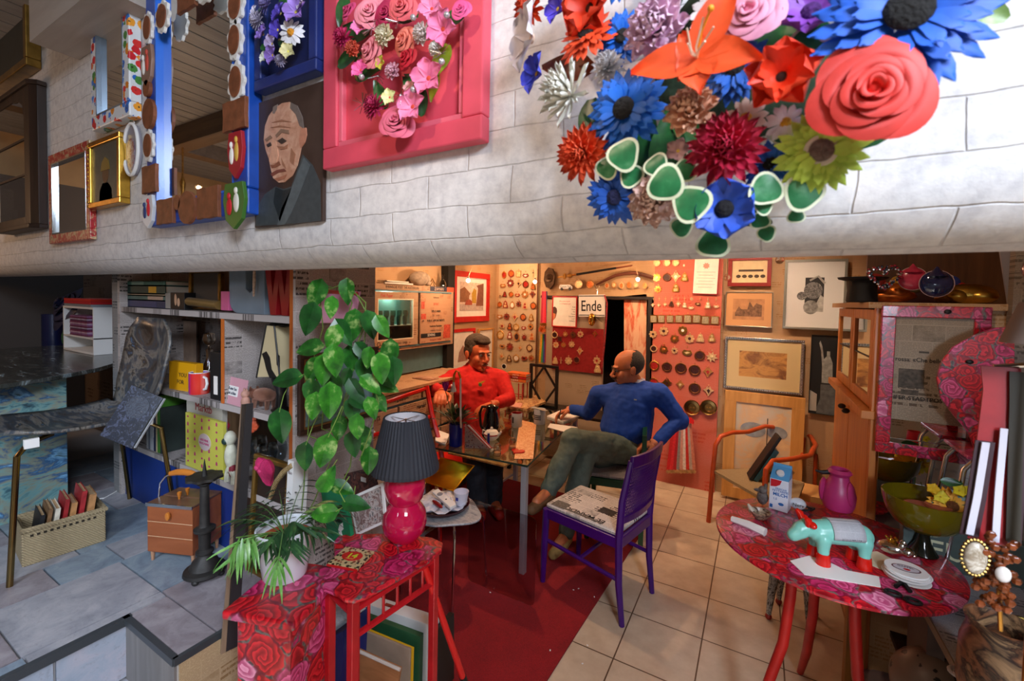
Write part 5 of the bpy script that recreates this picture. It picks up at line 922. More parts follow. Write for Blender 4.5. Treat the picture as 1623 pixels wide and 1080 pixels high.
# teal back board and counter with drawers under the showcase
solo('teal_panel',MB().box(LX,LX+.03,2.1,3.15,.99,1.19),TEAL,'teal blue painted board between the wall cabinet and the counter','panel',smooth=False)
t=thing('drawer_counter','long counter of newspaper-papered drawers along the left wall','counter',(-2.13,1.75,0),R(90)); W=1.42
part('body',MB().box(0,W,.02,.385,.02,.955),TEAL,t,False); part('worktop',MB().box(-.02,W+.01,-.02,.385,.956,.975),M_news('#d2a070','#8a5a34',0,1,1.2,.05),t,False)
for k,(x0,x1,za,zb,s) in enumerate([(.02,.7,.87,.945,'Reiner & Morgenpost'),(.72,1.38,.87,.945,'Mannheimer Morgen'),(.02,.46,.62,.85,'SPORTS'),(.48,.92,.62,.85,'Herald'),(.94,1.38,.62,.85,'The Times'),(.02,.46,.36,.6,'Lokales'),(.48,.92,.36,.6,'KULTUR'),(.94,1.38,.36,.6,'Ausgabe'),(.02,.46,.08,.34,'Wetter'),(.48,.92,.08,.34,'Reise'),(.94,1.38,.08,.34,'Kino')]):
    d=part('drawer',MB().box(x0,x1,0,.02,za,zb),OP,t,False,bevel=.002); part('knob',MB().sph(((x0+x1)/2,-.008,(za+zb)/2),.011,12,8),WHITE,d); text(s,.03,INK,d,(x0+x1)/2+(.0 if k>1 else .05),zb-.05,-.001,sx=.85,bold=.0006)
# on the counter
for nm,l,px,py,mb,m_ in [('red_bowl','red leaf-shaped bowl on the newspaper counter',655,585,None,0)]:
    p=PZ(662,588,.976); t=thing(nm,l,'bowl',(p.x-.06,p.y,.976)); b=MB(); 
    vs=[];n=20
    for r,z in ((.02,0),(.045,.02),(.075,.05),(.095,.075)): vs+=[(r*1.2*cos(2*PI*j/n),r*.8*sin(2*PI*j/n),z+.018*(r/.095)*cos(4*PI*j/n)) for j in range(n)]
    b.add(vs,[(i*n+j,i*n+(j+1)%n,(i+1)*n+(j+1)%n,(i+1)*n+j) for i in range(3) for j in range(n)]+[list(range(n))[::-1]]); o=part('bowl',b,mt('#c0161a',.2,Coat_Weight=.5),t); q=o.modifiers.new('th','SOLIDIFY'); q.thickness=.003
    part('contents',MB().sph((0,0,.045),(.055,.04,.02)).sph((-.03,.01,.055),.02),mt('#3a1a14',.5,0,.5,50,.6),t)
solo('wooden_spoon',MB().tube([PZ(662,588,.976)+Vector((-.06,0,.05)),PZ(662,588,.976)+Vector((.02,-.12,.16))],.004,6).sph(PZ(662,588,.976)+Vector((-.06,0,.05)),.015),mt('#2c1c14',.6),'dark long-handled spoon rising out of the red bowl','spoon')
solo('paper_stack',MB().box(-.09,.09,-.05,.05,0,.006).cbox((.01,.01,.009),(.15,.09,.004),.2),mt('#b5866c',.7,0,.3,30),'flat stack of papers and cutlery on the counter','papers',loc=(-2.24,2.62,.977),smooth=False)
# above the showcase
TZ=1.706
solo('papers_on_cabinet',MB().cbox((0,0,.006),(.09,.3,.012)).cbox((0,-.02,.02),(.09,.26,.008),.1),PAPER,'papers lying on top of the newspaper cabinet','papers',loc=(SX-.05,2.5,TZ),smooth=False)
solo('papier_mache_head',MB().sph((0,0,.06),(.05,.12,.06),16,10).sph((.02,.07,.03),(.03,.03,.03)),mt('#9c8a78',.8,0,.3,30,.5),'rounded beige papier mache head lying on the newspaper cabinet','sculpture',loc=(SX-.05,2.78,TZ))
solo('glass_carafe',MB().lathe([(0,0),(.03,0),(.032,.03),(.012,.07),(.012,.1),(.018,.11),(.016,.11),(.01,.1),(.01,.07),(.028,.03),(0,.003)],16),M_pane('#b8c0c0',3),'clear glass carafe at the right end of the cabinet top','carafe',loc=(SX-.05,3.08,TZ))
solo('wire_sculpture',MB().tube([(0,-.06,0),(0,0,.07),(0,.06,0)],.003,5).tube([(0,-.03,0),(.01,0,.05),(0,.03,0)],.003,5).tube([(-.02,-.04,0),(0,0,.06),(.01,.05,.0)],.003,5),mt('#7a5a3a',.5,.5),'small crossed wire figure standing beside the papier mache head','sculpture',loc=(SX-.05,2.94,TZ))
struct('trim_7',MB().box(LX,LX+.08,3.14,3.24,0,2.4),mt('#0e0c0c',.8))
# ---- red framed pictures on the left wall -----------------------------------------
def pic_left(name,label,pa,pb,yw,fm,w,art,extra=None,cat='picture frame',x=LX+.022,dep=.02,grp=None):
    A=PX(pa[0],pa[1],x); B=PX(pb[0],pb[1],x); W=B.y-A.y; H=A.z-B.z if A.z>B.z else B.z-A.z; z=min(A.z,B.z)
    t=thing(name,label,cat,(x,A.y,z),R(90),grp); part('frame',MB().ring(0,W,0,H,w,0,dep),fm,t,False,bevel=.002); part('mount',MB().box(w-.001,W-w+.001,dep*.5,dep*.6,w-.001,H-w+.001),PAPER,t,False); return t,W,H
t,W,H=pic_left('framed_print','large red framed print of a colonnaded street with horse carriage','',0,0,0,0,0) if False else pic_left('framed_print','large red framed print of a colonnaded street with horse carriage',(718,512),(777,435),0,REDP,.055,0)
def P2(t,nm,pts,col,y=.0085,v=.2): return part(nm,MB().prism(pts,y-.001,y),mt(col,.7,0,v,40),t,False)
sx_=W/.62; sz_=H/.53
q=lambda pts:[(.11*W/.62+a*sx_,.12*H/.53+b*sz_) for a,b in pts]
P2(t,'printed_ground',q([(.0,.0),(.4,.0),(.4,.07),(0,.07)]),'#b8a49a'); P2(t,'printed_sky',q([(0,.07),(.4,.07),(.4,.3),(0,.3)]),'#d8c0ae'); P2(t,'printed_temple',q([(0,.09),(.15,.09),(.15,.16),(.17,.18),(.07,.25),(0,.22)]),'#8c5c3c',.0075); P2(t,'printed_columns',q([(.27,.05),(.4,.05),(.4,.3),(.27,.27),(.3,.24)]),'#7a4a38',.0075); P2(t,'printed_tree',q([(.2,.08),(.27,.08),(.27,.22),(.23,.24),(.19,.18)]),'#b08a2c',.007); P2(t,'printed_carriage',q([(.08,.06),(.2,.06),(.2,.1),(.16,.12),(.1,.11)]),'#a04a34',.0065)
t,W,H=pic_left('framed_print','small red framed sketch partly behind the man in red',(714,600),(754,520),0,REDP,.03,0); P2(t,'printed_figures',[(W*.3,H*.3),(W*.7,H*.3),(W*.65,H*.5),(W*.5,H*.65),(W*.35,H*.5)],'#a07a6c',.009)
t,W,H=pic_left('framed_print','pale wooden framed white print right of the small red frame',(758,600),(783,520),0,PINE,.018,0); P2(t,'printed_mark',[(W*.4,H*.6),(W*.6,H*.6),(W*.5,H*.75)],'#8a7a70',.009)
# ---- pale ornament board at the left of the back wall -------------------------------------
A=PY(789,600,BY); B=PY(856,410,BY); struct('trim_8',MB().box(A.x,B.x,BY-.02,BY+.01,.2,2.2),M_news('#d6bd94','#b89a70',0,2,1,.03)); struct('trim_9',MB().box(B.x-.012,B.x,BY-.034,BY-.021,.2,2.2),mt('#6a3a1c',.6))
OMAT=[BRASS,mt('#b4472c',.35,.5,.3,60),mt('#c98a4c',.4,.6,.3,60),mt('#8a3a24',.4,.3,.3,60),mt('#d8b080',.4,.3,.3,60),mt('#7c4a28',.35,.7,.3,60)]
INL=[mt('#a82018',.4,0,.3,90),mt('#e8c890',.4,.3,.3,90),mt('#3c1410',.4,0,.3,90),mt('#d87838',.4,.4,.3,90),mt('#efe6d8',.5),M_paint(('#d8ccb8','#8a7a60','#b8a888','#5a6050'),60,1,(1,1,1),.5,3)]
def ornament(kind,mb,r):
    """shape of a hanging tree ornament, r = radius, facing -y; returns (outer mesh, inlay mesh)"""
    o=MB();i=MB()
    if kind==0: o.tube([(r*.86*cos(2*PI*k/20),0,r*.86*sin(2*PI*k/20)) for k in range(20)],r*.15,6,True); i.prism(circ(r*.7,16),-.001,.003); [i.prism(circ(r*.14,8,r*.42*cos(k*PI/3),r*.42*sin(k*PI/3)),-.003,-.001) for k in range(6)]
    elif kind==1:
        for k in range(8): o.prism(circ(r*.26,8,r*.68*cos(k*PI/4),r*.68*sin(k*PI/4)),-.003,.003)
        o.prism(circ(r*.55,16),-.002,.003); i.prism(circ(r*.3,12),-.006,-.002)
    elif kind==2: o.prism([(r*(1 if k%2 else .55)*cos(k*PI/8+PI/16),r*(1 if k%2 else .55)*sin(k*PI/8+PI/16)) for k in range(16)],-.002,.003); i.sph((0,-.004,0),(r*.32,.004,r*.32),10,6)
    elif kind==3: o.prism([(-r*.75,-r*.9),(r*.75,-r*.9),(r*.85,-r*.5),(r*.6,r*.1),(r*.45,r*.8),(0,r*1.05),(-r*.45,r*.8),(-r*.6,r*.1),(-r*.85,-r*.5)],-.003,.003); i.sph((0,-.004,r*.4),(r*.3,.004,r*.35),10,6).box(-r*.4,r*.4,-.005,-.003,-r*.7,-r*.1)
    elif kind==4: o.prism(circ(r*.78,20,0,0,r),-.003,.002); i.prism(circ(r*.5,16,0,0,r*.7),-.005,-.003)
    elif kind==5: o.prism([(0,-r*1.1),(r*.5,-r*.2),(r,r*.15),(r*.5,r*.45),(r*.25,r),(0,r*.6),(-r*.25,r),(-r*.5,r*.45),(-r,r*.15),(-r*.5,-r*.2)],-.003,.003); i.prism([(0,-r*.5),(r*.35,.1*r),(0,r*.4),(-r*.35,.1*r)],-.005,-.003)
    elif kind==6: o.prism([(-r,0),(-r*.6,r*.55),(0,r*.35),(r*.6,r*.55),(r,0),(r*.6,-r*.5),(0,-r*.65),(-r*.6,-r*.5)],-.003,.003); i.prism([(-r*.6,0),(0,r*.2),(r*.6,0),(0,-r*.35)],-.005,-.003)
    elif kind==7: o.prism([(-r*.15,-r),(r*.15,-r),(r*.12,r*.1),(r*.7,r*.2),(r*.12,r*.35),(r*.1,r),(-r*.1,r),(-r*.12,r*.35),(-r*.7,r*.2),(-r*.12,r*.1)],-.002,.002); i.sph((0,-.003,r*.25),(r*.2,.003,r*.2),8,6)
    elif kind==8: o.prism([(-r*.8,-r),(r*.8,-r),(r*.8,r*.8),(-r*.8,r*.8)],-.002,.002); i.prism([(-r*.65,-r*.85),(r*.65,-r*.85),(r*.65,r*.62),(-r*.65,r*.62)],-.003,-.0021)
    o.tube([(0,0,r*1.02),(r*.1,0,r*1.16),(0,0,r*1.28),(-r*.1,0,r*1.16)],r*.05,4,True)
    return o,i
OB={}
KN_=['round medallion','flower rosette','pointed star','bell-shaped figure','oval plaque','leaf drop','winged shape','cross-shaped figure','square picture plaque']
def hang(px,py,rp,kind,om,im,label,grp,y=BY-.03,X=None):
    rp*=1.12
    r=rp*((PY(px,py,y)-EYE).dot(CF))/FP; p=PY(px,py,y); key=(kind,om,im)
    if key not in OB:
        o,i=ornament(kind,None,.03); t=thing('tree_ornament',label,'ornament',p,0,grp); part('body',o,OMAT[om],t); part('inlay',i,INL[im],t); OB[key]=t
        t.scale=(r/.03,1,r/.03); return t
    c=dup(OB[key],p,label=label); c.scale=(r/.03,1,r/.03); c['group']=grp; return c
MN=['golden','rust red','copper','dark red','pale gold','bronze']
ORD=['first','second','third','fourth','fifth','sixth','seventh','eighth','ninth','tenth']
rows=[[(799,436,5),(810,434,5),(822,434,5),(833,437,5),(845,434,5)],[(797,453,5),(809,449,6),(822,450,5),(833,451,5),(845,454,5)],[(793,469,3),(800,467,4),(810,467,4),(820,468,4),(832,467,6),(844,467,5)],[(792,483,4),(801,483,5),(812,484,5),(822,482,5),(832,485,5),(845,485,5)],[(792,502,5),(803,502,5),(816,503,6),(829,503,5),(842,504,5)],[(796,517,5),(808,518,5),(818,519,5),(830,520,4),(841,518,5)],[(793,531,6),(808,532,5),(819,534,6),(831,535,5),(843,534,6)],[(796,549,5),(808,550,6),(824,552,4),(839,552,5)],[(795,565,5),(807,569,5),(818,568,5),(831,568,5),(842,568,5)]]
for ri,row in enumerate(rows):
    for ci,(px,py,r) in enumerate(row):
        k=[0,0,3,6,4,1,2,5,3][(ri*3+ci*2)%9] if ri else [4,0,8,6,7][ci]; om=(ri*2+ci)%6; im=(ri+ci*3)%5
        hang(px,py,r,k,om,im,'%s %s, %s from left in the %s row of the pale board'%(MN[om],KN_[k],ORD[ci],ORD[ri]),'ornaments on the pale board')
# ribbons with medals between board and door
def ribbons(name,label,px,py0,py1,cols,y,pend=None,wpx=3):
    A=PY(px,py0,y); t=thing(name,label,'ribbons',A); 
    for k,c in enumerate(cols):
        B=PY(px+k*wpx-len(cols)*wpx/2,py1,y)-A; T_=PY(px+k*wpx*.6-len(cols)*wpx*.3,py0,y)-A; w=(PY(px+wpx,py0,y)-PY(px,py0,y)).x*.48
        part('ribbon',MB().prism([(T_.x-w,T_.z),(T_.x+w,T_.z),(B.x+w,B.z),(B.x-w,B.z)],-.001+.001*k,.001+.001*k),mt(c,.5,0,.15,60),t,False)
        if pend: part('pendant',MB().prism(circ(.016,14,B.x,B.z-.016),-.004,.004),pend,t)
    return t
ribbons('medal_ribbons','crimson and navy ribbons hanging between the board and door',864,462,512,['#b01838','#d83a50','#d01830','#2a2a5a'],BY-.05,BRASS); ribbons('medal_ribbons','rainbow striped ribbons hanging below the crimson ribbons',863,530,575,['#d8a020','#3a8a4a','#3a4aa0','#9a1c3a','#e8b8c0'],BY-.05)
t=thing('silk_corsage','orange and white silk corsage hanging over the ribbons','flower',PY(860,522,BY-.08)); part('petals',mum(.05,40),mt('#e8803c',.6,0,.4,30),t); t.rotation_euler=(PI/2,0,0)
# ---- door: opening, swung leaf with red board, curtains, sign --------------------------------------
struct('door_1',MB().box(PY(868,600,BY).x,PY(957,600,BY).x,4.03,4.07,.03,1.62),M_news('#b0987c','#8a7458',0,2,1,.03))
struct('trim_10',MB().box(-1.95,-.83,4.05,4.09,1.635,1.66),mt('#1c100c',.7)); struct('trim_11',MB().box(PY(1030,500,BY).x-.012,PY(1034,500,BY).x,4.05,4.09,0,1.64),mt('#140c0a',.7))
A=PY(875,585,4.02); B=PY(957,522,4.02); solo('red_felt_board',MB().box(A.x,B.x,4.01,4.029,A.z,B.z),mt('#8c1014',.9,0,.15,40),'dark red felt board hanging on the open door','board',smooth=False)
for i,(px,py,r,k,om,im) in enumerate([(879,531,5,0,4,2),(887,537,4,8,3,2),(896,530,4,1,2,1),(908,531,5,1,5,2),(920,530,5,1,4,0),(943,530,4,5,0,0),(881,547,5,1,4,3),(893,547,4,1,2,3),(906,546,5,1,4,1),(919,557,5,5,4,3),(880,572,5,3,4,1),(889,572,4,7,4,3),(901,572,6,1,4,1),(914,571,5,0,3,2),(946,572,6,1,4,0),(947,585,6,3,4,1)]):
    hang(px,py,r,k,om,im,'%s %s, %s ornament on the red felt board counted by rows'%(MN[om],KN_[k],(ORD+['eleventh','twelfth','thirteenth','fourteenth','fifteenth','last'])[i]),'ornaments on the red felt board',y=4.003)
A=PY(874,518,4.0);B=PY(915,470,4.0); t=thing('poster_frame','red framed white poster with a boy and handwritten lines on door','poster',(A.x,4.0,A.z)); W=B.x-A.x;H=B.z-A.z
part('frame',MB().ring(0,W,0,H,.012,0,.015),REDP,t,False,bevel=.002); part('paper',MB().box(.011,W-.011,.006,.009,.011,H-.011),PAPER,t,False); text('Wie es mit all glück',.013,REDP,t,W*.5,H*.82,.0055,sx=.8); text('s. d. & Weissheit es gibt',.012,REDP,t,W*.52,H*.74,.0055,sx=.72)
for k,s in enumerate(('Kraft','Friede','Mut','Freude','Gesundheit','LUST','CHANCE')): text(s,.012,INK,t,W-.02,H*(.64-.075*k),.0055,align='RIGHT',sx=.9)
part('photo_head',MB().prism([(.012,H*.2),(.04,H*.3),(.055,H*.5),(.05,H*.6),(.03,H*.66),(.012,H*.64)],.004,.0055),mt('#4a2c20',.6),t,False); part('photo_face',MB().prism([(.012,H*.2),(.036,H*.3),(.04,H*.42),(.012,H*.45)],.003,.0045),mt('#c87850',.6),t,False)
A=PY(917,502,3.98);B=PY(960,468,3.98); t=thing('ende_sign','white enamel sign reading Ende with black border on the door','sign',(A.x,3.98,A.z),rot=(0,R(-1.5),0)); W=B.x-A.x;H=B.z-A.z
part('plate',MB().box(0,W,0,.004,0,H),mt('#e9e6e2',.25),t,False,bevel=.001); part('border',MB().box(.004,W-.004,-.0005,.0,H-.018,H-.01).box(.004,W-.004,-.0005,0,.01,.018),BLACK,t,False); text('Ende',H*.5,BLACK,t,W*.48,H*.26,-.0006,sx=.72,bold=.0015)
solo('iron_hook',MB().tube([PY(942,452,4.0),PY(946,460,4.0),PY(946,470,4.0),PY(950,452,4.0)],.004,6),CHROME,'bent metal hook holding the Ende sign','hook'); b=MB(); b.tube([PY(958,468,3.96),PY(962,480,3.96),PY(961,505,3.96),PY(958,545,3.96),PY(954,585,3.96)],.008,8); solo('striped_cord',b,mt('#8a1c24',.6,0,.6,60),'red and white twisted cord hanging beside the Ende sign','cord')
t=thing('gold_mask','shiny gold face mask with a feather hanging below the Ende sign','mask',PY(938,507,3.93)); part('face',MB().sph((0,0,0),(.035,.025,.06),16,12).sph((-.012,-.022,-.005),(.009,.014,.02),8,6).sph((0,-.018,-.03),(.015,.012,.008),8,6),mt('#d8a040',.2,1,.15,20),t); part('feather',MB().petal(.1,.05,tr(.02,.01,.04,0,R(50),0),.2,.1).petal(.07,.04,tr(.02,.01,.05,0,R(20),R(-20)),.2,.1),mt('#4a3c1c',.7,0,.4,60),t)
solo('door_curtain',MB().prism([(a.x-PY(989,470,4.1).x,a.z-.0) for a in (PY(989,700,4.1),PY(1022,700,4.1),PY(1025,466,4.1),PY(989,470,4.1))],0,.012),M_paint(('#d8a888','#dcb090','#c8502c','#e0b898'),3,.6,(6,1,1.2),.8,2),'pale curtain panel with red streaks behind the doorway','curtain',loc=(PY(989,470,4.1).x,4.1,0),smooth=False)
# over the door: spear, scythe, helmet plate, badges
t=thing('wall_shield','dark bronze octagonal shield plate hanging above the door','shield',PY(871,441,BY-.05)); part('plate',MB().prism([(.075*cos(PI/4*k+.2)*(.82),.11*sin(PI/4*k+.2)) for k in range(8)],-.01,.02).lathe([(.05,0),(.04,.02),(.02,.015),(0,.03)],20,Matrix.Rotation(PI/2,4,'X')),mt('#4a3420',.4,.7,.3,30),t)
A=PY(884,440,BY-.06);B=PY(1002,421,BY-.06); d=B-A; t=thing('long_sword','long sabre in a black scabbard mounted diagonally above the door','sword',A); part('scabbard',MB().tube([d*.27,d*.6,d*.8],[.011,.011,.01],8),BLACK,t); part('blade',MB().tube([d*.8,d],[.008,.006],8),mt('#8a4a34',.4,.5),t); part('grip',MB().tube([d*0,d*.27],.008,8),BRASS,t); part('hilt',MB().sph(d*.17,(.03,.02,.02)).sph(d*.1,(.02,.012,.03)),mt('#b08038',.4,.8,.4,60),t)
b=MB(); b.tube([PY(x,y,BY-.03) for x,y in ((945,452),(960,444),(975,437),(990,434),(1005,433),(1020,436),(1036,441))],[.008,.014,.016,.017,.018,.018,.018],8); solo('wooden_bow',b,mt('#5c2c18',.5,0,.2,10),'dark curved wooden handle mounted over the doorway','tool')
t=thing('small_van_ornament','white van-shaped plaque with cursive letters above the door','ornament',PY(897,455,BY-.03)); part('body',MB().prism([(-.07,-.02),(.07,-.02),(.07,.0),(.045,.022),(-.06,.022),(-.07,.0)],-.012,.002),WHITE,t,False,bevel=.002); part('wheel',MB().cyl((-.04,-.014,-.022),(-.04,-.002,-.022),.014,n=12),BLACK,t); part('wheel',MB().cyl((.045,-.014,-.022),(.045,-.002,-.022),.014,n=12),BLACK,t); text('Guten Tag',.02,INK,t,0,-.008,-.0125)
for i,(px,py,r) in enumerate([(917,451,6),(935,451,6),(962,453,4),(973,452,4.5),(985,453,4.5),(997,452,4.5),(1008,452,4),(1022,453,4)]): hang(px,py,r,0 if i<2 else 4,2 if i%2 else 4,3 if i%3 else 1,'%s %s, %s badge in the row above the doorway'%('copper' if i%2 else 'pale gold','round medallion' if i<2 else 'oval plaque',ORD[i]),'badges above the doorway')
# ---- orange-red ornament panel ---------------------------------------------------------------------
RP=mt('#d0563c',.7,0,.16,14)
A=PY(1036,500,4.07);B=PY(1143,500,4.07); struct('trim_12',MB().box(A.x,B.x,4.06,4.088,0,2.4),M_news('#d2573c','#c04a34',0,2,2,.0))
RR=[[(1041,417,5,0,4,1),(1057,417,5,0,4,1),(1071,417,5,0,4,1),(1084,421,2,4,4,4)],[(1041,440,6,1,0,1),(1057,440,6,0,5,2),(1071,439,7,5,4,4),(1085,440,6,3,0,1)],[(1043,459,6,2,0,3),(1071,457,6,3,0,1)],
 [(1036,474,2.5,7,4,1),(1045,474,2.5,7,4,1),(1055,474,2.5,7,4,1),(1065,474,3,7,4,1),(1075,474,2.5,7,4,1),(1085,474,3,7,4,1),(1096,474,3,2,4,4),(1110,474,2.5,7,4,1),(1122,475,2.5,7,4,1),(1135,475,2.5,7,4,1)],
 [(1035,484,3,5,4,4),(1044,484,3,5,4,4),(1054,483,3,5,4,4),(1064,482,4,3,5,2),(1075,482,4,5,4,4),(1085,484,4,3,4,4),(1095,488,4,6,4,4),(1106,482,4,6,5,1),(1122,484,5,3,4,4),(1135,486,4,6,4,4)],
 [(1036,505,6,8,0,5),(1048,505,6,8,0,5),(1062,505,6,8,0,5),(1076,505,6,8,0,5),(1090,505,6.5,8,0,5),(1104,505,6.5,8,0,5),(1118,507,6.5,8,0,5),(1133,507,6.5,8,0,5)],
 [(1035,530,6,1,4,2),(1052,525,7,1,4,2),(1069,537,7,2,0,3),(1082,524,7,1,0,4),(1093,537,7,1,4,2),(1110,536,6,3,4,1),(1128,536,6,3,2,1)],
 [(1036,553,5,0,4,2),(1052,554,7,2,0,3),(1069,556,5,1,4,2),(1089,559,7,6,0,1),(1109,564,7,0,5,2),(1128,566,8,2,4,1)],
 [(1037,580,7,0,0,0),(1057,582,7,0,5,2),(1079,584,8,0,5,2),(1101,587,8,0,5,2),(1122,590,7,5,2,0)],
 [(1036,606,6,0,0,0),(1057,608,7,5,0,2),(1078,610,6,5,2,1),(1101,616,8,0,5,2),(1123,620,7,5,4,2)]]
# rows of sizes r are drawn a little larger than the gaps so that the panel reads as full as in the room
for ri,row in enumerate(RR):
    for ci,(px,py,r,k,om,im) in enumerate(row):
        hang(px,py,r,k,om,im,'%s %s, %s from left in the %s row of the orange-red panel'%(MN[om],KN_[k],ORD[ci],ORD[ri]),'ornaments on the orange-red panel',y=4.05)
for i,px in enumerate((1097,1123)):
    t=thing('brass_plate',['left','right'][i]+' of two round brass plates low on the orange-red panel','plate',PY(px,646,4.045)); part('plate',MB().lathe([(0,.004),(.03,.004),(.034,.01),(.058,.006),(.064,.012),(.066,.008),(.06,0)],32,Matrix.Rotation(PI/2,4,'X')),BRONZE,t); part('handle_mount',MB().box(-.02,-.005,-.008,-.003,-.006,.006).box(.005,.02,-.008,-.003,-.006,.006),BRASS,t)
A=PY(1098,465,4.04);B=PY(1138,412,4.04); t=thing('certificate','white certificate with a star emblem pinned on the orange-red panel','certificate',(A.x,4.035,A.z),rot=(0,R(1.5),0)); W=B.x-A.x;H=B.z-A.z+.02; part('backing',MB().box(-.004,W+.01,.004,.008,-.008,H),mt('#a81c24',.5),t,False); part('paper',MB().box(0,W,0,.0035,0,H),PAPER,t,False)
part('star_emblem',MB().prism([(W*.5+.028*(1 if k%2 else .7)*cos(k*PI/8),H*.78+.028*(1 if k%2 else .7)*sin(k*PI/8)) for k in range(16)],-.001,0),mt('#c08a7a',.6),t,False)
for k in range(6): part('text_line',MB().box(W*(.2 if k%2 else .12),W*(.8 if k%2 else .9),-.0005,0,H*(.6-.085*k),H*(.6-.085*k)+.0025),mt('#8a8080',.7),t,False)
# ribbons with medals in the lower part of the panel
t=ribbons('medal_ribbons','many red and silver ribbons with medals hanging low on the panel',1082,672,745,['#c01a20','#d0242c','#a81820','#8a8080','#c89080','#d8c8c0','#c0281c','#b09a90','#c87860'],4.0,mt('#c8a070',.35,.8,.3,40),5.2)
solo('ribbon_rail',MB().prism([(-.07,0),(.06,-.02),(.06,.01),(.03,.03),(.0,.03),(-.07,.05)],-.01,.01),mt('#d01818',.4),'bright red cut-out rail from which medal ribbons hang','rail',loc=PY(1088,667,3.99),smooth=False)
# ---- bulbs on wires --------------------------------------------------------------------------------
def bulb(px,py,px2,py2,y,l):
    p=PY(px,py,y); q_=PY(px2,py2,y); t=thing('hanging_bulb',l,'lamp',p); part('bulb',MB().sph((0,0,0),.016,14,10),M_emit('#ffe0b8',45),t); part('socket',MB().cyl((0,0,.014),(0,0,.035),.008),CHROME,t); part('wire',MB().tube([(0,0,.03),q_-p],.0018,5),mt('#c0a080',.4,.6),t)
    part('wire',MB().tube([q_-p,Vector((q_.x-p.x,0,2.44-p.z))],.0018,5),mt('#c0a080',.4,.6),t); point('bulb_light',p+Vector((0,-.035,0)),7,WARM,.02); return t
bulb(742,445,748,425,3.0,'small glowing bulb in front of the large red framed print'); bulb(848,447,852,425,3.7,'glowing bulb at the right edge of pale ornament board'); bulb(1011,443,1007,420,3.8,'glowing bulb above the dark doorway')
t=thing('glass_ball','clear glass ball hanging on a wire beside the certificate','ball',PY(1152,440,3.7)); part('ball',MB().sph((0,0,0),.026,18,12),M_glass('#f4e8dc'),t); part('wire',MB().tube([(0,0,.025),(-.004,0,.9)],.0015,5),CHROME,t)
t=thing('glass_ball','clear glass ball hanging at the lip of the wall above the white-mounted print','ball',PY(1236,412,3.0)); part('ball',MB().sph((0,0,0),.024,18,12),M_glass('#f4eeea'),t); part('wire',MB().tube([(0,0,.023),(0,0,.7)],.0015,5),CHROME,t)
# ---- framed pictures on the right part of the back wall ----------------------------------------------
def pic_back(name,label,pa,pb,fm,w,mw,mc,art,y=4.05,rz=0,dep=.02):
    A=PY(pa[0],pa[1],y);B=PY(pb[0],pb[1],y); W=B.x-A.x;H=B.z-A.z; t=thing(name,label,'picture frame',(A.x,y,A.z),rot=(0,R(rz),0)); part('frame',MB().ring(0,W,0,H,w,0,dep),fm,t,False,bevel=.002)
    if mw: part('mount',MB().ring(w,W-w,w,H-w,mw,dep*.5,dep*.6),mc,t,False)
    k=w+mw-.001; part('picture',MB().box(k,W-k,dep*.62,dep*.7,k,H-k),art,t,False); return t,W,H
SEP=mt('#dcc49a',.7,0,.1,20)
t,W,H=pic_back('framed_print','red framed cream print of carriages in a row, above the others',(1153,454),(1224,406),mt('#8a1a14',.4),.03,0,SEP,SEP); b=MB(); b.box(W*.25,W*.82,.01,.0115,H*.5,H*.57)
for k in range(5): b.prism(circ(.018,10,W*(.25+.14*k),H*.34,.014),.01,.0115)
part('printed_carriages',b,mt('#4a3a2c',.7),t,False,kind='stuff')
t,W,H=pic_back('framed_print','thin silver framed sepia town sketch below the red framed print',(1148,517),(1226,463),mt('#a8a090',.3,.8),.008,.05,mt('#cf9a68',.7),mt('#b8845a',.7,0,.2,20)); part('printed_town',MB().prism([(W*.22,H*.3),(W*.78,H*.3),(W*.78,H*.62),(W*.66,H*.68),(W*.6,H*.56),(W*.52,H*.74),(W*.48,H*.5),(W*.35,H*.5),(W*.3,H*.58),(W*.22,H*.4)],.0115,.0125),mt('#7a5840',.7,0,.4,60),t,False)
GV=mt('#8f8d86',.5,.5,.2,40)
t,W,H=pic_back('framed_engraving','large grey framed black and white engraving of fruit and peppers',(1240,521),(1345,410),mt('#9a9c94',.35,.6),.018,.12,mt('#dcdcda',.7),mt('#2c2c2c',.7),4.03)
b=MB(); b.prism(circ(W*.12,24,W*.45,H*.32,H*.1),.008,.0115); part('printed_bowl',b,mt('#8c8c88',.7,0,.5,40),t,False); part('printed_fruit',MB().prism(circ(W*.15,24,W*.48,H*.56,H*.12),.008,.0115).prism(circ(W*.08,20,W*.3,H*.48,H*.06),.007,.0115),M_paint(('#1c1c1c','#8c8c8c','#444444','#b8b8b4'),30,1.5,(1,1,1),.7,9),t,False)
part('printed_stem',MB().tube([(W*.42,.007,H*.7),(W*.55,.007,H*.76),(W*.66,.007,H*.66)],.008,6),mt('#b0b0ac',.7),t); part('printed_cloth',MB().prism([(W*.28,H*.22),(W*.74,H*.22),(W*.74,H*.4),(W*.6,H*.5),(W*.5,H*.3)],.0105,.012),mt('#b5b5b0',.7,0,.3,30),t,False)
t,W,H=pic_back('framed_painting','brown harbour painting in silver beaded frame with wide cream mount',(1146,615),(1276,540),mt('#b8b4ac',.25,.9,.3,60),.022,.09,mt('#cfb888',.7),M_paint(('#5c3420','#8a5c34','#c8924e','#a87040'),7,1,(1,1,1.5),.6,7)); b=MB(); n=34
for k in range(n): b.sph((W*(k+.5)/n,-.002,H-.01),(.006,.005,.009),6,4); b.sph((W*(k+.5)/n,-.002,.01),(.006,.005,.009),6,4)
for k in range(20): b.sph((.01,-.002,H*(k+.5)/20),(.009,.005,.006),6,4); b.sph((W-.01,-.002,H*(k+.5)/20),(.009,.005,.006),6,4)
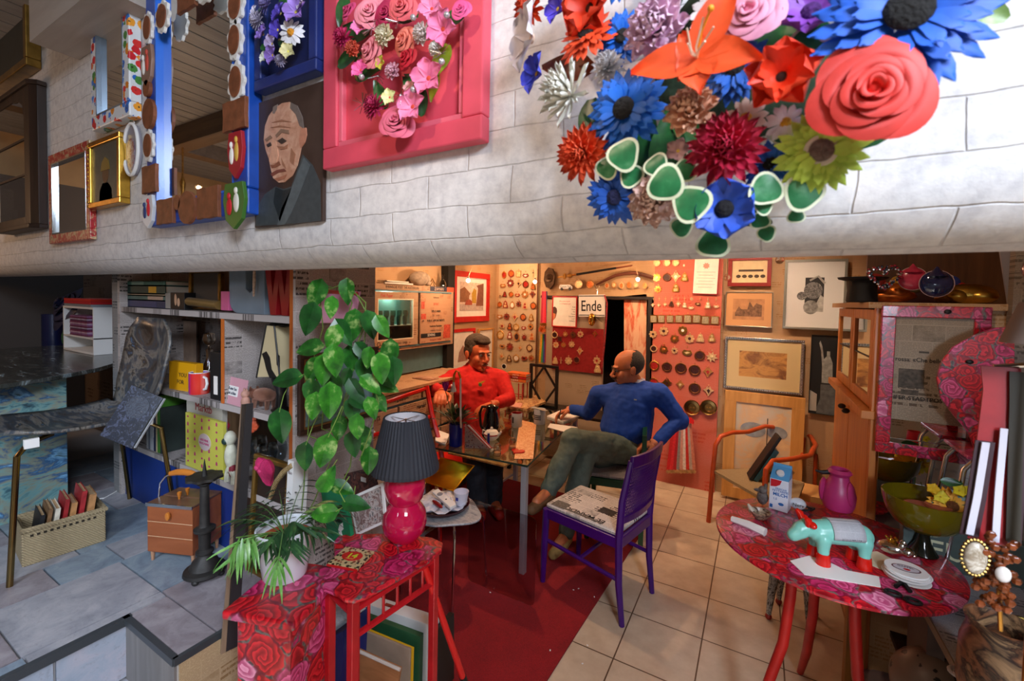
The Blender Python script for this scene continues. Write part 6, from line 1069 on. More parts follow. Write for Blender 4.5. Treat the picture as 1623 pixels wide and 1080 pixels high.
part('beading',b,SILVER,t,kind='stuff')
t,W,H=pic_back('statue_poster','black and white photograph of a robed statue raising one arm',(1281,655),(1330,533),BLACK,.004,0,PAPER,mt('#15181a',.5),4.06); SW=mt('#8c8f8c',.7,0,.3,40)
part('printed_statue',MB().prism([(W*.45,H*.4),(W*.85,H*.4),(W*.82,H*.66),(W*.72,H*.74),(W*.72,H*.8),(W*.6,H*.8),(W*.6,H*.74),(W*.5,H*.7),(W*.42,H*.86),(W*.34,H*.93),(W*.3,H*.9),(W*.38,H*.8),(W*.44,H*.62)],.011,.0122),SW,t,False); part('printed_pedestal',MB().prism([(W*.3,0),(W,0),(W,H*.38),(W*.42,H*.38),(W*.42,H*.2),(W*.3,H*.08)],.0108,.012),mt('#54585a',.7,0,.3,30),t,False); part('printed_sky',MB().prism([(0,.02),(W*.3,.02),(W*.3,H*.25),(0,H*.3)],.0112,.0122),mt('#a8a49c',.7),t,False)
# canvas of a ship on the floor, leaning
t,W,H=pic_back('ship_painting','pale painting of a sailing boat in wide pine frame standing on floor',(1143,785),(1277,632),PINE,.085,0,PAPER,M_paint(('#e8c898','#d8b48c','#c8c0b0','#e0bc88'),4,.8,(1,1,1.5),.7,3),3.98); part('printed_clouds',MB().prism(circ(.09,20,W*.38,H*.66,.06),.0105,.012).prism(circ(.07,20,W*.68,H*.66,.05),.0105,.012),mt('#8f949a',.8,0,.3,15),t,False); part('printed_mast',MB().tube([(W*.56,.01,H*.42),(W*.56,.01,H*.78)],.003,6).tube([(W*.5,.01,H*.4),(W*.42,.01,H*.25)],.003,6).tube([(W*.5,.01,H*.44),(W*.56,.01,H*.44)],.004,6),mt('#4a3a30',.7),t,kind='stuff')
solo('skirting_box',MB().box(0,.5,0,.25,0,.30),mt('#c89458',.6,0,.1,8),'tan cardboard box standing under the tan wall behind armchair','box',loc=(.22,3.6,0),smooth=False,bevel=.003)
# ================================================================ people, glass table, chairs
def remesh(o,vox,sm=4,disp=0,dsc=.12):
    r=o.modifiers.new('skin','REMESH'); r.mode='VOXEL'; r.voxel_size=vox; r.use_smooth_shade=True
    s=o.modifiers.new('smooth','SMOOTH'); s.iterations=sm; s.factor=.5
    if disp:
        tx=bpy.data.textures.new('folds','CLOUDS'); tx.noise_scale=dsc; tx.noise_depth=2; d=o.modifiers.new('folds','DISPLACE'); d.texture=tx; d.strength=disp; d.mid_level=.5; d.texture_coords='LOCAL'
def basis(f,up=(0,0,1)):                               # local -y = f
    f=Vector(f).normalized(); z=Vector(up); x=z.cross(-f).normalized()*-1; x=(-f).cross(z).normalized(); z=x.cross(-f).normalized()
    return Matrix((x,-f,z)).transposed().to_4x4()
def head_mb(b,M,s=1.0,nose=1.0):
    b.sph((0,.012,.045),(.075*s,.094*s,.082*s),20,14,M); b.sph((0,-.03*s,-.03*s),(.058*s,.062*s,.072*s),16,10,M); b.sph((0,-.052*s,-.078*s),(.036*s,.034*s,.026*s),12,8,M); b.sph((0,-.078*s,-.09*s),(.019*s,.014*s,.015*s),10,6,M)
    for q in(-1,1):
        b.sph((q*.036*s,-.055*s,-.022*s),(.024*s,.028*s,.026*s),10,6,M); b.sph((q*.077*s,.012*s,-.005*s),(.009*s,.019*s,.032*s),10,6,M); b.sph((q*.082*s,.02*s,.005*s),(.006*s,.014*s,.02*s),8,6,M); b.sph((q*.012*s,-.104*s,-.028*s),(.009*s*nose,.011*s,.009*s),8,6,M)
    b.tube([(0,-.086*s,.022*s),(0,-.1*s,0),(0,-.114*s*nose**.3,-.022*s)],[.008*s,.0095*s,.0115*s*nose],8,M=M); b.sph((0,-.113*s,-.026*s),(.0125*s*nose,.012*s,.010*s),8,6,M)
    b.sph((0,-.077*s,.03*s),(.05*s,.018*s,.012*s),12,6,M); b.sph((0,-.091*s,-.054*s),(.023*s,.011*s,.006*s),10,6,M); b.sph((0,-.089*s,-.065*s),(.02*s,.011*s,.007*s),10,6,M)
def limb(b,pts,rs,n=12): b.tube(pts,rs,n); [b.sph(p,r,10,8) for p,r in zip(pts,rs)]
def hand_mb(b,w,d,pn,s=1.0,curl=.5,thumb=1):           # w wrist, d direction of the fingers, pn palm normal
    d=Vector(d).normalized(); pn=Vector(pn); pn=(pn-d*pn.dot(d)).normalized(); sd=d.cross(pn)
    M=Matrix((d,sd,pn)).transposed().to_4x4(); M.translation=w
    b.sph((.05*s,0,0),(.052*s,.042*s,.017*s),14,8,M); b.tube([(0,0,0),(.03*s,0,0)],[.026*s,.03*s],10,M=M)
    for k,(y,l) in enumerate(((-.03,.062),(-.01,.075),(.011,.08),(.031,.072))):
        a0=curl*(.6+.15*k); p=Vector((.088*s,y*s,0)); pts=[Vector((.06*s,y*.85*s,0)),p]; a=0
        for f in(.42,.33,.25): a+=a0; p=p+Vector((cos(a),0,sin(a)))*l*s*f; pts.append(p)
        b.tube(pts,[.0105*s,.0100*s,.0092*s,.0085*s,.0072*s],8,M=M); b.sph(pts[-1],.0072*s,8,6,M)
    t=thumb; pts=[Vector((.018*s,.03*t*s,.004)),Vector((.045*s,.055*t*s,.018*s)),Vector((.072*s,.052*t*s,.034*s)),Vector((.092*s,.04*t*s,.042*s))]; b.tube(pts,[.014*s,.012*s,.0105*s,.009*s],8,M=M); b.sph(pts[-1],.009*s,8,6,M)
SKIN=mt('#c98560',.5,0,.08,30,Subsurface_Weight=.1)
def person(name,label,J,hf,hup,s,skin,hair_fn,clothes,base,handargs,nose=1.0):
    B=Vector(base); j={k:Vector(v)-B for k,v in J.items()}; b=MB(); Mh=Matrix.Translation(j['head'])@basis(hf,hup); head_mb(b,Mh,s,nose)
    limb(b,[j['head']+Vector((0,0,-.03*s)),j['neck']],[.052*s,.058*s]); limb(b,[j['neck']+Vector((0,0,-.02)),j['chest'],j['belly'],j['pelvis']],[.07,.12,.12,.125],16)
    limb(b,[j['ls'],j['chest'],j['rs']],[.05,.1,.05])
    for q in'lr':
        limb(b,[j[q+'s'],j[q+'e'],j[q+'w']],[.045,.036,.026]); hand_mb(b,j[q+'w'],*handargs[q],s=s*.98)
        limb(b,[j[q+'h'],j[q+'k'],j[q+'a']],[.075,.052,.036]); limb(b,[j[q+'a'],j[q+'t']],[.036,.028])
    o=solo(name,b,skin,label,'person',loc=B); remesh(o,.0045,2)
    for q in(-1,1):
        e=part('eye',MB(Mh).sph((q*.031*s,-.081*s,.01*s),.0098*s,12,8),mt('#b8aca4',.4),o); part('iris',MB(Mh).sph((q*.031*s,-.089*s,.01*s),.0055*s,10,6),mt('#2a1c14',.2),e); part('eyebrow',MB(Mh).tube([(q*.014*s,-.097*s,.028*s),(q*.032*s,-.096*s,.034*s),(q*.05*s,-.083*s,.028*s)],.0035*s,6),mt('#4a3628',.8),o)
    part('lips',MB(Mh).sph((0,-.0985*s,-.0585*s),(.02*s,.005*s,.0045*s),12,6),mt('#9c4a40',.5),o)
    hair_fn(o,Mh,s); clothes(o,j); return o
def cloth(o,name,fn,mat,vox=.007,disp=.012,label=None,dsc=.1):
    b=MB(); fn(b); p=part(name,b,mat,o,label=label); remesh(p,vox,5,disp,dsc); return p
# ---- man in the blue sweater ------------------------------------------------------------------
J=dict(head=PD(996,585,3.2),neck=PD(1006,609,3.24),chest=PD(998,640,3.22),belly=PD(992,680,3.2),pelvis=PD(990,714,3.22),
 rs=PD(950,626,3.3),re=PD(932,655,3.42),rw=PD(906,649,3.46),ls=PD(1044,624,3.1),le=PD(1076,667,3.06),lw=PD(1040,702,2.98),
 rh=PD(972,716,3.2),rk=PD(926,722,2.9),ra=PD(896,850,2.84),rt=PD(882,866,2.72),lh=PD(1000,716,3.12),lk=PD(908,698,2.84),la=PD(869,780,2.74),lt=PD(850,796,2.62))
def hair_blue(o,M,s):
    hm=mt('#4a4440',.9,0,.3,120,.6); n,m=84,50; vs=[];fs=[]
    for a in range(m+1):
        th=PI*a/m; vs+=[(.0785*s*sin(th)*cos(2*PI*k/n),.012+.0985*s*sin(th)*sin(2*PI*k/n),.045-.087*s*cos(th)) for k in range(n)]
    for a in range(m):
        for k in range(n):
            q=[a*n+k,a*n+(k+1)%n,(a+1)*n+(k+1)%n,(a+1)*n+k]; y=sum(vs[i][1] for i in q)/4; z=sum(vs[i][2] for i in q)/4
            if z>-.05 and y>.0+.55*max(0,z-.035) and z<.118: fs.append(q)
    p=part('hair',MB(M).add(vs,fs),hm,o,label='short dark grey hair around a bald crown'); q=p.modifiers.new('th','SOLIDIFY'); q.thickness=.005; q.offset=1
    part('moustache',MB(M).tube([(-.028*s,-.093*s,-.052*s),(-.012*s,-.104*s,-.043*s),(0,-.107*s,-.041*s),(.012*s,-.104*s,-.043*s),(.028*s,-.093*s,-.052*s)],[.004*s,.0075*s,.008*s,.0075*s,.004*s],8),mt('#1c1210',.9),o,label='dark moustache')
    g=MB(M)
    for q in(-1,1): g.tube([(q*.031*s+.023*s*cos(a),-.099*s+.004*abs(cos(a)),.008*s+.016*s*sin(a)) for a in [2*PI*k/20 for k in range(20)]],.0016,6,True); g.tube([(q*.053*s,-.095*s,.013*s),(q*.079*s,-.03*s,.014*s),(q*.082*s,.02*s,.008*s)],.0017,6)
    g.tube([(-.009*s,-.104*s,.012*s),(.009*s,-.104*s,.012*s)],.0017,6); p=part('glasses',g,mt('#3a2418',.3),o); part('lens',MB(M).prism([(.031*s+.0225*s*cos(a),.008*s+.0155*s*sin(a)) for a in [2*PI*k/20 for k in range(20)]],-.1*s,-.0985*s).prism([(-.031*s+.0225*s*cos(a),.008*s+.0155*s*sin(a)) for a in [2*PI*k/20 for k in range(20)]],-.1*s,-.0985*s),M_pane('#c8c4b8',2),p,False)
def clothes_blue(o,j):
    bl=mt('#0c3f9c',.85,0,.12,40)
    def sw(b):
        limb(b,[j['neck']+Vector((0,0,-.02)),j['neck']+Vector((0,0,-.07)),j['chest'],j['belly'],j['pelvis']+Vector((0,0,.06))],[.075,.12,.178,.185,.165],18); limb(b,[j['ls']+Vector((0,0,.0)),j['neck']+Vector((0,0,-.06)),j['rs']],[.075,.1,.075]); limb(b,[j['ls'],j['chest']+Vector((0,0,.02)),j['rs']],[.07,.15,.07])
        limb(b,[j['ls'],j['le'],j['lw']+(j['le']-j['lw'])*.12],[.082,.07,.045]); limb(b,[j['rs'],j['re'],j['rw']+(j['re']-j['rw'])*.1],[.074,.06,.042])
    p=cloth(o,'sweater',sw,bl,.007,.02,'royal blue crew neck sweater',.09)
    part('logo',MB().cbox(j['chest']+Vector((.0,-.0,0))+(EYE-PD(1004,632,3.0)).normalized()*.0+(PD(1007,634,3.04)-PD(998,640,3.22)),(.02,.004,.008)),mt('#9aa6b0',.6),p,False)
    f=(j['head']-j['neck']).normalized(); part('shirt_collar',MB(Matrix.Translation(j['neck']+Vector((0,0,.012)))@basis((-.7,-.5,0),(0.05,.1,1))).lathe([(.082,-.035),(.08,.0),(.072,.03),(.068,.028),(.074,-.03)],24),mt('#e6e2e8',.7),o,label='white shirt collar')
    tr_=mt('#5c6a60',.8,0,.14,30)
    def pants(b):
        limb(b,[j['pelvis']+Vector((0,0,.06)),j['pelvis']],[.14,.15],16)
        for q in'lr': limb(b,[j[q+'h'],(j[q+'h']+j[q+'k'])/2,j[q+'k'],(j[q+'k']*.45+j[q+'a']*.55),j[q+'a']+(j[q+'k']-j[q+'a'])*.06],[.105,.098,.082,.068,.056],14)
    cloth(o,'trousers',pants,tr_,.007,.022,'dark grey green trousers',.08)
    for q in'lr':
        d=(j[q+'t']-j[q+'a']); part('sock',MB().tube([j[q+'a']+(j[q+'k']-j[q+'a'])*.12,j[q+'a']+d*.1],[.042,.04],12),mt('#4a4a40',.9),o); 
        u=Vector((0,0,-.035)) if q=='r' else Vector((-.0,0,-.03)); b=lambda m,j=j,q=q,d=d,u=u:(limb(m,[j[q+'a']+u*.6-d*.15,j[q+'a']+u+d*.5,j[q+'t']+u*.8+d*.35],[.044,.042,.032],12))
        cloth(o,'shoe',b,mt('#6a4a2c' if q=='l' else '#9c8048',.7,0,.2,30),.005,0,'tan suede shoe'); 
    part('watch_cuff',MB().tube([j['rw'],j['rw']+(j['re']-j['rw'])*.1],[.03,.032],12),mt('#c8c0c8',.5),o,label='pale shirt cuff')
hp=(J['rw']-J['re']).normalized()
person('person','bald man with glasses in blue sweater writing at glass table','x' and J,(-.86,-.42,-.28),(-.12,-.05,1),1.1,mt('#c87850',.45,0,.08,30),hair_blue,clothes_blue,(-.75,3.1,0),{'r':((-.75,-.3,-.45),(-.1,-.35,-1),),'l':((-.9,-.2,-.3),(0,.3,-1))},1.15) if False else None
HA={'r':(Vector((-.8,-.25,-.35)),Vector((-.2,-.3,-1))),'l':(Vector((-.85,-.15,-.3)),Vector((-.3,0,-1)))}
person('person','bald man with glasses in blue sweater writing at glass table',J,(-.86,-.42,-.24),(-.1,-.05,1),1.12,mt('#c87850',.45,0,.08,30),hair_blue,clothes_blue,(-.75,3.1,0),HA,1.15)
solo('pen',MB().tube([PD(889,648,3.42),PD(886,664,3.38)],.0045,8),BLACK,'black pen held in the hand of the man in blue','pen')
# ---- man in the red sweatshirt ---------------------------------------------------------------------
J2=dict(head=PD(757,562,3.6),neck=PD(750,586,3.63),chest=PD(754,618,3.62),belly=PD(757,655,3.6),pelvis=PD(760,692,3.58),
 rs=PD(718,602,3.6),re=PD(684,617,3.42),rw=PD(701,621,3.2),ls=PD(794,602,3.66),le=PD(806,633,3.5),lw=PD(786,640,3.3),
 rh=PD(748,700,3.52),rk=PD(752,738,3.08),ra=PD(760,805,3.12),rt=PD(762,812,2.95),lh=PD(772,700,3.56),lk=PD(782,738,3.18),la=PD(783,795,3.3),lt=PD(790,808,3.14))
def hair_red(o,M,s):
    b=MB(M); b.sph((0,.026*s,.064*s),(.0795*s,.095*s,.079*s),22,12); b.sph((0,-.028*s,.104*s),(.062*s,.056*s,.034*s),16,8); b.sph((0,-.066*s,.098*s),(.05*s,.026*s,.018*s),12,6)
    for q in(-1,1): b.sph((q*.066*s,.03*s,.02*s),(.015*s,.045*s,.045*s),12,8); b.sph((q*.071*s,-.014*s,.035*s),(.009*s,.018*s,.03*s),10,6)
    b.sph((0,.07*s,-.005*s),(.055*s,.035*s,.05*s),14,8); p=part('hair',b,mt('#3a2a1c',.85,0,.35,90,.7),o,label='short brown hair'); remesh(p,.005,2,.004,.02)
    part('moustache',MB(M).tube([(-.024*s,-.097*s,-.05*s),(0,-.106*s,-.043*s),(.024*s,-.097*s,-.05*s)],[.003*s,.0055*s,.003*s],8),mt('#5a3a28',.9),o)
def clothes_red(o,j):
    rd=mt('#c41210',.85,0,.12,40)
    def sw(b):
        limb(b,[j['neck']+Vector((0,0,-.0)),j['neck']+Vector((0,0,-.06)),j['chest'],j['belly'],j['pelvis']+Vector((0,0,.06))],[.08,.12,.185,.185,.165],18); limb(b,[j['ls'],j['neck']+Vector((0,0,-.05)),j['rs']],[.085,.11,.085]); limb(b,[j['ls'],j['chest']+Vector((0,0,.03)),j['rs']],[.08,.15,.08])
        for q in'lr': limb(b,[j[q+'s'],j[q+'e'],j[q+'w']+(j[q+'e']-j[q+'w'])*.22],[.075,.064,.048])
    p=cloth(o,'sweatshirt',sw,rd,.007,.02,'bright red sweatshirt',.09)
    part('collar',MB(Matrix.Translation(j['neck']+Vector((-.005,.0,.0)))@basis((.5,-.8,0),(-.05,.12,1))).lathe([(.09,-.05),(.088,-.005),(.078,.03),(.07,.028),(.078,-.01),(.08,-.05)],28),rd,o,label='standing collar of the red sweatshirt')
    c=j['chest']+(PD(763,607,3.42)-PD(754,618,3.62)); part('chest_logo',MB(Matrix.Translation(c)@basis((.25,-1,.05))).prism([(-.02,-.03),(.0,-.01),(.035,.02),(.0,.01),(-.025,.0)],-.004,.004),mt('#d8a83c',.5),p,False); part('chest_logo',MB(Matrix.Translation(c)@basis((.25,-1,.05))).prism(circ(.014,10,-.008,-.016),-.006,.0),mt('#4a7a4a',.5),p,False)
    def pants(b):
        limb(b,[j['pelvis']+Vector((0,0,.05)),j['pelvis']],[.135,.145],16)
        for q in'lr': limb(b,[j[q+'h'],(j[q+'h']+j[q+'k'])/2,j[q+'k'],j[q+'a']*.5+j[q+'k']*.5,j[q+'a']],[.1,.092,.078,.07,.062],14)
    cloth(o,'jeans',pants,mt('#1c242e',.8,0,.4,12),.007,.016,'dark blue jeans',.08)
    for q in'lr':
        d=j[q+'t']-j[q+'a']; p=cloth(o,'shoe',lambda m,j=j,q=q,d=d: limb(m,[j[q+'a']+Vector((0,0,-.03))-d*.1,j[q+'a']+d*.6+Vector((0,0,-.03)),j[q+'t']+Vector((0,0,-.025))+d*.3],[.048,.044,.034],12),mt('#c8281c',.6),.005,0,'red sneaker')
        for k in range(3): a=j[q+'a']+d*(.25+.22*k)+Vector((0,0,.012)); part('stripe',MB().tube([a+Vector((.028,-.02,-.03)),a+Vector((.012,-.015,.008))],.0035,6),WHITE,p)
HA={'r':(Vector((.5,-.8,-.1)),Vector((0,-.1,-1))),'l':(Vector((-.6,-.7,-.2)),Vector((0,0,-1)))}
person('person','man with short brown hair in bright red sweatshirt behind glass table','' or J2,(.93,-.36,-.1),(.12,0,1),1.2,mt('#c8653c',.45,0,.08,30),hair_red,clothes_red,(-2.03,3.0,0),HA,1.1)
# ---- glass table ---------------------------------------------------------------------------------------
TZ=.66; tc=[(-1.9,2.14),(-1.12,2.2),(-1.27,3.45),(-1.86,3.4)]
t=thing('glass_table','low table with clear glass top and square white metal legs','table',(-1.52,2.8,0)); loc=lambda x,y:(x+1.52,y-2.8); W2=mt('#b9bcc2',.35,.3)
gt=part('tabletop',MB().plate([loc(x,y) for x,y in tc],TZ-.012,TZ),M_pane('#dbe8e2',2.2),t,False,'clear glass top')
part('glass_edge',MB().tube([(*loc(x,y),TZ-.006) for x,y in tc],.0065,6,True),mt('#1c3a34',.15,0,Transmission_Weight=.3),t,label='dark green glass edge')
for x,y in tc:
    xx=x+(.03 if x<-1.6 else -.03); yy=y+(.03 if y<3 else -.03); a,b_=loc(xx,yy); part('leg',MB().box(a-.017,a+.017,b_-.017,b_+.017,.0,TZ-.013),W2,t,False,bevel=.002)
a,b_=loc(-1.87,2.17);c,d=loc(-1.86,3.37); part('rail',MB().tube([(a,b_,.05),(c,d,.05)],.012,4),W2,t)
part('under_shelf',MB().plate([loc(x,y) for x,y in((-1.8,2.35),(-1.35,2.35),(-1.4,3.35),(-1.8,3.3))],TZ-.11,TZ-.10),M_paint(('#8a5a34','#c88a4c','#e0b47c','#b06a3a'),9,2,(1,1,1),.4,6),t,False,'under shelf with orange printed paper')
def on(px,py,dz=0): p=PZ(px,py,TZ+dz); return p
def pot(name,label,cat,px,py,pr,mat,s=1,z=None,grp=None):
    p=PZ(px,py,TZ if z is None else z); t=thing(name,label,cat,(p.x,p.y,(TZ if z is None else z)+.001),0,grp); part('body',MB().lathe([(r*s,h*s) for r,h in pr],24),mat,t); return t
t=pot('flower_vase','dark blue cylinder vase holding dark foliage and a purple tulip','vase',722,706,[(0,0),(.042,0),(.044,.004),(.044,.14),(.04,.14),(.04,.006),(0,.006)],mt('#101c7c',.2))
P0=Vector(t.location); b=MB()
for k in range(46):
    a=k*2.4; el=R(15+60*rnd.random()); L=.05+.11*rnd.random(); M=Matrix.Translation((.02*cos(a),.02*sin(a),.14))@Matrix.Rotation(a,4,'Z')@Matrix.Rotation(-el,4,'Y'); b.tube([M@Vector((0,0,0)),M@Vector((L*.8,0,0))],.001,4); b.petal(.05+.02*rnd.random(),.026,M@Matrix.Translation((L*.6,0,0)),-.25,.2,.75,5,1)
part('foliage',b,M_leaf('#12200f','#1f3418','#3a4a24',30),t,kind='stuff'); b=MB()
for k in range(40): b.sph((rnd.gauss(.03,.025),rnd.gauss(0,.025),.17+rnd.random()*.05),.004,6,4)
part('berries',b,mt('#6a2c40',.5),t,kind='stuff'); q=PD(706,620,2.45)-P0; part('tulip_stem',MB().tube([(0,0,.13),(q.x*.6,q.y*.5,.22),q],.0025,6),mt('#4a6a30',.5),t)
b=MB()
for k in range(7): b.petal(.055,.04,Matrix.Translation(q)@Matrix.Rotation(k*.9,4,'Z')@Matrix.Rotation(-R(78),4,'Y'),-.18,.4,.45,5,2)
part('tulip',b,mt('#a01c8c',.5,0,.2,20),t)
p=on(731,690); t=thing('gooseneck_lamp','orange and white goose-neck reading light standing behind the blue vase','lamp',(p.x,p.y,TZ)); g=[PD(x,y,2.5)-Vector((p.x,p.y,TZ)) for x,y in((730,660),(730,620),(730,600),(727,590),(723,588),(720,594),(719,606))]
part('neck',MB().tube([(0,0,0),g[0],g[1],g[2]],.0055,8),WHITE,t); part('neck_bend',MB().tube(g[2:],.006,8),mt('#e08a1c',.4),t,label='orange bend'); part('lamp_head',MB().lathe([(0,.0),(.006,0),(.0085,-.02),(.016,-.045),(.016,-.055),(0,-.055)],16,Matrix.Translation(g[-1])),WHITE,t)
p=on(758,712); t=thing('napkin_holder','triangular holder with red and white patterned napkins','napkins',(p.x-.005,p.y-.0,TZ+.001),R(27))
part('holder',MB().prism([(-.085,0),(.085,0),(-.07,.15),(-.085,.15)],.03,.034).prism([(-.085,0),(.085,0),(-.07,.15),(-.085,.15)],-.006,-.002),M_pane('#e8e4e0',2),t,False)
for k in range(4): part('napkin',MB().prism([(-.08,.002),(.07+.006*k,.002),(-.076+.008*k,.138+.004*k),(-.08,.138)],-.001+k*.007,.005+k*.007),M_blob('#d8c8d0',('#8c2a6a','#b83a50','#5a3a8c'),70,.3) if k==0 else mt(['#c0282c','#e6e2e2','#c0282c'][k-1],.7),t,False)
t=pot('thermos_jug','glossy black thermos jug with lid and big handle','jug',778,692,[(0,0),(.06,0),(.063,.01),(.058,.08),(.046,.16),(.036,.185),(.04,.2),(.034,.215),(.01,.225),(0,.225)],mt('#08080a',.08,0,Coat_Weight=.6)); part('handle',MB().tube([(-.034,0,.2),(-.075,0,.195),(-.095,0,.15),(-.085,0,.06),(-.058,0,.03)],.009,10),BLACK,t); part('spout',MB().cyl((.03,0,.19),(.052,0,.21),.012,.008),BLACK,t)
t=pot('teapot','small white teapot with a red rim line in front of the thermos','teapot',779,697,[(0,0),(.03,0),(.05,.02),(.052,.04),(.035,.062),(.018,.066),(0,.068)],WHITE); part('red_line',MB().lathe([(.0525,.034),(.053,.038),(.0525,.042)],24),REDP,t); part('spout',MB().tube([(.045,0,.035),(.065,0,.05),(.074,0,.065)],[.01,.008,.006],8),WHITE,t); part('handle',MB().tube([(-.045,0,.05),(-.07,0,.052),(-.072,0,.03),(-.05,0,.02)],.005,8),WHITE,t); part('knob',MB().sph((0,0,.076),.01),WHITE,t)
solo('blue_marker',MB().cyl((0,0,0),(0,0,.075),.008,n=12),mt('#1c2c8c',.3),'upright dark blue marker beside the napkins','marker',loc=on(774,706)+Vector((0,0,.001)))
for px,py,l in ((788,722,'small glass salt shaker with a sphere stopper, left of two'),(812,712,'small square glass shaker behind the red glass heart')):
    t=pot('salt_shaker',l,'shaker',px,py,[(0,0),(.022,0),(.024,.01),(.02,.025),(.024,.04),(.022,.06),(.014,.07),(0,.072)],M_pane('#e8dccc',3.5),grp='glass shakers on the table'); part('salt',MB().lathe([(0,.002),(.019,.002),(.019,.018),(0,.02)],16),mt('#c8a078',.8),t)
t=thing('glass_heart','red glass heart lying flat on the glass tabletop','heart',on(820,717)+Vector((0,0,.0015))); part('heart',MB().plate([(x*.045,y*.045) for x,y in heart(40)],0,.008),mt('#c00c14',.12,0,Coat_Weight=1),t,bevel=.002)
for px,py,l,c,s in ((819,676,'white mug with dark red inside and handle','#8c1218',1),(855,672,'tall white mug with black printed lines and a saucer on top','#d8dae0',1.12)):
    t=pot('coffee_mug',l,'mug',px,py,[(0,0),(.038,0),(.04,.004),(.04,.1),(.0385,.102)],mt('#aeb8c6',.25),s); part('inside',MB().lathe([(.0385*s,.102*s),(.036*s,.1*s),(.035*s,.008*s),(0,.006*s)],24),mt(c,.3),t); 
    if s==1: part('handle',MB().tube([(-.038,0,.082),(-.062,0,.075),(-.064,0,.04),(-.04,0,.022)],.007,8),mt(c,.3),t); part('print',MB().lathe([(.0406,.03),(.0406,.075)],6,a0=-2.1,a1=-1.7),mt('#2a2a34',.5),t)
    else:
        for k in range(3): part('print_line',MB().lathe([(.0453,.038+.014*k),(.0453,.045+.014*k)],12,a0=-2.6,a1=-.9),INK,t)
        part('saucer',MB().plate([(-.075,-.02),(.07,-.05),(.075,-.02),(-.06,.03)],.1155,.119),mt('#a8a4a0',.4),t,False)
def sheet(name,label,pts,z,mat,th=.002,cat='paper'):
    P=[PZ(x,y,z) for x,y in pts]; c=P[0].copy(); return solo(name,MB().plate([(p.x-c.x,p.y-c.y) for p in P],0,th),mat,label,cat,loc=(c.x,c.y,z+.001),smooth=False)
sheet('note_pad','white pad the man in blue is writing on',[(867,662),(893,671),(920,660),(890,652)],TZ,WHITE,.012,'notepad'); sheet('paper_slip','white paper slip hanging over the table edge near blue man',[(868,678),(872,672),(915,678),(912,690)],TZ,WHITE); sheet('craft_papers','brown and orange craft papers heaped at the back of the table',[(803,648),(835,652),(865,640),(850,630),(810,632)],TZ,M_paint(('#c89a5c','#8a4a2c','#e0c088','#a83a24'),30,1,(1,1,1),.6,2),.02)
sheet('photo_packet','packet of photographs with a white border beside the red-handled mug',[(803,645),(825,648),(828,641),(808,639)],TZ+.02,M_paint(('#c84a3a','#e8b0a0','#8a4a40'),40,1,(1,1,1),.6,2),.008); sheet('white_board','white board lying on the left side of glass table',[(690,700),(706,706),(712,690),(690,682)],TZ,WHITE,.006,'board')
b=MB(); p=PZ(790,660,TZ); sheet('wrapping_sheet','orange sheet of wrapping paper printed with pale scrolls under the glass mugs',[(815,728),(845,728),(850,672),(824,666)],TZ,M_paint(('#e8a86c','#c8743c','#f0c898','#d88848'),40,2.5,(1,1,1),.4,9),.0008)
# ---- long dark bench table behind with stand, books, crate -----------------------------------------------
t=thing('dark_bench','long low dark table along the back wall behind the men','table',(-1.3,3.72,0)); part('top',MB().box(-.75,.45,-.15,.15,.585,.61),mt('#1c120e',.4),t,False,bevel=.002)
for x in(-.72,.42):
    for y in(-.13,.13): part('leg',MB().box(x-.015,x+.015,y-.015,y+.015,0,.585),BLACK,t,False)
A=PY(838,632,3.66); B=PY(884,581,3.66); t=thing('lattice_crate','black open crate end with crossed diamond lattice','crate',(A.x,3.66,.612)); W=B.x-A.x; H=B.z-.612; part('frame',MB().ring(0,W,0,H,.024,0,.03),BLACK,t,False,bevel=.002)
for k,(x0,z0,x1,z1) in enumerate(((.02,H/2,W/2,H-.02),(W/2,H-.02,W-.02,H/2),(W-.02,H/2,W/2,.02),(W/2,.02,.02,H/2))): part('lattice_bar',MB().tube([(x0,.014,z0),(x1,.014,z1)],.011,4),BLACK,t)
t=thing('wire_stand','small red and white wire stand carrying a stack of orange books','stand',(PY(819,600,3.62).x,3.62,.612)); zz=PY(819,604,3.62).z-.612; part('top',MB().box(-.1,.1,-.06,.06,zz-.008,zz),mt('#e8c8a0',.5),t,False)
for x in(-.09,.05,.09):
    for y in(-.05,.05): part('leg',MB().cyl((x,y,0),(x,y,zz-.008),.005),REDP,t)
part('wire_grid',MB().tube([(-.09,-.05,zz*.5),(.09,-.05,zz*.5)],.004,6),REDP,t)
z=.612+zz
for k,(h,c,l) in enumerate([(.03,'#d8702c','orange thick book at the bottom of the stack on wire stand'),(.022,'#c02020','red lettered book in the middle of the stack on wire stand'),(.025,'#e86a2c','orange red book topmost of the stack on wire stand')]):
    o=flat(PY(802,590,3.6).x+.01*k,PY(837,590,3.6).x,z+.001,h,c,l,y=3.56,dep=.13,grp='books stacked on the wire stand'); text('KULTUR',h*.5,PAPER,o,0,h*.3,-.001); z+=h+.001
t=thing('round_badge','round black and white badge leaning against the orange books','badge',PY(799,581,3.55)); part('disc',MB().prism(circ(.026,24),-.003,.003),WHITE,t); part('centre',MB().prism(circ(.02,20),-.004,-.003),BLACK,t)
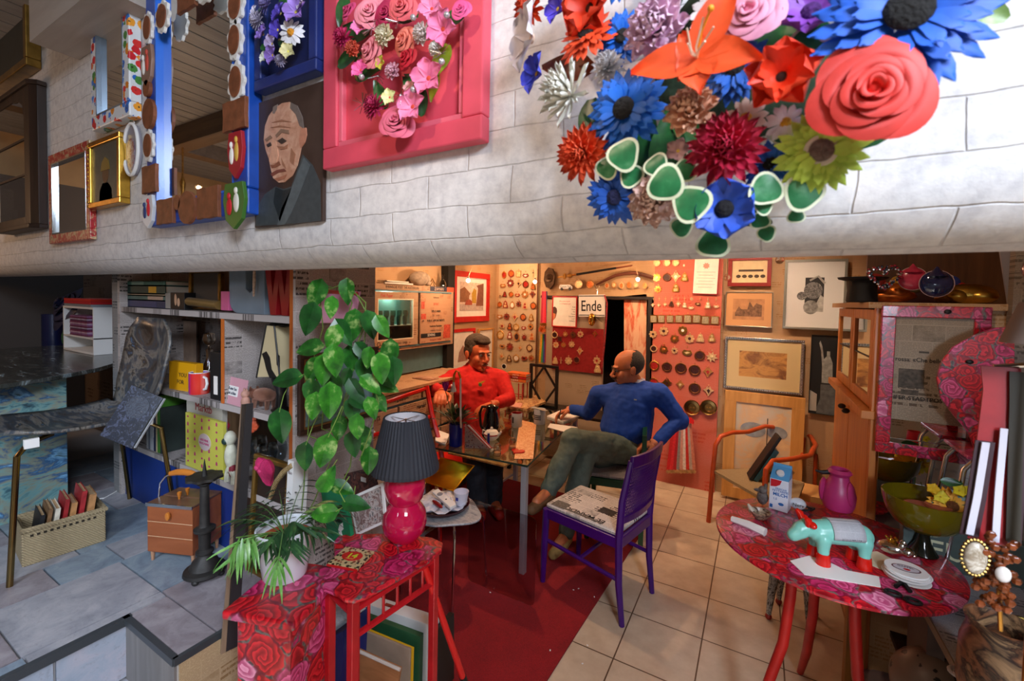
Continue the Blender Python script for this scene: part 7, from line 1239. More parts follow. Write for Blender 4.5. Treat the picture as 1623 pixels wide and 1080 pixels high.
# ---- green stool under the man in blue -----------------------------------------------------------------------
t=thing('green_stool','dark green chair with newspaper cushion under the man in blue','chair',(-.83,3.0,0),R(12)); GR=mt('#0c3c1c',.35)
part('seat_frame',MB().box(-.19,.2,-.19,.2,.38,.43),GR,t,False,bevel=.004); part('cushion',MB().box(-.18,.19,-.18,.19,.431,.455),NEWST,t,False,bevel=.01)
for x in(-.17,.18):
    for y in(-.17,.18): part('leg',MB().box(x-.016,x+.016,y-.016,y+.016,0 if True else 0,.38),GR,t,False,bevel=.002)
part('back_rest',MB().box(.17,.2,-.16,.18,.62,.74),GR,t,False,bevel=.004); part('back_post',MB().box(.17,.2,-.06,-.035,.43,.62),GR,t,False); part('back_post',MB().box(.17,.2,.165,.19,.43,.74),GR,t,False)
# ---- purple chair ---------------------------------------------------------------------------------------------
PU=mt('#3f0b69',.28,0,.12,12); ang=math.atan2(-.103,.455)
t=thing('purple_chair','purple painted wooden chair with cane back and newspaper cushion','chair',(-.745,2.345,0),ang)
hw,hd_=.172,.225
for y in(-hw,hw): part('leg',MB().tube([(-hd_,y*1.02,.43),(-hd_-.006,y*1.04,.2),(-hd_-.01,y*1.05,0)],[.02,.019,.014],8),PU,t)
for y in(-hw,hw):
    pts=[(hd_+.03,y*1.0,0),(hd_+.006,y,.2),(hd_,y,.43),(hd_+.012,y*1.0,.62),(hd_+.05,y*.97,.83)]; part('leg',MB().tube(pts,[.014,.018,.02,.018,.014],8),PU,t,label='rear leg running up into the back')
part('seat_rail',MB().box(-hd_-.012,hd_+.01,-hw-.014,-hw+.01,.38,.435).box(-hd_-.012,hd_+.01,hw-.01,hw+.014,.38,.435).box(-hd_-.014,-hd_+.012,-hw,hw,.38,.435).box(hd_-.01,hd_+.014,-hw,hw,.38,.435),PU,t,False,bevel=.004)
cs=part('cushion',MB().box(-hd_-.005,hd_-.005,-hw-.005,hw+.005,.436,.462),M_news('#f0eae4','#3c3836',0,1,1.25,.2),t,False,'newspaper printed cushion',bevel=.012)
Mt=Matrix.Rotation(PI,4,'Z')@Matrix.Rotation(-PI/2,4,'X'); TT=Matrix.Translation((-.0,-.125,.4625))@Matrix.Rotation(PI,4,'Z')@Matrix.Rotation(-PI/2,4,'X'); text('EL MANDO',.036,INK,cs,0,0,0,M=TT,bold=.0008); TT=Matrix.Translation((.07,-.05,.4625))@Matrix.Rotation(PI,4,'Z')@Matrix.Rotation(-PI/2,4,'X'); text('DEL S',.03,INK,cs,0,0.09,0,M=TT)
part('cushion_photo',MB().box(.03,.12,-.055,.01,.462,.4632),mt('#2a2626',.7,0,.5,60),cs,False); part('cushion_print',MB().box(-.2,-.11,-.17,-.1,.462,.4632).box(-.2,.12,-.165,-.15,.4615,.4631),mt('#5a5652',.7,0,.5,80),cs,False)
# cane back: curved panel with a grid of real holes
b=MB(); NX,NZ=26,16; X=lambda z:hd_+.004+.05*max(0,(z-.5))/.35
for i in range(NX+1):
    y=-hw+.02+(2*hw-.04)*i/NX; bow=.02*(1-(y/hw)**2); b.tube([(X(.54)+bow,y,.54),(X(.68)+bow,y,.68),(X(.80)+bow,y,.80)],.0028,4)
for k in range(NZ+1):
    z=.54+.26*k/NZ; b.tube([(X(z)+.02*(1-(y/hw)**2),y,z) for y in [-hw+.01+(2*hw-.02)*q/6 for q in range(7)]],.0028,4)
part('cane_panel',b,PU,t,label='purple cane lattice')
tp=[(X(.83)+.022*(1-(y/hw)**2),y,.815+.012*(1-(y/hw)**2)) for y in [-hw*.98+2*hw*.98*q/8 for q in range(9)]]
def rail3(z,h,th): 
    b=MB(); vs=[]; ys=[-hw+2*hw*q/8 for q in range(9)]
    for y in ys:
        x=X(z)+.022*(1-(y/hw)**2); vs+=[(x-th,y,z-h),(x+th,y,z-h),(x+th+.006,y,z+h),(x-th+.006,y,z+h)]
    fs=[(i*4+a,i*4+(a+1)%4,(i+1)*4+(a+1)%4,(i+1)*4+a) for i in range(8) for a in range(4)]+[(3,2,1,0),(32,33,34,35)]; return b.add(vs,fs)
part('top_rail',rail3(.825,.03,.01),PU,t,False,bevel=.004); part('lower_back_rail',rail3(.525,.02,.009),PU,t,False,bevel=.003)
part('stretcher',MB().tube([(-hd_,-hw,.25),(hd_,-hw,.22)],.011,6),PU,t); part('stretcher',MB().tube([(-hd_,hw,.25),(hd_,hw,.22)],.011,6),PU,t); part('stretcher',MB().tube([(0,-hw,.235),(0,hw,.235)],.011,6),PU,t)
# ---- red chair at the left, gold box, plate, papered side seat -------------------------------------------------
RD=mt('#c8140f',.3,0,.1,20)
t=thing('red_folding_chair','bright red slatted folding chair beside the man in red','chair',(-1.95,2.42,0)); D=lambda px,py,d: PD(px,py,d)-Vector((-1.95,2.42,0))
part('back_post',MB().tube([D(676,612,3.05),D(684,655,3.0),D(696,700,2.95),D(712,790,2.9)],.016,6),RD,t); part('back_post',MB().tube([D(572,650,2.75),D(580,690,2.7),D(600,760,2.62),D(626,850,2.5)],.016,6),RD,t)
part('back_rail',MB().tube([D(676,616,3.05),D(640,628,2.9),D(572,652,2.75)],.013,6),RD,t); part('back_rail',MB().tube([D(684,660,3.0),D(578,695,2.7)],.013,6),RD,t); part('seat',MB().cbox((-.02,.0,.43),(.4,.4,.025),.5),RD,t,False,bevel=.004)
for q in((-.16,-.16),(.16,-.16),(-.16,.16),(.16,.16)): part('leg',MB().cyl((q[0],q[1],.42),(q[0]*1.1,q[1]*1.1,0),.014),RD,t)
p=PZ(700,765,.5); t=thing('gold_box','gold foil lined open carton lid on the papered side seat','box',(p.x-.0,p.y+.06,.53),rot=(R(28),R(-4),R(-8))); GFm=mt('#d8a020',.22,1,.35,8,.5); part('lid',MB().box(-.15,.14,-.1,.1,0,.006),GFm,t,False,bevel=.002); part('rim',MB().tube([(-.15,-.1,.004),(.14,-.1,.004),(.14,.1,.004),(-.15,.1,.004)],.005,6,True),GFm,t)
t=shell_chair('papered_stool','grey-painted shell chair with thin chrome legs holding a plate','',0,mt('#8a8a90',.4,0,.2,12),CHROME) if False else None
c=PZ(700,812,.45); t=thing('side_chair','grey marbled side chair seat on thin chrome legs beside the pink lamp','chair',(c.x,c.y+.04,0)); GM=M_paint(('#6c6e74','#93959b','#b4b4b6','#85827e'),14,1.5,(1,3,1),.35,4)
part('seat',MB().plate([(.2*cos(a)*(1+.08*cos(4*a)),.17*sin(a)*(1+.08*cos(4*a))) for a in [2*PI*k/40 for k in range(40)]],.438,.45),GM,t,bevel=.004)
for q,w in((-1,-1),(1,-1),(1,1),(-1,1)): part('leg',MB().tube([(q*.06,w*.05,.435),(q*.13,w*.1,.43),(q*.155,w*.13,.39),(q*.17,w*.16,0)],.007,8),CHROME,t)
cc=Vector((c.x,c.y+.04,.451)); t=thing('round_tray','dark red rimmed round tray holding a white napkin and remote','tray',cc+Vector((-.03,.0,0))); part('tray',MB().lathe([(0,0),(.12,0),(.14,.012),(.152,.03),(.147,.03),(.135,.014),(.118,.005),(0,.005)],40),mt('#3c1018',.25),t)
b=MB(); vs=[];n=24
for r,z in ((0,.03),(.06,.03),(.1,.022),(.14,.036)): vs+=[(r*cos(2*PI*j/n),r*sin(2*PI*j/n),z+.012*sin(j*2.1+r*40)) for j in range(n)]
b.add(vs,[(i*n+j,i*n+(j+1)%n,(i+1)*n+(j+1)%n,(i+1)*n+j) for i in range(3) for j in range(n)]); o=solo('crumpled_cloth',b,M_paint(('#6878a0','#c8ccda','#e4e4ea','#98a4c0'),9,1,(1,1,1),.6,4),'crumpled white and blue cloth lying in the dark round tray','cloth',loc=cc+Vector((-.03,0,0))); q=o.modifiers.new('th','SOLIDIFY'); q.thickness=.002
t=thing('white_remote','white remote-like gadget with a round dial on the cloth','remote',cc+Vector((.0,-.02,.055)),rot=(R(10),R(8),R(-18))); part('body',MB().box(-.09,.09,-.02,.02,0,.018),WHITE,t,False,bevel=.004); part('dial',MB().lathe([(.016,.0185),(.013,.021),(.0,.021)],20,tr(-.04,0,0)),mt('#8a8c94',.3),t); part('button',MB().lathe([(.005,.0185),(0,.02)],12,tr(.02,0,0)),BLACK,t)
t=thing('red_pocket_knife','dark red pocket knife in front of the white gadget','knife',cc+Vector((-.01,-.065,.05)),R(-22)); part('body',MB().sph((0,0,.0),(.055,.012,.01)),mt('#8c1018',.25),t)
t=thing('white_cup','white paper cup with a blue mark behind the gadget on the tray','cup',cc+Vector((.07,.04,.03))); part('cup',MB().lathe([(0,0),(.03,0),(.042,.07),(.04,.07),(.029,.004),(0,.004)],20),mt('#dcdcec',.4),t); part('print',MB().box(-.008,.006,-.0385,-.036,.03,.048),mt('#2c3a9c',.5),t,False)
# clear acrylic panel
P=[(740,930),(850,930),(850,826),(740,822)]; A=PZ(745,940,.0); A=PY(741,938,2.0);B=PY(850,822,2.0); W=B.x-A.x;H=B.z-A.z; z0=0.012
pts=[]; rr=.03
for cx_,cz_,a0 in ((W-rr,z0+rr,-PI/2),(W-rr,B.z-rr,0),(rr,B.z-rr,PI/2),(rr,z0+rr,PI)): pts+=[(cx_+rr*cos(a0+PI/2*k/5),cz_+rr*sin(a0+PI/2*k/5)) for k in range(6)]
solo('acrylic_panel',MB().prism(pts,0,.004),M_pane('#e6e2e4',2.5),'clear rounded acrylic panel standing on the carpet by table leg','panel',loc=(A.x,2.0,0),smooth=False)
for k,(px,py) in enumerate([(909,936),(917,934),(942,947),(931,1024),(923,1053),(872,1032),(777,940)]): solo('paper_scrap',MB().cbox((0,0,.002),(.008,.005,.002),k),WHITE,['white crumb left of the pair on carpet','white crumb right of the pair on carpet','white crumb on carpet nearest purple chair','white crumb near the carpet edge','white crumb lowest on the carpet','tiny white crumb in the middle of carpet','white crumb under the clear panel'][k],'crumb',loc=PZ(px,py,.0085),smooth=False,group='crumbs on the red carpet')
# ================================================================ right side
TP=mt('#a8845a',.7,0,.15,10)
t=thing('display_cabinet','tall orange wooden cabinet with two small glazed doors facing the room','cabinet',(.42,2.3,0)); D_=.97
part('body',MB().box(.02,.72,0,D_,0,.95).box(.70,.72,0,D_,.95,1.6).box(.03,.7,D_-.02,D_,.95,1.6).box(.03,.7,0,.02,.95,1.6),M_wood('#8a5226','#b87838',2,1,.45),t,False,bevel=.003); part('top_board',MB().box(-.03,.78,-.03,D_+.02,1.6,1.625),TAN,t,False,bevel=.002); OW=M_wood('#a85a20','#cf8438',2,1,.4)
part('front_ledge',MB().box(-.035,.03,-.01,D_,1.14,1.175),OW,t,False,bevel=.003); part('corner_post',MB().box(.0,.03,-.005,.035,0,1.6),OW,t,False)
for k,(y0,y1) in enumerate(((.04,.49),(.5,.95))):
    d=part('door',MB(tr(0,0,0)).box(0,.022,y0,y0+.05,1.18,1.595).box(0,.022,y1-.05,y1,1.18,1.595).box(0,.022,y0+.05,y1-.05,1.18,1.225).box(0,.022,y0+.05,y1-.05,1.55,1.595),OW,t,False,bevel=.002); part('glass_pane',MB().box(.008,.011,y0+.05,y1-.05,1.225,1.55),M_pane('#b8ae94',2.5),d,False); part('leading',MB().box(.004,.014,y0+.05,y1-.05,1.385,1.39),BLACK,d,False)
    d=part('door',MB().box(0,.02,y0,y1,.1,1.13),OW,t,False,bevel=.003); part('knob',MB().sph((-.02,y1-.05 if k==0 else y0+.06,1.08),(.018,.014,.014)),mt('#140c0a',.3),d)
part('end_panel',MB().box(.031,.72,-.008,-.001,.0,1.6),TANX if False else TAN,t,False,'tan newspaper papered end')
# rose framed newspaper panel with mirror strip
FY=2.262; A=PY(1387,716,FY);B=PY(1607,488,FY); B.x=PY(1562,488,FY).x; W=B.x-A.x+.02;H=B.z-A.z
t=thing('rose_framed_panel','rose-papered frame around yellowed newspaper with headlines, hung on the cabinet end','picture frame',(A.x,FY,A.z),rot=(0,R(0),0)); part('frame',MB().ring(0,W,0,H,.045,0,.026),M_rose(19,1),t,False,bevel=.003)
OLD=M_news('#a3937a','#5c5040',0,2,1.3,.12); part('newspaper',MB().box(.044,W-.044,.012,.016,.14,H-.044),OLD,t,False)
part('mirror_strip',MB().box(.044,W-.044,.014,.018,.044,.139),MIR,t,False); tx=mt('#2a241c',.7)
text('rossa: «Che bello f',.017,tx,t,.05,.375,.0115,align='LEFT',sx=.85,bold=.0004); text('IFER STADTPOST',.016,tx,t,.05,.222,.0115,align='LEFT',sx=.95,bold=.0006)
part('news_photo',MB().box(.062,.14,.0108,.0118,.27,.345).box(.072,.125,.0108,.0118,.242,.262),mt('#4a4236',.7,0,.5,70),t,False); part('news_headline',MB().box(.12,.15,.0108,.0118,.41,.418),mt('#4a4236',.7),t,False); part('knob',MB().sph((PY(1501,504,FY).x-A.x,-.004,H-.02),(.011,.006,.009)),BLACK,t)
t=thing('wall_mirror','frameless mirror below the rose frame, reflecting the bright shop front','mirror',(.445,2.268,.72)); part('mirror_glass',MB().box(0,.36,0,.005,0,.36),MIR,t,False); part('backing',MB().box(0,.36,.0055,.012,0,.36),BLACK,t,False)
# things on the cabinet
CZ=1.6255
p=PZ(1365,468,CZ); p=PY(1366,466,2.42); t=thing('top_hat','black top hat resting crown down on the cabinet corner','hat',(p.x,2.42,CZ)); part('hat',MB().lathe([(0,0),(.052,0),(.056,.005),(.052,.05),(.056,.092),(.085,.1),(.09,.108),(.085,.106),(.054,.098),(.05,.05),(.05,.01),(0,.01)],28),mt('#0a090a',.7),t)
p=PY(1400,462,2.28); t=thing('bead_heart_wreath','heart wreath of silver, red and blue beads standing on the cabinet','wreath',(p.x,2.272,PY(1400,438,2.272).z)); b=[MB(),MB(),MB()]
for k,(x,z) in enumerate(heart(46,.048)):
    for q in range(3): b[(k+q)%3].sph((x+rnd.uniform(-.007,.007),rnd.uniform(-.008,.004),z+rnd.uniform(-.007,.007)),.0052,6,4)
part('beads',b[0],SILVER,t,kind='stuff'); part('beads',b[1],mt('#8c1c2c',.2),t,kind='stuff'); part('beads',b[2],mt('#1c2434',.2),t,kind='stuff')
GM_=mt('#b8923e',.32,1,.25,14,.2)
p=PY(1412,470,2.42); t=thing('gold_fish_figure','crinkled golden figure lying behind the bead wreath','figurine',(p.x,2.44,CZ)); part('body',MB().sph((0,0,.03),(.09,.035,.03)).sph((.02,.0,.045),(.05,.035,.04)).sph((-.07,0,.02),(.03,.03,.02)),mt('#c86a24',.3,.8,.3,30,.5),t)
def drop(name,label,px,py,rp,mat,y):
    r=rp*((PY(px,py,y)-EYE).dot(CF))/FP; p=PY(px,py,y); t=thing(name,label,'ornament',p); part('body',MB().sph((0,0,0),(r,r*.4,r),18,12).tube([(0,0,r*.55),(0,0,r*1.02),(0,0,r*1.3)],[r*.7,r*.25,r*.06],12),mat,t); part('rim',MB().tube([(r*1.0*cos(a),-.002,r*1.0*sin(a)) for a in [2*PI*k/30 for k in range(30)]],.0015,5,True),mt('#b89ca0',.4),t); return t
drop('heart_ornament','flat rose red drop ornament leaning before the gold figure','' or 1446,442,18,mt('#b0304c',.25,0,.2,30),2.32); drop('heart_ornament','dark blue glass drop ornament on the cabinet top','' or 1484,450,21,mt('#0c1c4c',.1,0,.3,30,Coat_Weight=1),2.30)
p=PY(1535,470,2.40); t=thing('gold_mask','large hammered golden face mask lying on the cabinet top','mask',(p.x,2.40,CZ)); part('mask',MB().sph((0,0,.035),(.085,.05,.045),24,14).sph((-.04,-.03,.03),(.035,.025,.025),12,8).sph((.03,-.02,.03),(.05,.04,.03),14,8).sph((-.075,-.01,.02),(.03,.03,.018),10,6),GM_,t)
p=PY(1470,432,2.5); t=thing('clown_puppet','jumble of red, yellow and blue puppet cloth behind the ornaments','puppet',(p.x,2.58,CZ))
for k,(x,z,c) in enumerate([(-.12,.06,'#a01c1c'),(-.07,.09,'#c8a02c'),(-.02,.08,'#6a5a3a'),(.03,.1,'#c0201c'),(.09,.09,'#2a3a8c'),(.12,.06,'#a82018'),(-.16,.1,'#8c2018')]): part('cloth_patch',MB().sph((x,0,z),(.04,.025,.035),12,8),mt(c,.8,0,.3,30,.5),t)
part('glove',MB().sph((.04,-.03,.11),(.016,.01,.014)).sph((.075,-.03,.115),(.022,.01,.012)),WHITE,t); part('body',MB().sph((0,.02,.04),(.15,.03,.05)),mt('#3a1414',.8),t)
solo('brown_board',MB().box(.45,1.1,2.7,2.72,CZ,2.3),M_wood('#4a2c18','#6a4428',2),'brown board standing at the back of the cabinet top','board',smooth=False); solo('white_strip',MB().prism([(0,0),(.02,-.0),(.0,.2),(-.03,.2)],0,.01),mt('#8c8488',.6),'white slanted strip at the right end of the cabinet top','strip',loc=(PY(1600,448,2.3).x,2.3,CZ),smooth=False)
# ---- papered desk on the right with things -------------------------------------------------
t=thing('papered_desk','newspaper-papered desk along the right side below the mirror','desk',(.47,.85,0)); part('desktop',MB().box(0,.68,0,1.385,.68,.7),M_news('#a8adb4','#5a6068',0,1,1,.08),t,False,bevel=.002); part('side_panel',MB().box(.05,.07,0,.02,0,.68).box(.6,.62,0,1.38,0,.68),DKWOOD,t,False); part('shelf',MB().box(.03,.6,.02,1.38,.3,.32),DKWOOD,t,False); part('plank_edge',MB().box(-.004,-.0005,0,1.385,.675,.698),M_wood('#6a5a48','#8a7a64',1),t,False)
t=thing('eu_box','grey green box with cream letters EU beside the amber bowl','box',(PY(1400,850,2.05).x+.05,2.03,.701)); part('box',MB().box(0,.33,0,.05,0,.14),mt('#4a5854',.5,0,.1,20),t,False,bevel=.002); q=PY(1503,862,2.03); text('EU',.06,mt('#c9c8a4',.6),t,q.x-t.location.x,.04,-.001,bold=.001,sx=1.15)
fb=PY(1515,800,2.1); t=thing('sunflower_bunch','bunch of yellow sunflower and small yellow blooms in front of mirror','flowers',(fb.x,2.1,.83)); O=Vector(t.location)
for px,py,rp,k,c in ((1508,803,30,'gerbera','#f0a818'),(1535,812,18,'daisy','#f6d028'),(1540,780,12,'bell','#f4e02c'),(1520,778,11,'bell','#f0d828'),(1490,788,12,'bell','#e8d43c'),(1478,775,10,'bell','#f0c020'),(1545,760,9,'bell','#f4e830'),(1508,765,13,'leaf',0),(1495,800,14,'leaf',0),(1530,795,14,'leaf',0)): add_flower(t,O,px,py,rp,k,c or None,2.03,'#6a3a10' if k=='gerbera' else '#c8a020',tx=-.4)
part('stems',MB().tube([(-.03,0,0),(-.02,-.03,.05)],.002,5).tube([(.02,0,0),(.03,-.03,.06)],.002,5).tube([(0,0,0),(0,-.04,.03)],.002,5),mt('#4a6a2c',.6),t)
# rose papered chair standing on the desk
RY=2.15; t=thing('rose_chair','rose-papered chair with curved back and chrome legs standing on the desk','chair',(PY(1530,700,RY).x,RY,.701)); O=Vector(t.location)
pp=[(1607,517),(1575,520),(1540,533),(1510,550),(1492,572),(1484,600),(1490,630),(1508,655),(1528,678),(1540,700),(1545,716),(1562,722),(1564,640),(1565,588),(1607,580)]; P=[PY(a,b,RY)-O for a,b in pp]; o=part('back',MB().prism([(p.x,p.z) for p in P],-.006,.008),M_rose(19,0),t,False,bevel=.002); part('knob',MB().sph(PY(1537,574,RY-.012)-O,(.011,.006,.008)),BLACK,o)
P=[PY(a,b,RY-.02)-O for a,b in ((1508,705),(1562,716),(1562,745),(1520,722))]; part('seat',MB().plate([(-.03,-.12),(.3,-.12),(.3,.1),(-.03,.1)],P[0].z-.02,P[0].z-.008),M_rose(19,0),t,False,bevel=.003); zs=P[0].z-.022
for x,y,x2,y2 in ((-.01,-.1,-.07,-.12),(.26,-.1,.3,-.12),(-.01,.06,-.07,.07),(.26,.06,.3,.07)): part('leg',MB().tube([(x+.05,y,zs-.004),(x,y,zs-.01),(x-.02 if x<.1 else x+.02,y,zs-.04),(x2,y2,0)],.008,10),CHROME,t)
# ---- round rose table ---------------------------------------------------------------------------
RC=Vector((.243,1.925,0)); RTZ=.75; t=thing('round_rose_table','round table papered with dark pink roses on curved red legs','table',RC); part('top',MB().lathe([(0,RTZ-.018),(.35,RTZ-.018),(.362,RTZ-.012),(.362,RTZ-.004),(.355,RTZ),(0,RTZ)],64),M_rose(15,1),t)
for a in (R(215),R(305),R(95)):
    c,s=cos(a),sin(a); part('leg',MB().tube([(.12*c,.12*s,RTZ-.02),(.13*c,.13*s,.55),(.15*c,.15*s,.38),(.22*c,.22*s,.18),(.33*c,.33*s,.0)],[.016,.018,.018,.017,.013],10),mt('#b01c14',.4,0,.15,15),t)
def rt(px,py): p=PZ(px,py,RTZ); return Vector((p.x,p.y,RTZ+.001))
p=rt(1236,806); t=thing('milk_carton','white and blue milk carton with a round white cap','carton',p,R(-14)); part('carton',MB().box(-.034,.034,-.034,.034,0,.13),mt('#e6eaf2',.35),t,False,bevel=.002); part('gable',MB().add([(-.034,-.034,.13),(.034,-.034,.13),(.034,.034,.13),(-.034,.034,.13),(-.034,.02,.172),(.034,.02,.172)],[(0,1,5,4),(2,3,4,5),(1,2,5),(3,0,4)]).box(-.034,.034,.018,.022,.168,.182),mt('#5aa4d4',.35),t,False,'light blue gable')
part('cap',MB().lathe([(.014,0),(.014,.01),(0,.011)],20,tr(0,-.012,.148,R(38))),WHITE,t); part('red_badge',MB().prism([(-.03,.128),(.01,.128),(.004,.11),(-.01,.1),(-.03,.096)],-.0355,-.0345),mt('#d0202c',.4),t,False); bl=mt('#2a6ab0',.4); text('FRISCHE',.008,bl,t,.008,.088,-.0348); text('FETTARME',.009,bl,t,.006,.078,-.0348); text('MILCH',.013,bl,t,.006,.062,-.0348,bold=.0004); text('1,5',.009,bl,t,-.012,.044,-.0348)
part('blue_print',MB().prism(circ(.01,14,.01,.03,.006),-.0355,-.0345).box(-.03,-.02,-.0355,-.0345,.008,.022),bl,t,False)
PKV=mt('#b8306c',.4,0,.1,10); p=rt(1328,806); t=thing('bird_vase','matte pink ceramic vase shaped like a parrot with folded wings','vase',p,R(-20)); part('body',MB().lathe([(0,0),(.05,0),(.058,.02),(.062,.06),(.052,.1),(.036,.125),(.033,.14),(.045,.155),(.034,.168),(.03,.165),(.03,.14),(.028,.12),(0,.1)],28),PKV,t); part('wing',MB().sph((.052,-.015,.07),(.014,.035,.05),14,10,Matrix.Rotation(R(-6),4,'Y')),PKV,t); part('wing',MB().sph((-.052,-.015,.07),(.014,.035,.05),14,10),PKV,t); part('beak',MB().tube([(-.03,-.02,.15),(-.055,-.035,.145),(-.075,-.045,.15)],[.01,.008,.004],8),BLACK,t)
# cow
MINT=mt('#7cc4b4',.3,0,.06,20); RDH=mt('#cc1c10',.2); p0=rt(1262,905); p1=rt(1385,910); mid=rt(1325,890); t=thing('cow_figurine','mint green ceramic cow with red ears and hooves, newspaper saddle','figurine',(mid.x,mid.y,RTZ+.001),math.atan2(p1.y-p0.y,p1.x-p0.x)-.1)
s=.92; T_=Matrix.Scale(s,4); b=MB(T_); limb(b,[(-.065,0,.105),(-.03,0,.108),(.04,0,.106),(.078,0,.1)],[.04,.044,.043,.04],14); limb(b,[(-.07,0,.11),(-.105,-.005,.118),(-.13,-.01,.11)],[.034,.032,.028],12); limb(b,[(-.13,-.01,.105),(-.155,-.014,.09)],[.028,.022],12)
for x,y in((-.06,-.028),(-.06,.028),(.075,-.028),(.075,.028)): limb(b,[(x,y,.09),(x,y,.055),(x,y*1.1,.02)],[.026,.02,.017],10)
o=part('body',b,MINT,t); remesh(o,.004,6)
for x,y in((-.06,-.028),(-.06,.028),(.075,-.028),(.075,.028)): part('hoof',MB(T_).lathe([(0,0),(.024,0),(.023,.012),(.02,.04),(.0,.044)],16,tr(x,y*1.1,0)),RDH,t)
for q in(-1,1): part('ear',MB(T_).sph((-.102,q*.028-.005,.14),(.014,.02,.012),12,8,Matrix.Identity(4)).tube([(-.11,q*.02-.005,.135),(-.115,q*.03,.155),(-.125,q*.034,.165)],[.013,.012,.006],10),RDH,t)
b=MB(T_); vs=[]; n=14
for x in(-.035,-.01,.02,.05,.068): vs+=[(x,.0485*sin(a),.1075+.0475*cos(a)) for a in [-1.75+3.5*k/n for k in range(n+1)]]
b.add(vs,[(i*(n+1)+k,i*(n+1)+k+1,(i+1)*(n+1)+k+1,(i+1)*(n+1)+k) for i in range(4) for k in range(n)]); o=part('newspaper_wrap',b,M_news('#c4c6cc','#5a5c62',0,2,.4,.1),t,label='newspaper strips glued over the back'); q=o.modifiers.new('th','SOLIDIFY'); q.thickness=.0015; q.offset=1
def sheet2(name,label,pts,mat,th=.0015,cat='paper',dz=0,bev=0):
    P=[PZ(x,y,RTZ+dz) for x,y in pts]; c=P[0].copy(); return solo(name,MB().plate([(p.x-c.x,p.y-c.y) for p in P],0,th),mat,label,cat,loc=(c.x,c.y,RTZ+.0005+dz),smooth=False,bevel=bev)
sheet2('paper_sheet','white paper sheet lying under the cow at the table front',[(1252,890),(1275,912),(1396,932),(1393,915),(1340,905),(1290,880)],WHITE); sheet2('paper_sheet','pale yellow paper strip lying behind the cow hooves',[(1340,880),(1400,905),(1440,925),(1450,905),(1390,875)],mt('#d8cfae',.6))
b=MB(); A=rt(1160,828)-rt(1185,840); B_=rt(1213,850)-rt(1185,840); b.tube([A+Vector((0,0,.012)),(A+B_)/2+Vector((0,0,.016)),B_+Vector((0,0,.012))],[.012,.015,.017],7); solo('paper_tissue',b,WHITE,'folded white tissue packet at the left edge of rose table','tissue',loc=rt(1185,840),smooth=False)
t=thing('carved_bird','small brown and grey carved bird dish between tissue and milk carton','figurine',rt(1205,822)); part('body',MB().lathe([(0,0),(.02,0),(.035,.018),(.04,.028),(.036,.028),(.03,.016),(0,.006)],20),M_paint(('#5a2c1c','#c8b8a0','#3a2a20','#a8382c'),40,1,(1,1,1),.3,3),t); part('tail',MB().tube([(-.03,0,.02),(-.045,.005,.045)],[.012,.004],8),mt('#c8bca8',.5),t); 
t=thing('fur_animal','grey brown felt animal sitting left of the milk carton','figurine',rt(1208,800)); part('body',MB().sph((0,0,.03),(.022,.022,.03)).sph((0,-.005,.065),(.017,.02,.016)).sph((-.02,-.01,.062),(.014,.008,.007)).sph((.01,0,.082),(.007,.005,.01)),mt('#6a625c',.9,0,.4,80,.8),t)
t=thing('painted_egg','white egg with handwritten black letters beside milk carton','egg',rt(1264,808)); part('egg',MB().sph((0,0,.024),(.03,.024,.024),18,12),mt('#d8dce0',.3),t); text('Nerv',.014,INK,t,0,.02,-.0245)
solo('cable_tangle',MB().tube([rt(1275,808)+Vector((.0,.0,.006))+Vector((.03*cos(a)*(1+.3*sin(3*a))-rt(1275,808).x*0,.02*sin(a),.004*sin(5*a))) for a in [k*.5 for k in range(26)]],.004,6),BLACK,'tangled black cable in front of the pink bird vase','cable')
# amber bowl
AM=NT('amber_glass'); AM.pr(.06,0,Transmission_Weight=.45,IOR=1.3,Coat_Weight=.5); AM.col('#7c6c10'); p=rt(1462,878); t=thing('amber_bowl','amber green glass bowl on a dark tapering foot','bowl',p); rb=54*((PY(1450,790,p.y)-EYE).dot(CF))/FP; zr=PY(1450,785,p.y).z-RTZ
hh=zr-.078; part('bowl',MB().lathe([(.014,.075)]+[(rb*a,.078+hh*c) for a,c in ((.45,.06),(.72,.24),(.88,.5),(.96,.75),(1,1))]+[(rb*a-.004,.082+hh*c) for a,c in ((1,.98),(.96,.75),(.88,.5),(.71,.24),(.44,.08))]+[(0,.084)],40),AM.m,t); part('foot',MB().lathe([(0,0),(.04,0),(.042,.004),(.022,.04),(.015,.075),(0,.08)],24),mt('#0e120c',.08),t,label='black foot')
o=solo('wooden_disc',MB().plate(circ(rb*.45,20),0,.01).plate(circ(rb*.3,16,rb*.35,.01),.012,.02),mt('#a8583c',.5,0,.15,20),'reddish brown flat pieces lying in the amber bowl','discs',loc=(p.x-.005,p.y,p.z+zr-.045),smooth=False)
t=thing('silver_pig','silver pig with golden crown lying in front of amber bowl','figurine',rt(1412,880)-Vector((0,0,0)),R(160)); part('body',MB().sph((0,0,.024),(.042,.026,.024),16,10).sph((-.04,0,.026),(.022,.018,.018),12,8).sph((-.058,0,.022),(.009,.01,.009)).sph((-.028,-.016,.045),(.01,.006,.012)).sph((-.028,.016,.045),(.01,.006,.012)),CHROME,t); b=MB(); b.lathe([(.012,.046),(.013,.054)],12)
for k in range(6): b.sph((.014*cos(k),.014*sin(k),.058),.005,6,4)
part('crown',b,mt('#d8a03c',.2,1),t)
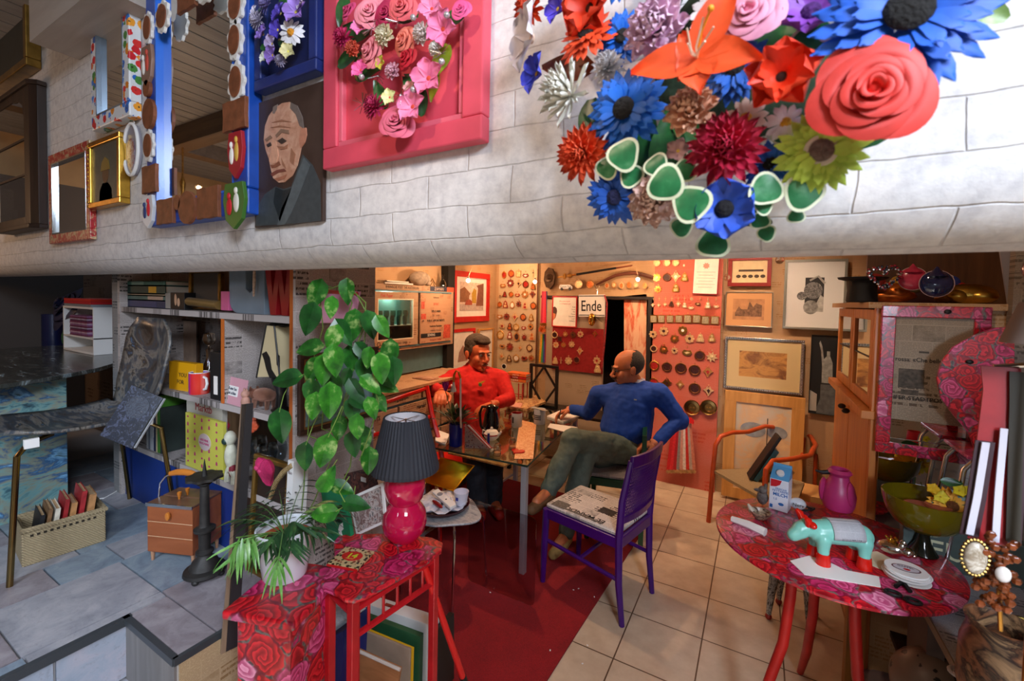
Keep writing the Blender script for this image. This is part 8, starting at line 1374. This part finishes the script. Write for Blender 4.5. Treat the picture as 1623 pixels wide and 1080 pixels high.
# coasters and scissors
for k in range(7):
    dx=.0 if k>3 else -.004; p=rt(1438,918)+Vector((dx+.006*sin(k*2),.006*cos(k*3)-.0*k,k*.0042)); o=thing('beer_coaster','round white cardboard coaster, topmost of the stack, with oval brown print' if k==6 else 'round white cardboard coaster, %s from the bottom of the stack'%ORD[k],'coaster',p,0,'coasters stacked on the rose table'); part('disc',MB().lathe([(0,0),(.053,0),(.054,.002),(.053,.004),(0,.004)],36),WHITE,o)
    if k==6: T=Matrix.Rotation(-PI/2,4,'X'); part('oval_print',MB().plate(circ(.036,28,0,.0,.022),.0042,.0046),mt('#5a2a30',.5),o,False); part('oval_field',MB().plate(circ(.032,28,0,.0,.018),.0046,.0049),mt('#c8c4cc',.5),o,False); text('GAFFEL',.009,mt('#4a3038',.5),o,0,.004,-.005,M=T); part('red_arms',MB().plate(circ(.009,10,0,-.008,.006),.0049,.0052),REDP,o,False)
A=rt(1432,905);B1=rt(1415,944);B2=rt(1447,957); t=thing('scissors','black handled scissors lying at the front edge of rose table','scissors',A); part('blade',MB().tube([(0,0,.004),(B1-A)*.45+Vector((0,0,.004))],[.002,.005],6),CHROME,t); part('shaft',MB().tube([(B1-A)*.4+Vector((0,0,.006)),(B2-A)*.72+Vector((0,0,.006))],.006,8).tube([(B2-A)*.35+Vector((0,0,.008)),(B1-A)*.75+Vector((0,0,.006))],.006,8),BLACK,t)
for P in(B1,B2): part('handle_ring',MB().tube([(P-A)+Vector((.018*cos(a),.013*sin(a),.006)) for a in [2*PI*k/18 for k in range(18)]],.0045,8,True),BLACK,t)
# ---- orange tube armchair with boards -----------------------------------------------------------------
OR=mt('#b8481c',.35,0,.15,14); F1=PZ(1123,828,0); t=thing('tube_armchair','low armchair of bent orange tubes with brown woven seat','chair',(F1.x+.25,F1.y,0)); O=Vector(t.location); dd=(F1-EYE).dot(CF)
def pt(px,py,k=1.0): return PD(px,py,dd*k)-O
f0=Vector((F1.x,F1.y,0))-O
part('arm_frame',MB().tube([f0,pt(1130,745),pt(1134,706),pt(1142,692),pt(1160,686,1.01),pt(1185,685,1.03),pt(1212,676,1.06),pt(1235,678,1.08),pt(1262,684,1.09),pt(1285,692,1.06),pt(1293,706,1.0),pt(1284,722,.93),pt(1255,728,.9),pt(1225,731,.88),pt(1214,745,.86),pt(1211,790,.85),pt(1209,850,.84)],.016,10),OR,t); part('leg',MB().tube([pt(1293,720,1.05),pt(1290,800,1.05),pt(1288,845,1.05)],.014,8),OR,t); part('back_slat',MB().tube([pt(1262,688,1.08),pt(1256,725,1.05)],.012,8).tube([pt(1275,694,1.07),pt(1270,728,1.03)],.012,8),OR,t)
sq=[(1130,745,1.0),(1188,752,1.06),(1262,775,1.03),(1285,800,.98),(1218,800,.86),(1160,762,.94)]; P=[pt(*q) for q in sq]; zc=P[0].z; b=MB().plate([(PZ(a,c,zc).x-O.x,PZ(a,c,zc).y-O.y) for a,c in ((1130,745),(1195,742),(1275,765),(1262,800),(1212,792))],zc-.02,zc); part('seat',b,M_wicker('#6a4a24','#9c7a44'),t,False)
q=PZ(1188,755,zc); t=thing('black_box_board','black board with teal fold and tan cardboard back tilted on the armchair','board',(q.x,q.y,zc+.002),rot=(0,R(28),R(10))); part('black_side',MB().box(-.02,.0,-.1,.02,0,.36),BLACK,t,False,bevel=.004); part('teal_fold',MB().box(.002,.035,-.1,.0,.01,.27),mt('#2c5a6a',.35),t,False,bevel=.006); part('cardboard',MB().box(.036,.19,-.06,-.05,-.05,.2),mt('#a8804c',.7,0,.15,15),t,False); part('latch',MB().box(.07,.11,-.063,-.0605,.1,.12),BLACK,t,False)
solo('pink_bag',MB().sph((0,0,.12),(.09,.07,.12),14,10).sph((.03,0,.2),(.05,.05,.05),10,6),mt('#8c1c50',.5,0,.2,10,.3),'crumpled magenta bag standing behind the armchair','bag',loc=PZ(1270,770,.33)+Vector((.03,.15,-.33)))
solo('cardboard_box',MB().box(-.13,.13,-.05,.1,0,.36).box(-.135,.0,-.052,-.05,.2,.36),mt('#b88850',.7,0,.15,12),'tan cardboard box behind the milk carton','box',loc=PZ(1268,795,.4)-Vector((-.02,0,.4)),smooth=False,bevel=.003)
# ---- newspaper-legged stool below the table ------------------------------------------------------------
ZB=M_paint(('#14120f','#3a3630','#b0aca4','#1c1a16','#6a665e'),40,2,(1,1,.5),.4,7); p=PZ(1250,985,.0); t=thing('papered_stool','small stool with black and white papered legs and red ball feet under rose table','stool',(p.x+.02,p.y+.02,0)); part('seat',MB().box(-.09,.1,-.07,.1,.3,.33),ZB,t,False,bevel=.004)
for x,y in((-.11,-.06),(.06,-.09),(.1,.09),(-.06,.1)): part('leg',MB().tube([(x*.75,y*.75,.3),(x*.9,y*.9,.16),(x,y,.03)],[.026,.02,.012],10),ZB,t); part('foot',MB().sph((x,y,.016),.016),mt('#8c2014',.4),t)
# ---- under the desk ------------------------------------------------------------------------------------
solo('white_cushions',MB().sph((0,0,.05),(.11,.08,.06),16,10).sph((.09,-.02,.05),(.08,.07,.05),14,8),mt('#8c7c80',.9,0,.1,10,.3),'crumpled pale cloth lying on the floor under rose table','cloth',loc=PZ(1375,1075,0)+Vector((.05,-.05,0)))
solo('spotted_pouffe',MB().sph((0,0,.11),(.1,.09,.11),18,12),M_blob('#7a6454',('#1c1612','#2a201a','#1c1612'),26,.28),'beige rounded pouffe with dark spots under the desk','pouffe',loc=PD(1470,1085,1.45)-Vector((0,0,.11)))
for k,(x,c,l) in enumerate(((.52,'#5a4a44','grey upright binder on the shelf under the desk'),(.58,'#3c1018','dark red upright binder on the shelf under the desk'),(.64,'#1c3a30','dark green upright binder on the shelf under the desk'),(.70,'#6a4a20','brown upright binder on the shelf under the desk'))): solo('binder',MB().box(0,.045,0,.2,0,.25-.02*k),mt(c,.6),l,'binder',loc=(x,1.9,.3205),smooth=False,group='binders under the desk')
solo('plank_bundle',MB().box(0,.03,0,.06,0,.62).box(.034,.06,0,.06,0,.6),M_wood('#7a4c1c','#a8702c',2),'two upright pine planks behind the red table legs','planks',loc=(.36,2.2,0),smooth=False)
# ---- right edge: papered post, medal ribbons, shades, jugs -----------------------------------------------------
A=PY(1604,500,2.24); struct('trim_13',MB().box(A.x,A.x+.3,2.24,2.28,.0,2.4),M_news('#8a7a68','#5c5044',0,2,1.2,.06)); struct('wall_right.002',MB().box(1.18,1.22,.87,2.25,0,2.4),mt('#c8b8a0',.8,0,.1,6))
t=thing('order_ribbons','two wide red sashes with white stripes holding amber jewelled medals','medals',PY(1580,585,.96)); O=Vector(t.location); SR=mt('#8c0c10',.45,0,.15,30); SD=mt('#2c0a14',.5)
def strip(name,pts,w,mat,y): 
    P=[PY(a,b,y)-O for a,b in pts]; b=MB(); vs=[]
    for p in P: vs+=[(p.x-w,p.y,p.z),(p.x+w,p.y,p.z),(p.x+w,p.y+.003,p.z),(p.x-w,p.y+.003,p.z)]
    n=len(P); b.add(vs,[(i*4+a,(i+1)*4+a,(i+1)*4+(a+1)%4,i*4+(a+1)%4) for i in range(n-1) for a in range(4)]+[(0,1,2,3),((n-1)*4+3,(n-1)*4+2,(n-1)*4+1,(n-1)*4)]); return part(name,b,mat,t,False)
strip('red_sash',[(1586,582),(1590,620),(1580,700),(1568,800),(1565,860)],.022,SR,.965); strip('dark_sash',[(1603,600),(1606,640),(1600,720),(1590,860)],.02,SD,.975); strip('dark_sash',[(1562,700),(1548,790),(1536,850)],.011,SD,.955); strip('white_stripe',[(1563,702),(1549,790),(1537,848)],.0045,mt('#b8b4bc',.6),.95); strip('white_stripe',[(1592,680),(1583,780),(1578,860)],.0042,mt('#b8b4bc',.6),.955); strip('dark_cord',[(1612,590),(1612,640),(1606,860)],.008,mt('#241c08',.6),.96)
AMB=mt('#7c3a14',.15,0,.5,60,Transmission_Weight=.3); p=PY(1546,885,.93)-O; part('cameo',MB().sph((0,0,0),(.0135,.006,.025),18,12,Matrix.Translation(p)),M_paint(('#c8c0b0','#8a7a64','#e0d8c8'),30,1.5,(1,1,1),.2,2),t); b=MB()
for k in range(26): a=2*PI*k/26; b.sph(p+Vector((.0155*cos(a),.002,.0278*sin(a))),.0028,6,4)
part('jewelled_rim',b,mt('#7a5c28',.3,.8,.4,80),t,kind='stuff'); b=MB(); p2=PY(1580,900,.94)-O
for k in range(60): b.sph(p2+Vector((max(-.02,min(.022,rnd.gauss(0,.012))),rnd.gauss(0,.006),max(-.06,min(.05,rnd.gauss(-.01,.028))))),(.0065,.005,.006),6,4)
part('amber_cluster',b,AMB,t,kind='stuff'); part('stone',MB().sph(p2+Vector((0,-.02,.0)),(.009,.005,.012)),mt('#c8c0b8',.1),t); q=PY(1680,576,.97)-O; part('hook_rod',MB().tube([PY(1575,582,.97)-O,q],.004,8),CHROME,t); part('stand_pole',MB().cyl(q,(q.x,q.y,-O.z),.012),CHROME,t); part('pendant_chain',MB().tube([PY(1583,930,.95)-O,PY(1586,1000,.95)-O],.003,6),BRASS,t)
t=thing('lamp_shade_lamp','beige tapered lamp shade at the right picture edge','lamp',PY(1660,546,.93)); part('shade',MB().lathe([(.048,0),(.03,.06),(.029,.06),(.046,0)],28),mt('#8c7c74',.8),t); part('glass_top',MB().sph((.0,0,.11),(.03,.03,.025)),mt('#b07a88',.2,0,Transmission_Weight=.5),t); part('stem',MB().cyl((0,0,.085),(0,0,-PY(1660,546,.93).z),.004),BRASS,t)
def jug(name,label,px,py,y,z,pr,mat,h=None):
    p=PZ(px,py,z); t=thing(name,label,'jug',(p.x,p.y,z),sc=y); part('body',MB().lathe(pr,26),mat,t); 
    if h: part('handle',MB().tube(h,.006,8),BLACK,t)
    return t
JB=M_paint(('#3a2418','#7a5034','#241814','#8a6a4a','#4a3a34'),14,1.5,(1,1,1),.35,6)
jug('painted_jug','brown mottled painted jug in the bottom right corner',1580,1120,1.35,.701,[(0,0),(.045,0),(.052,.03),(.05,.1),(.042,.13),(.046,.145),(.042,.145),(.038,.13),(.044,.1),(0,.01)],JB,[(.045,0,.12),(.08,-.01,.11),(.085,-.01,.06),(.05,0,.03)])
t=jug('brass_goblet','dull brass goblet at the right edge beside painted jug',1622,1085,1.2,.701,[(0,0),(.03,0),(.008,.01),(.006,.06),(.02,.08),(.034,.12),(.03,.12),(.016,.082),(0,.07)],mt('#5a4a20',.35,1,.3,30))
t=thing('white_ring_handle','white enamel ring lying at the desk edge, bottom right','ring',(PZ(1527,1072,.702).x,PZ(1527,1072,.702).y,.706)); part('ring',MB().tube([(.025*cos(a),.02*sin(a),0) for a in [2*PI*k/24 for k in range(24)]],.005,8,True),mt('#a8a0a0',.4),t)
sheet_d=[PZ(x,y,.7) for x,y in ((1478,835),(1560,900),(1555,925),(1500,890))]; c=sheet_d[0].copy(); solo('newspaper_sheet',MB().plate([(p.x-c.x,p.y-c.y) for p in sheet_d],0,.0015),M_news('#cfd6de','#6a7078',0,1,.7,.05),'pale printed sheet on the desk right of the rose table','paper',loc=(c.x,c.y,.7005),smooth=False)
# chandelier in the upper room, seen in the blue mirror
t=thing('chandelier','brass chandelier with curved arms reflected in the blue mirror','chandelier',(-3.9,-.35,2.25)); part('stem',MB().lathe([(0,-.12),(.03,-.08),(.012,-.02),(.025,.05),(.01,.12),(.02,.2),(.006,.25),(.006,.6)],16),BRASS,t)
for k in range(6):
    a=k*PI/3; c,s=cos(a),sin(a); part('arm',MB().tube([(.01*c,.01*s,0),(.1*c,.1*s,-.07),(.2*c,.2*s,-.05),(.24*c,.24*s,.04)],.008,8),BRASS,t); part('candle',MB().cyl((.24*c,.24*s,.04),(.24*c,.24*s,.12),.01),WHITE,t)
    if k%3==0: part('candle_bulb',MB().sph((.24*c,.24*s,.14),.014),M_emit('#ffc890',30),t)
point('chandelier_light',(-3.9,-.35,2.05),11,WARM,.1)

# on the desk nearest the shop window, out of direct view but shown by the low mirror
solo('black_boxes',MB().box(-.09,.09,-.05,.05,0,.13),BLACK,'stacked black box on the desk reflected in the low mirror','box',loc=(.62,1.1,.7008),smooth=False,bevel=.003); solo('white_carton',MB().box(-.1,.1,-.04,.04,0,.06),mt('#e6dccc',.6),'cream carton on the desk reflected in the low mirror','box',loc=(.63,1.24,.7008),smooth=False,bevel=.002)
solo('white_board',MB().box(-.012,.02,0,.01,0,.3),WHITE,'white upright board on the desk reflected in mirror','board',loc=(.50,1.15,.7008),smooth=False); solo('red_vase',MB().lathe([(0,0),(.03,0),(.04,.08),(.03,.2),(.026,.2),(.034,.08),(0,.01)],20),mt('#c8202c',.25),'red vase on the desk reflected in the mirror','vase',loc=(.80,1.25,.7008)); solo('wall_news_panel',MB().box(.72,1.1,.9,.92,.7008,1.5),M_news('#d8c8a8','#8a7a60',0,2,1,.05),'pale newspaper board standing at the window end of the desk','board',smooth=False)
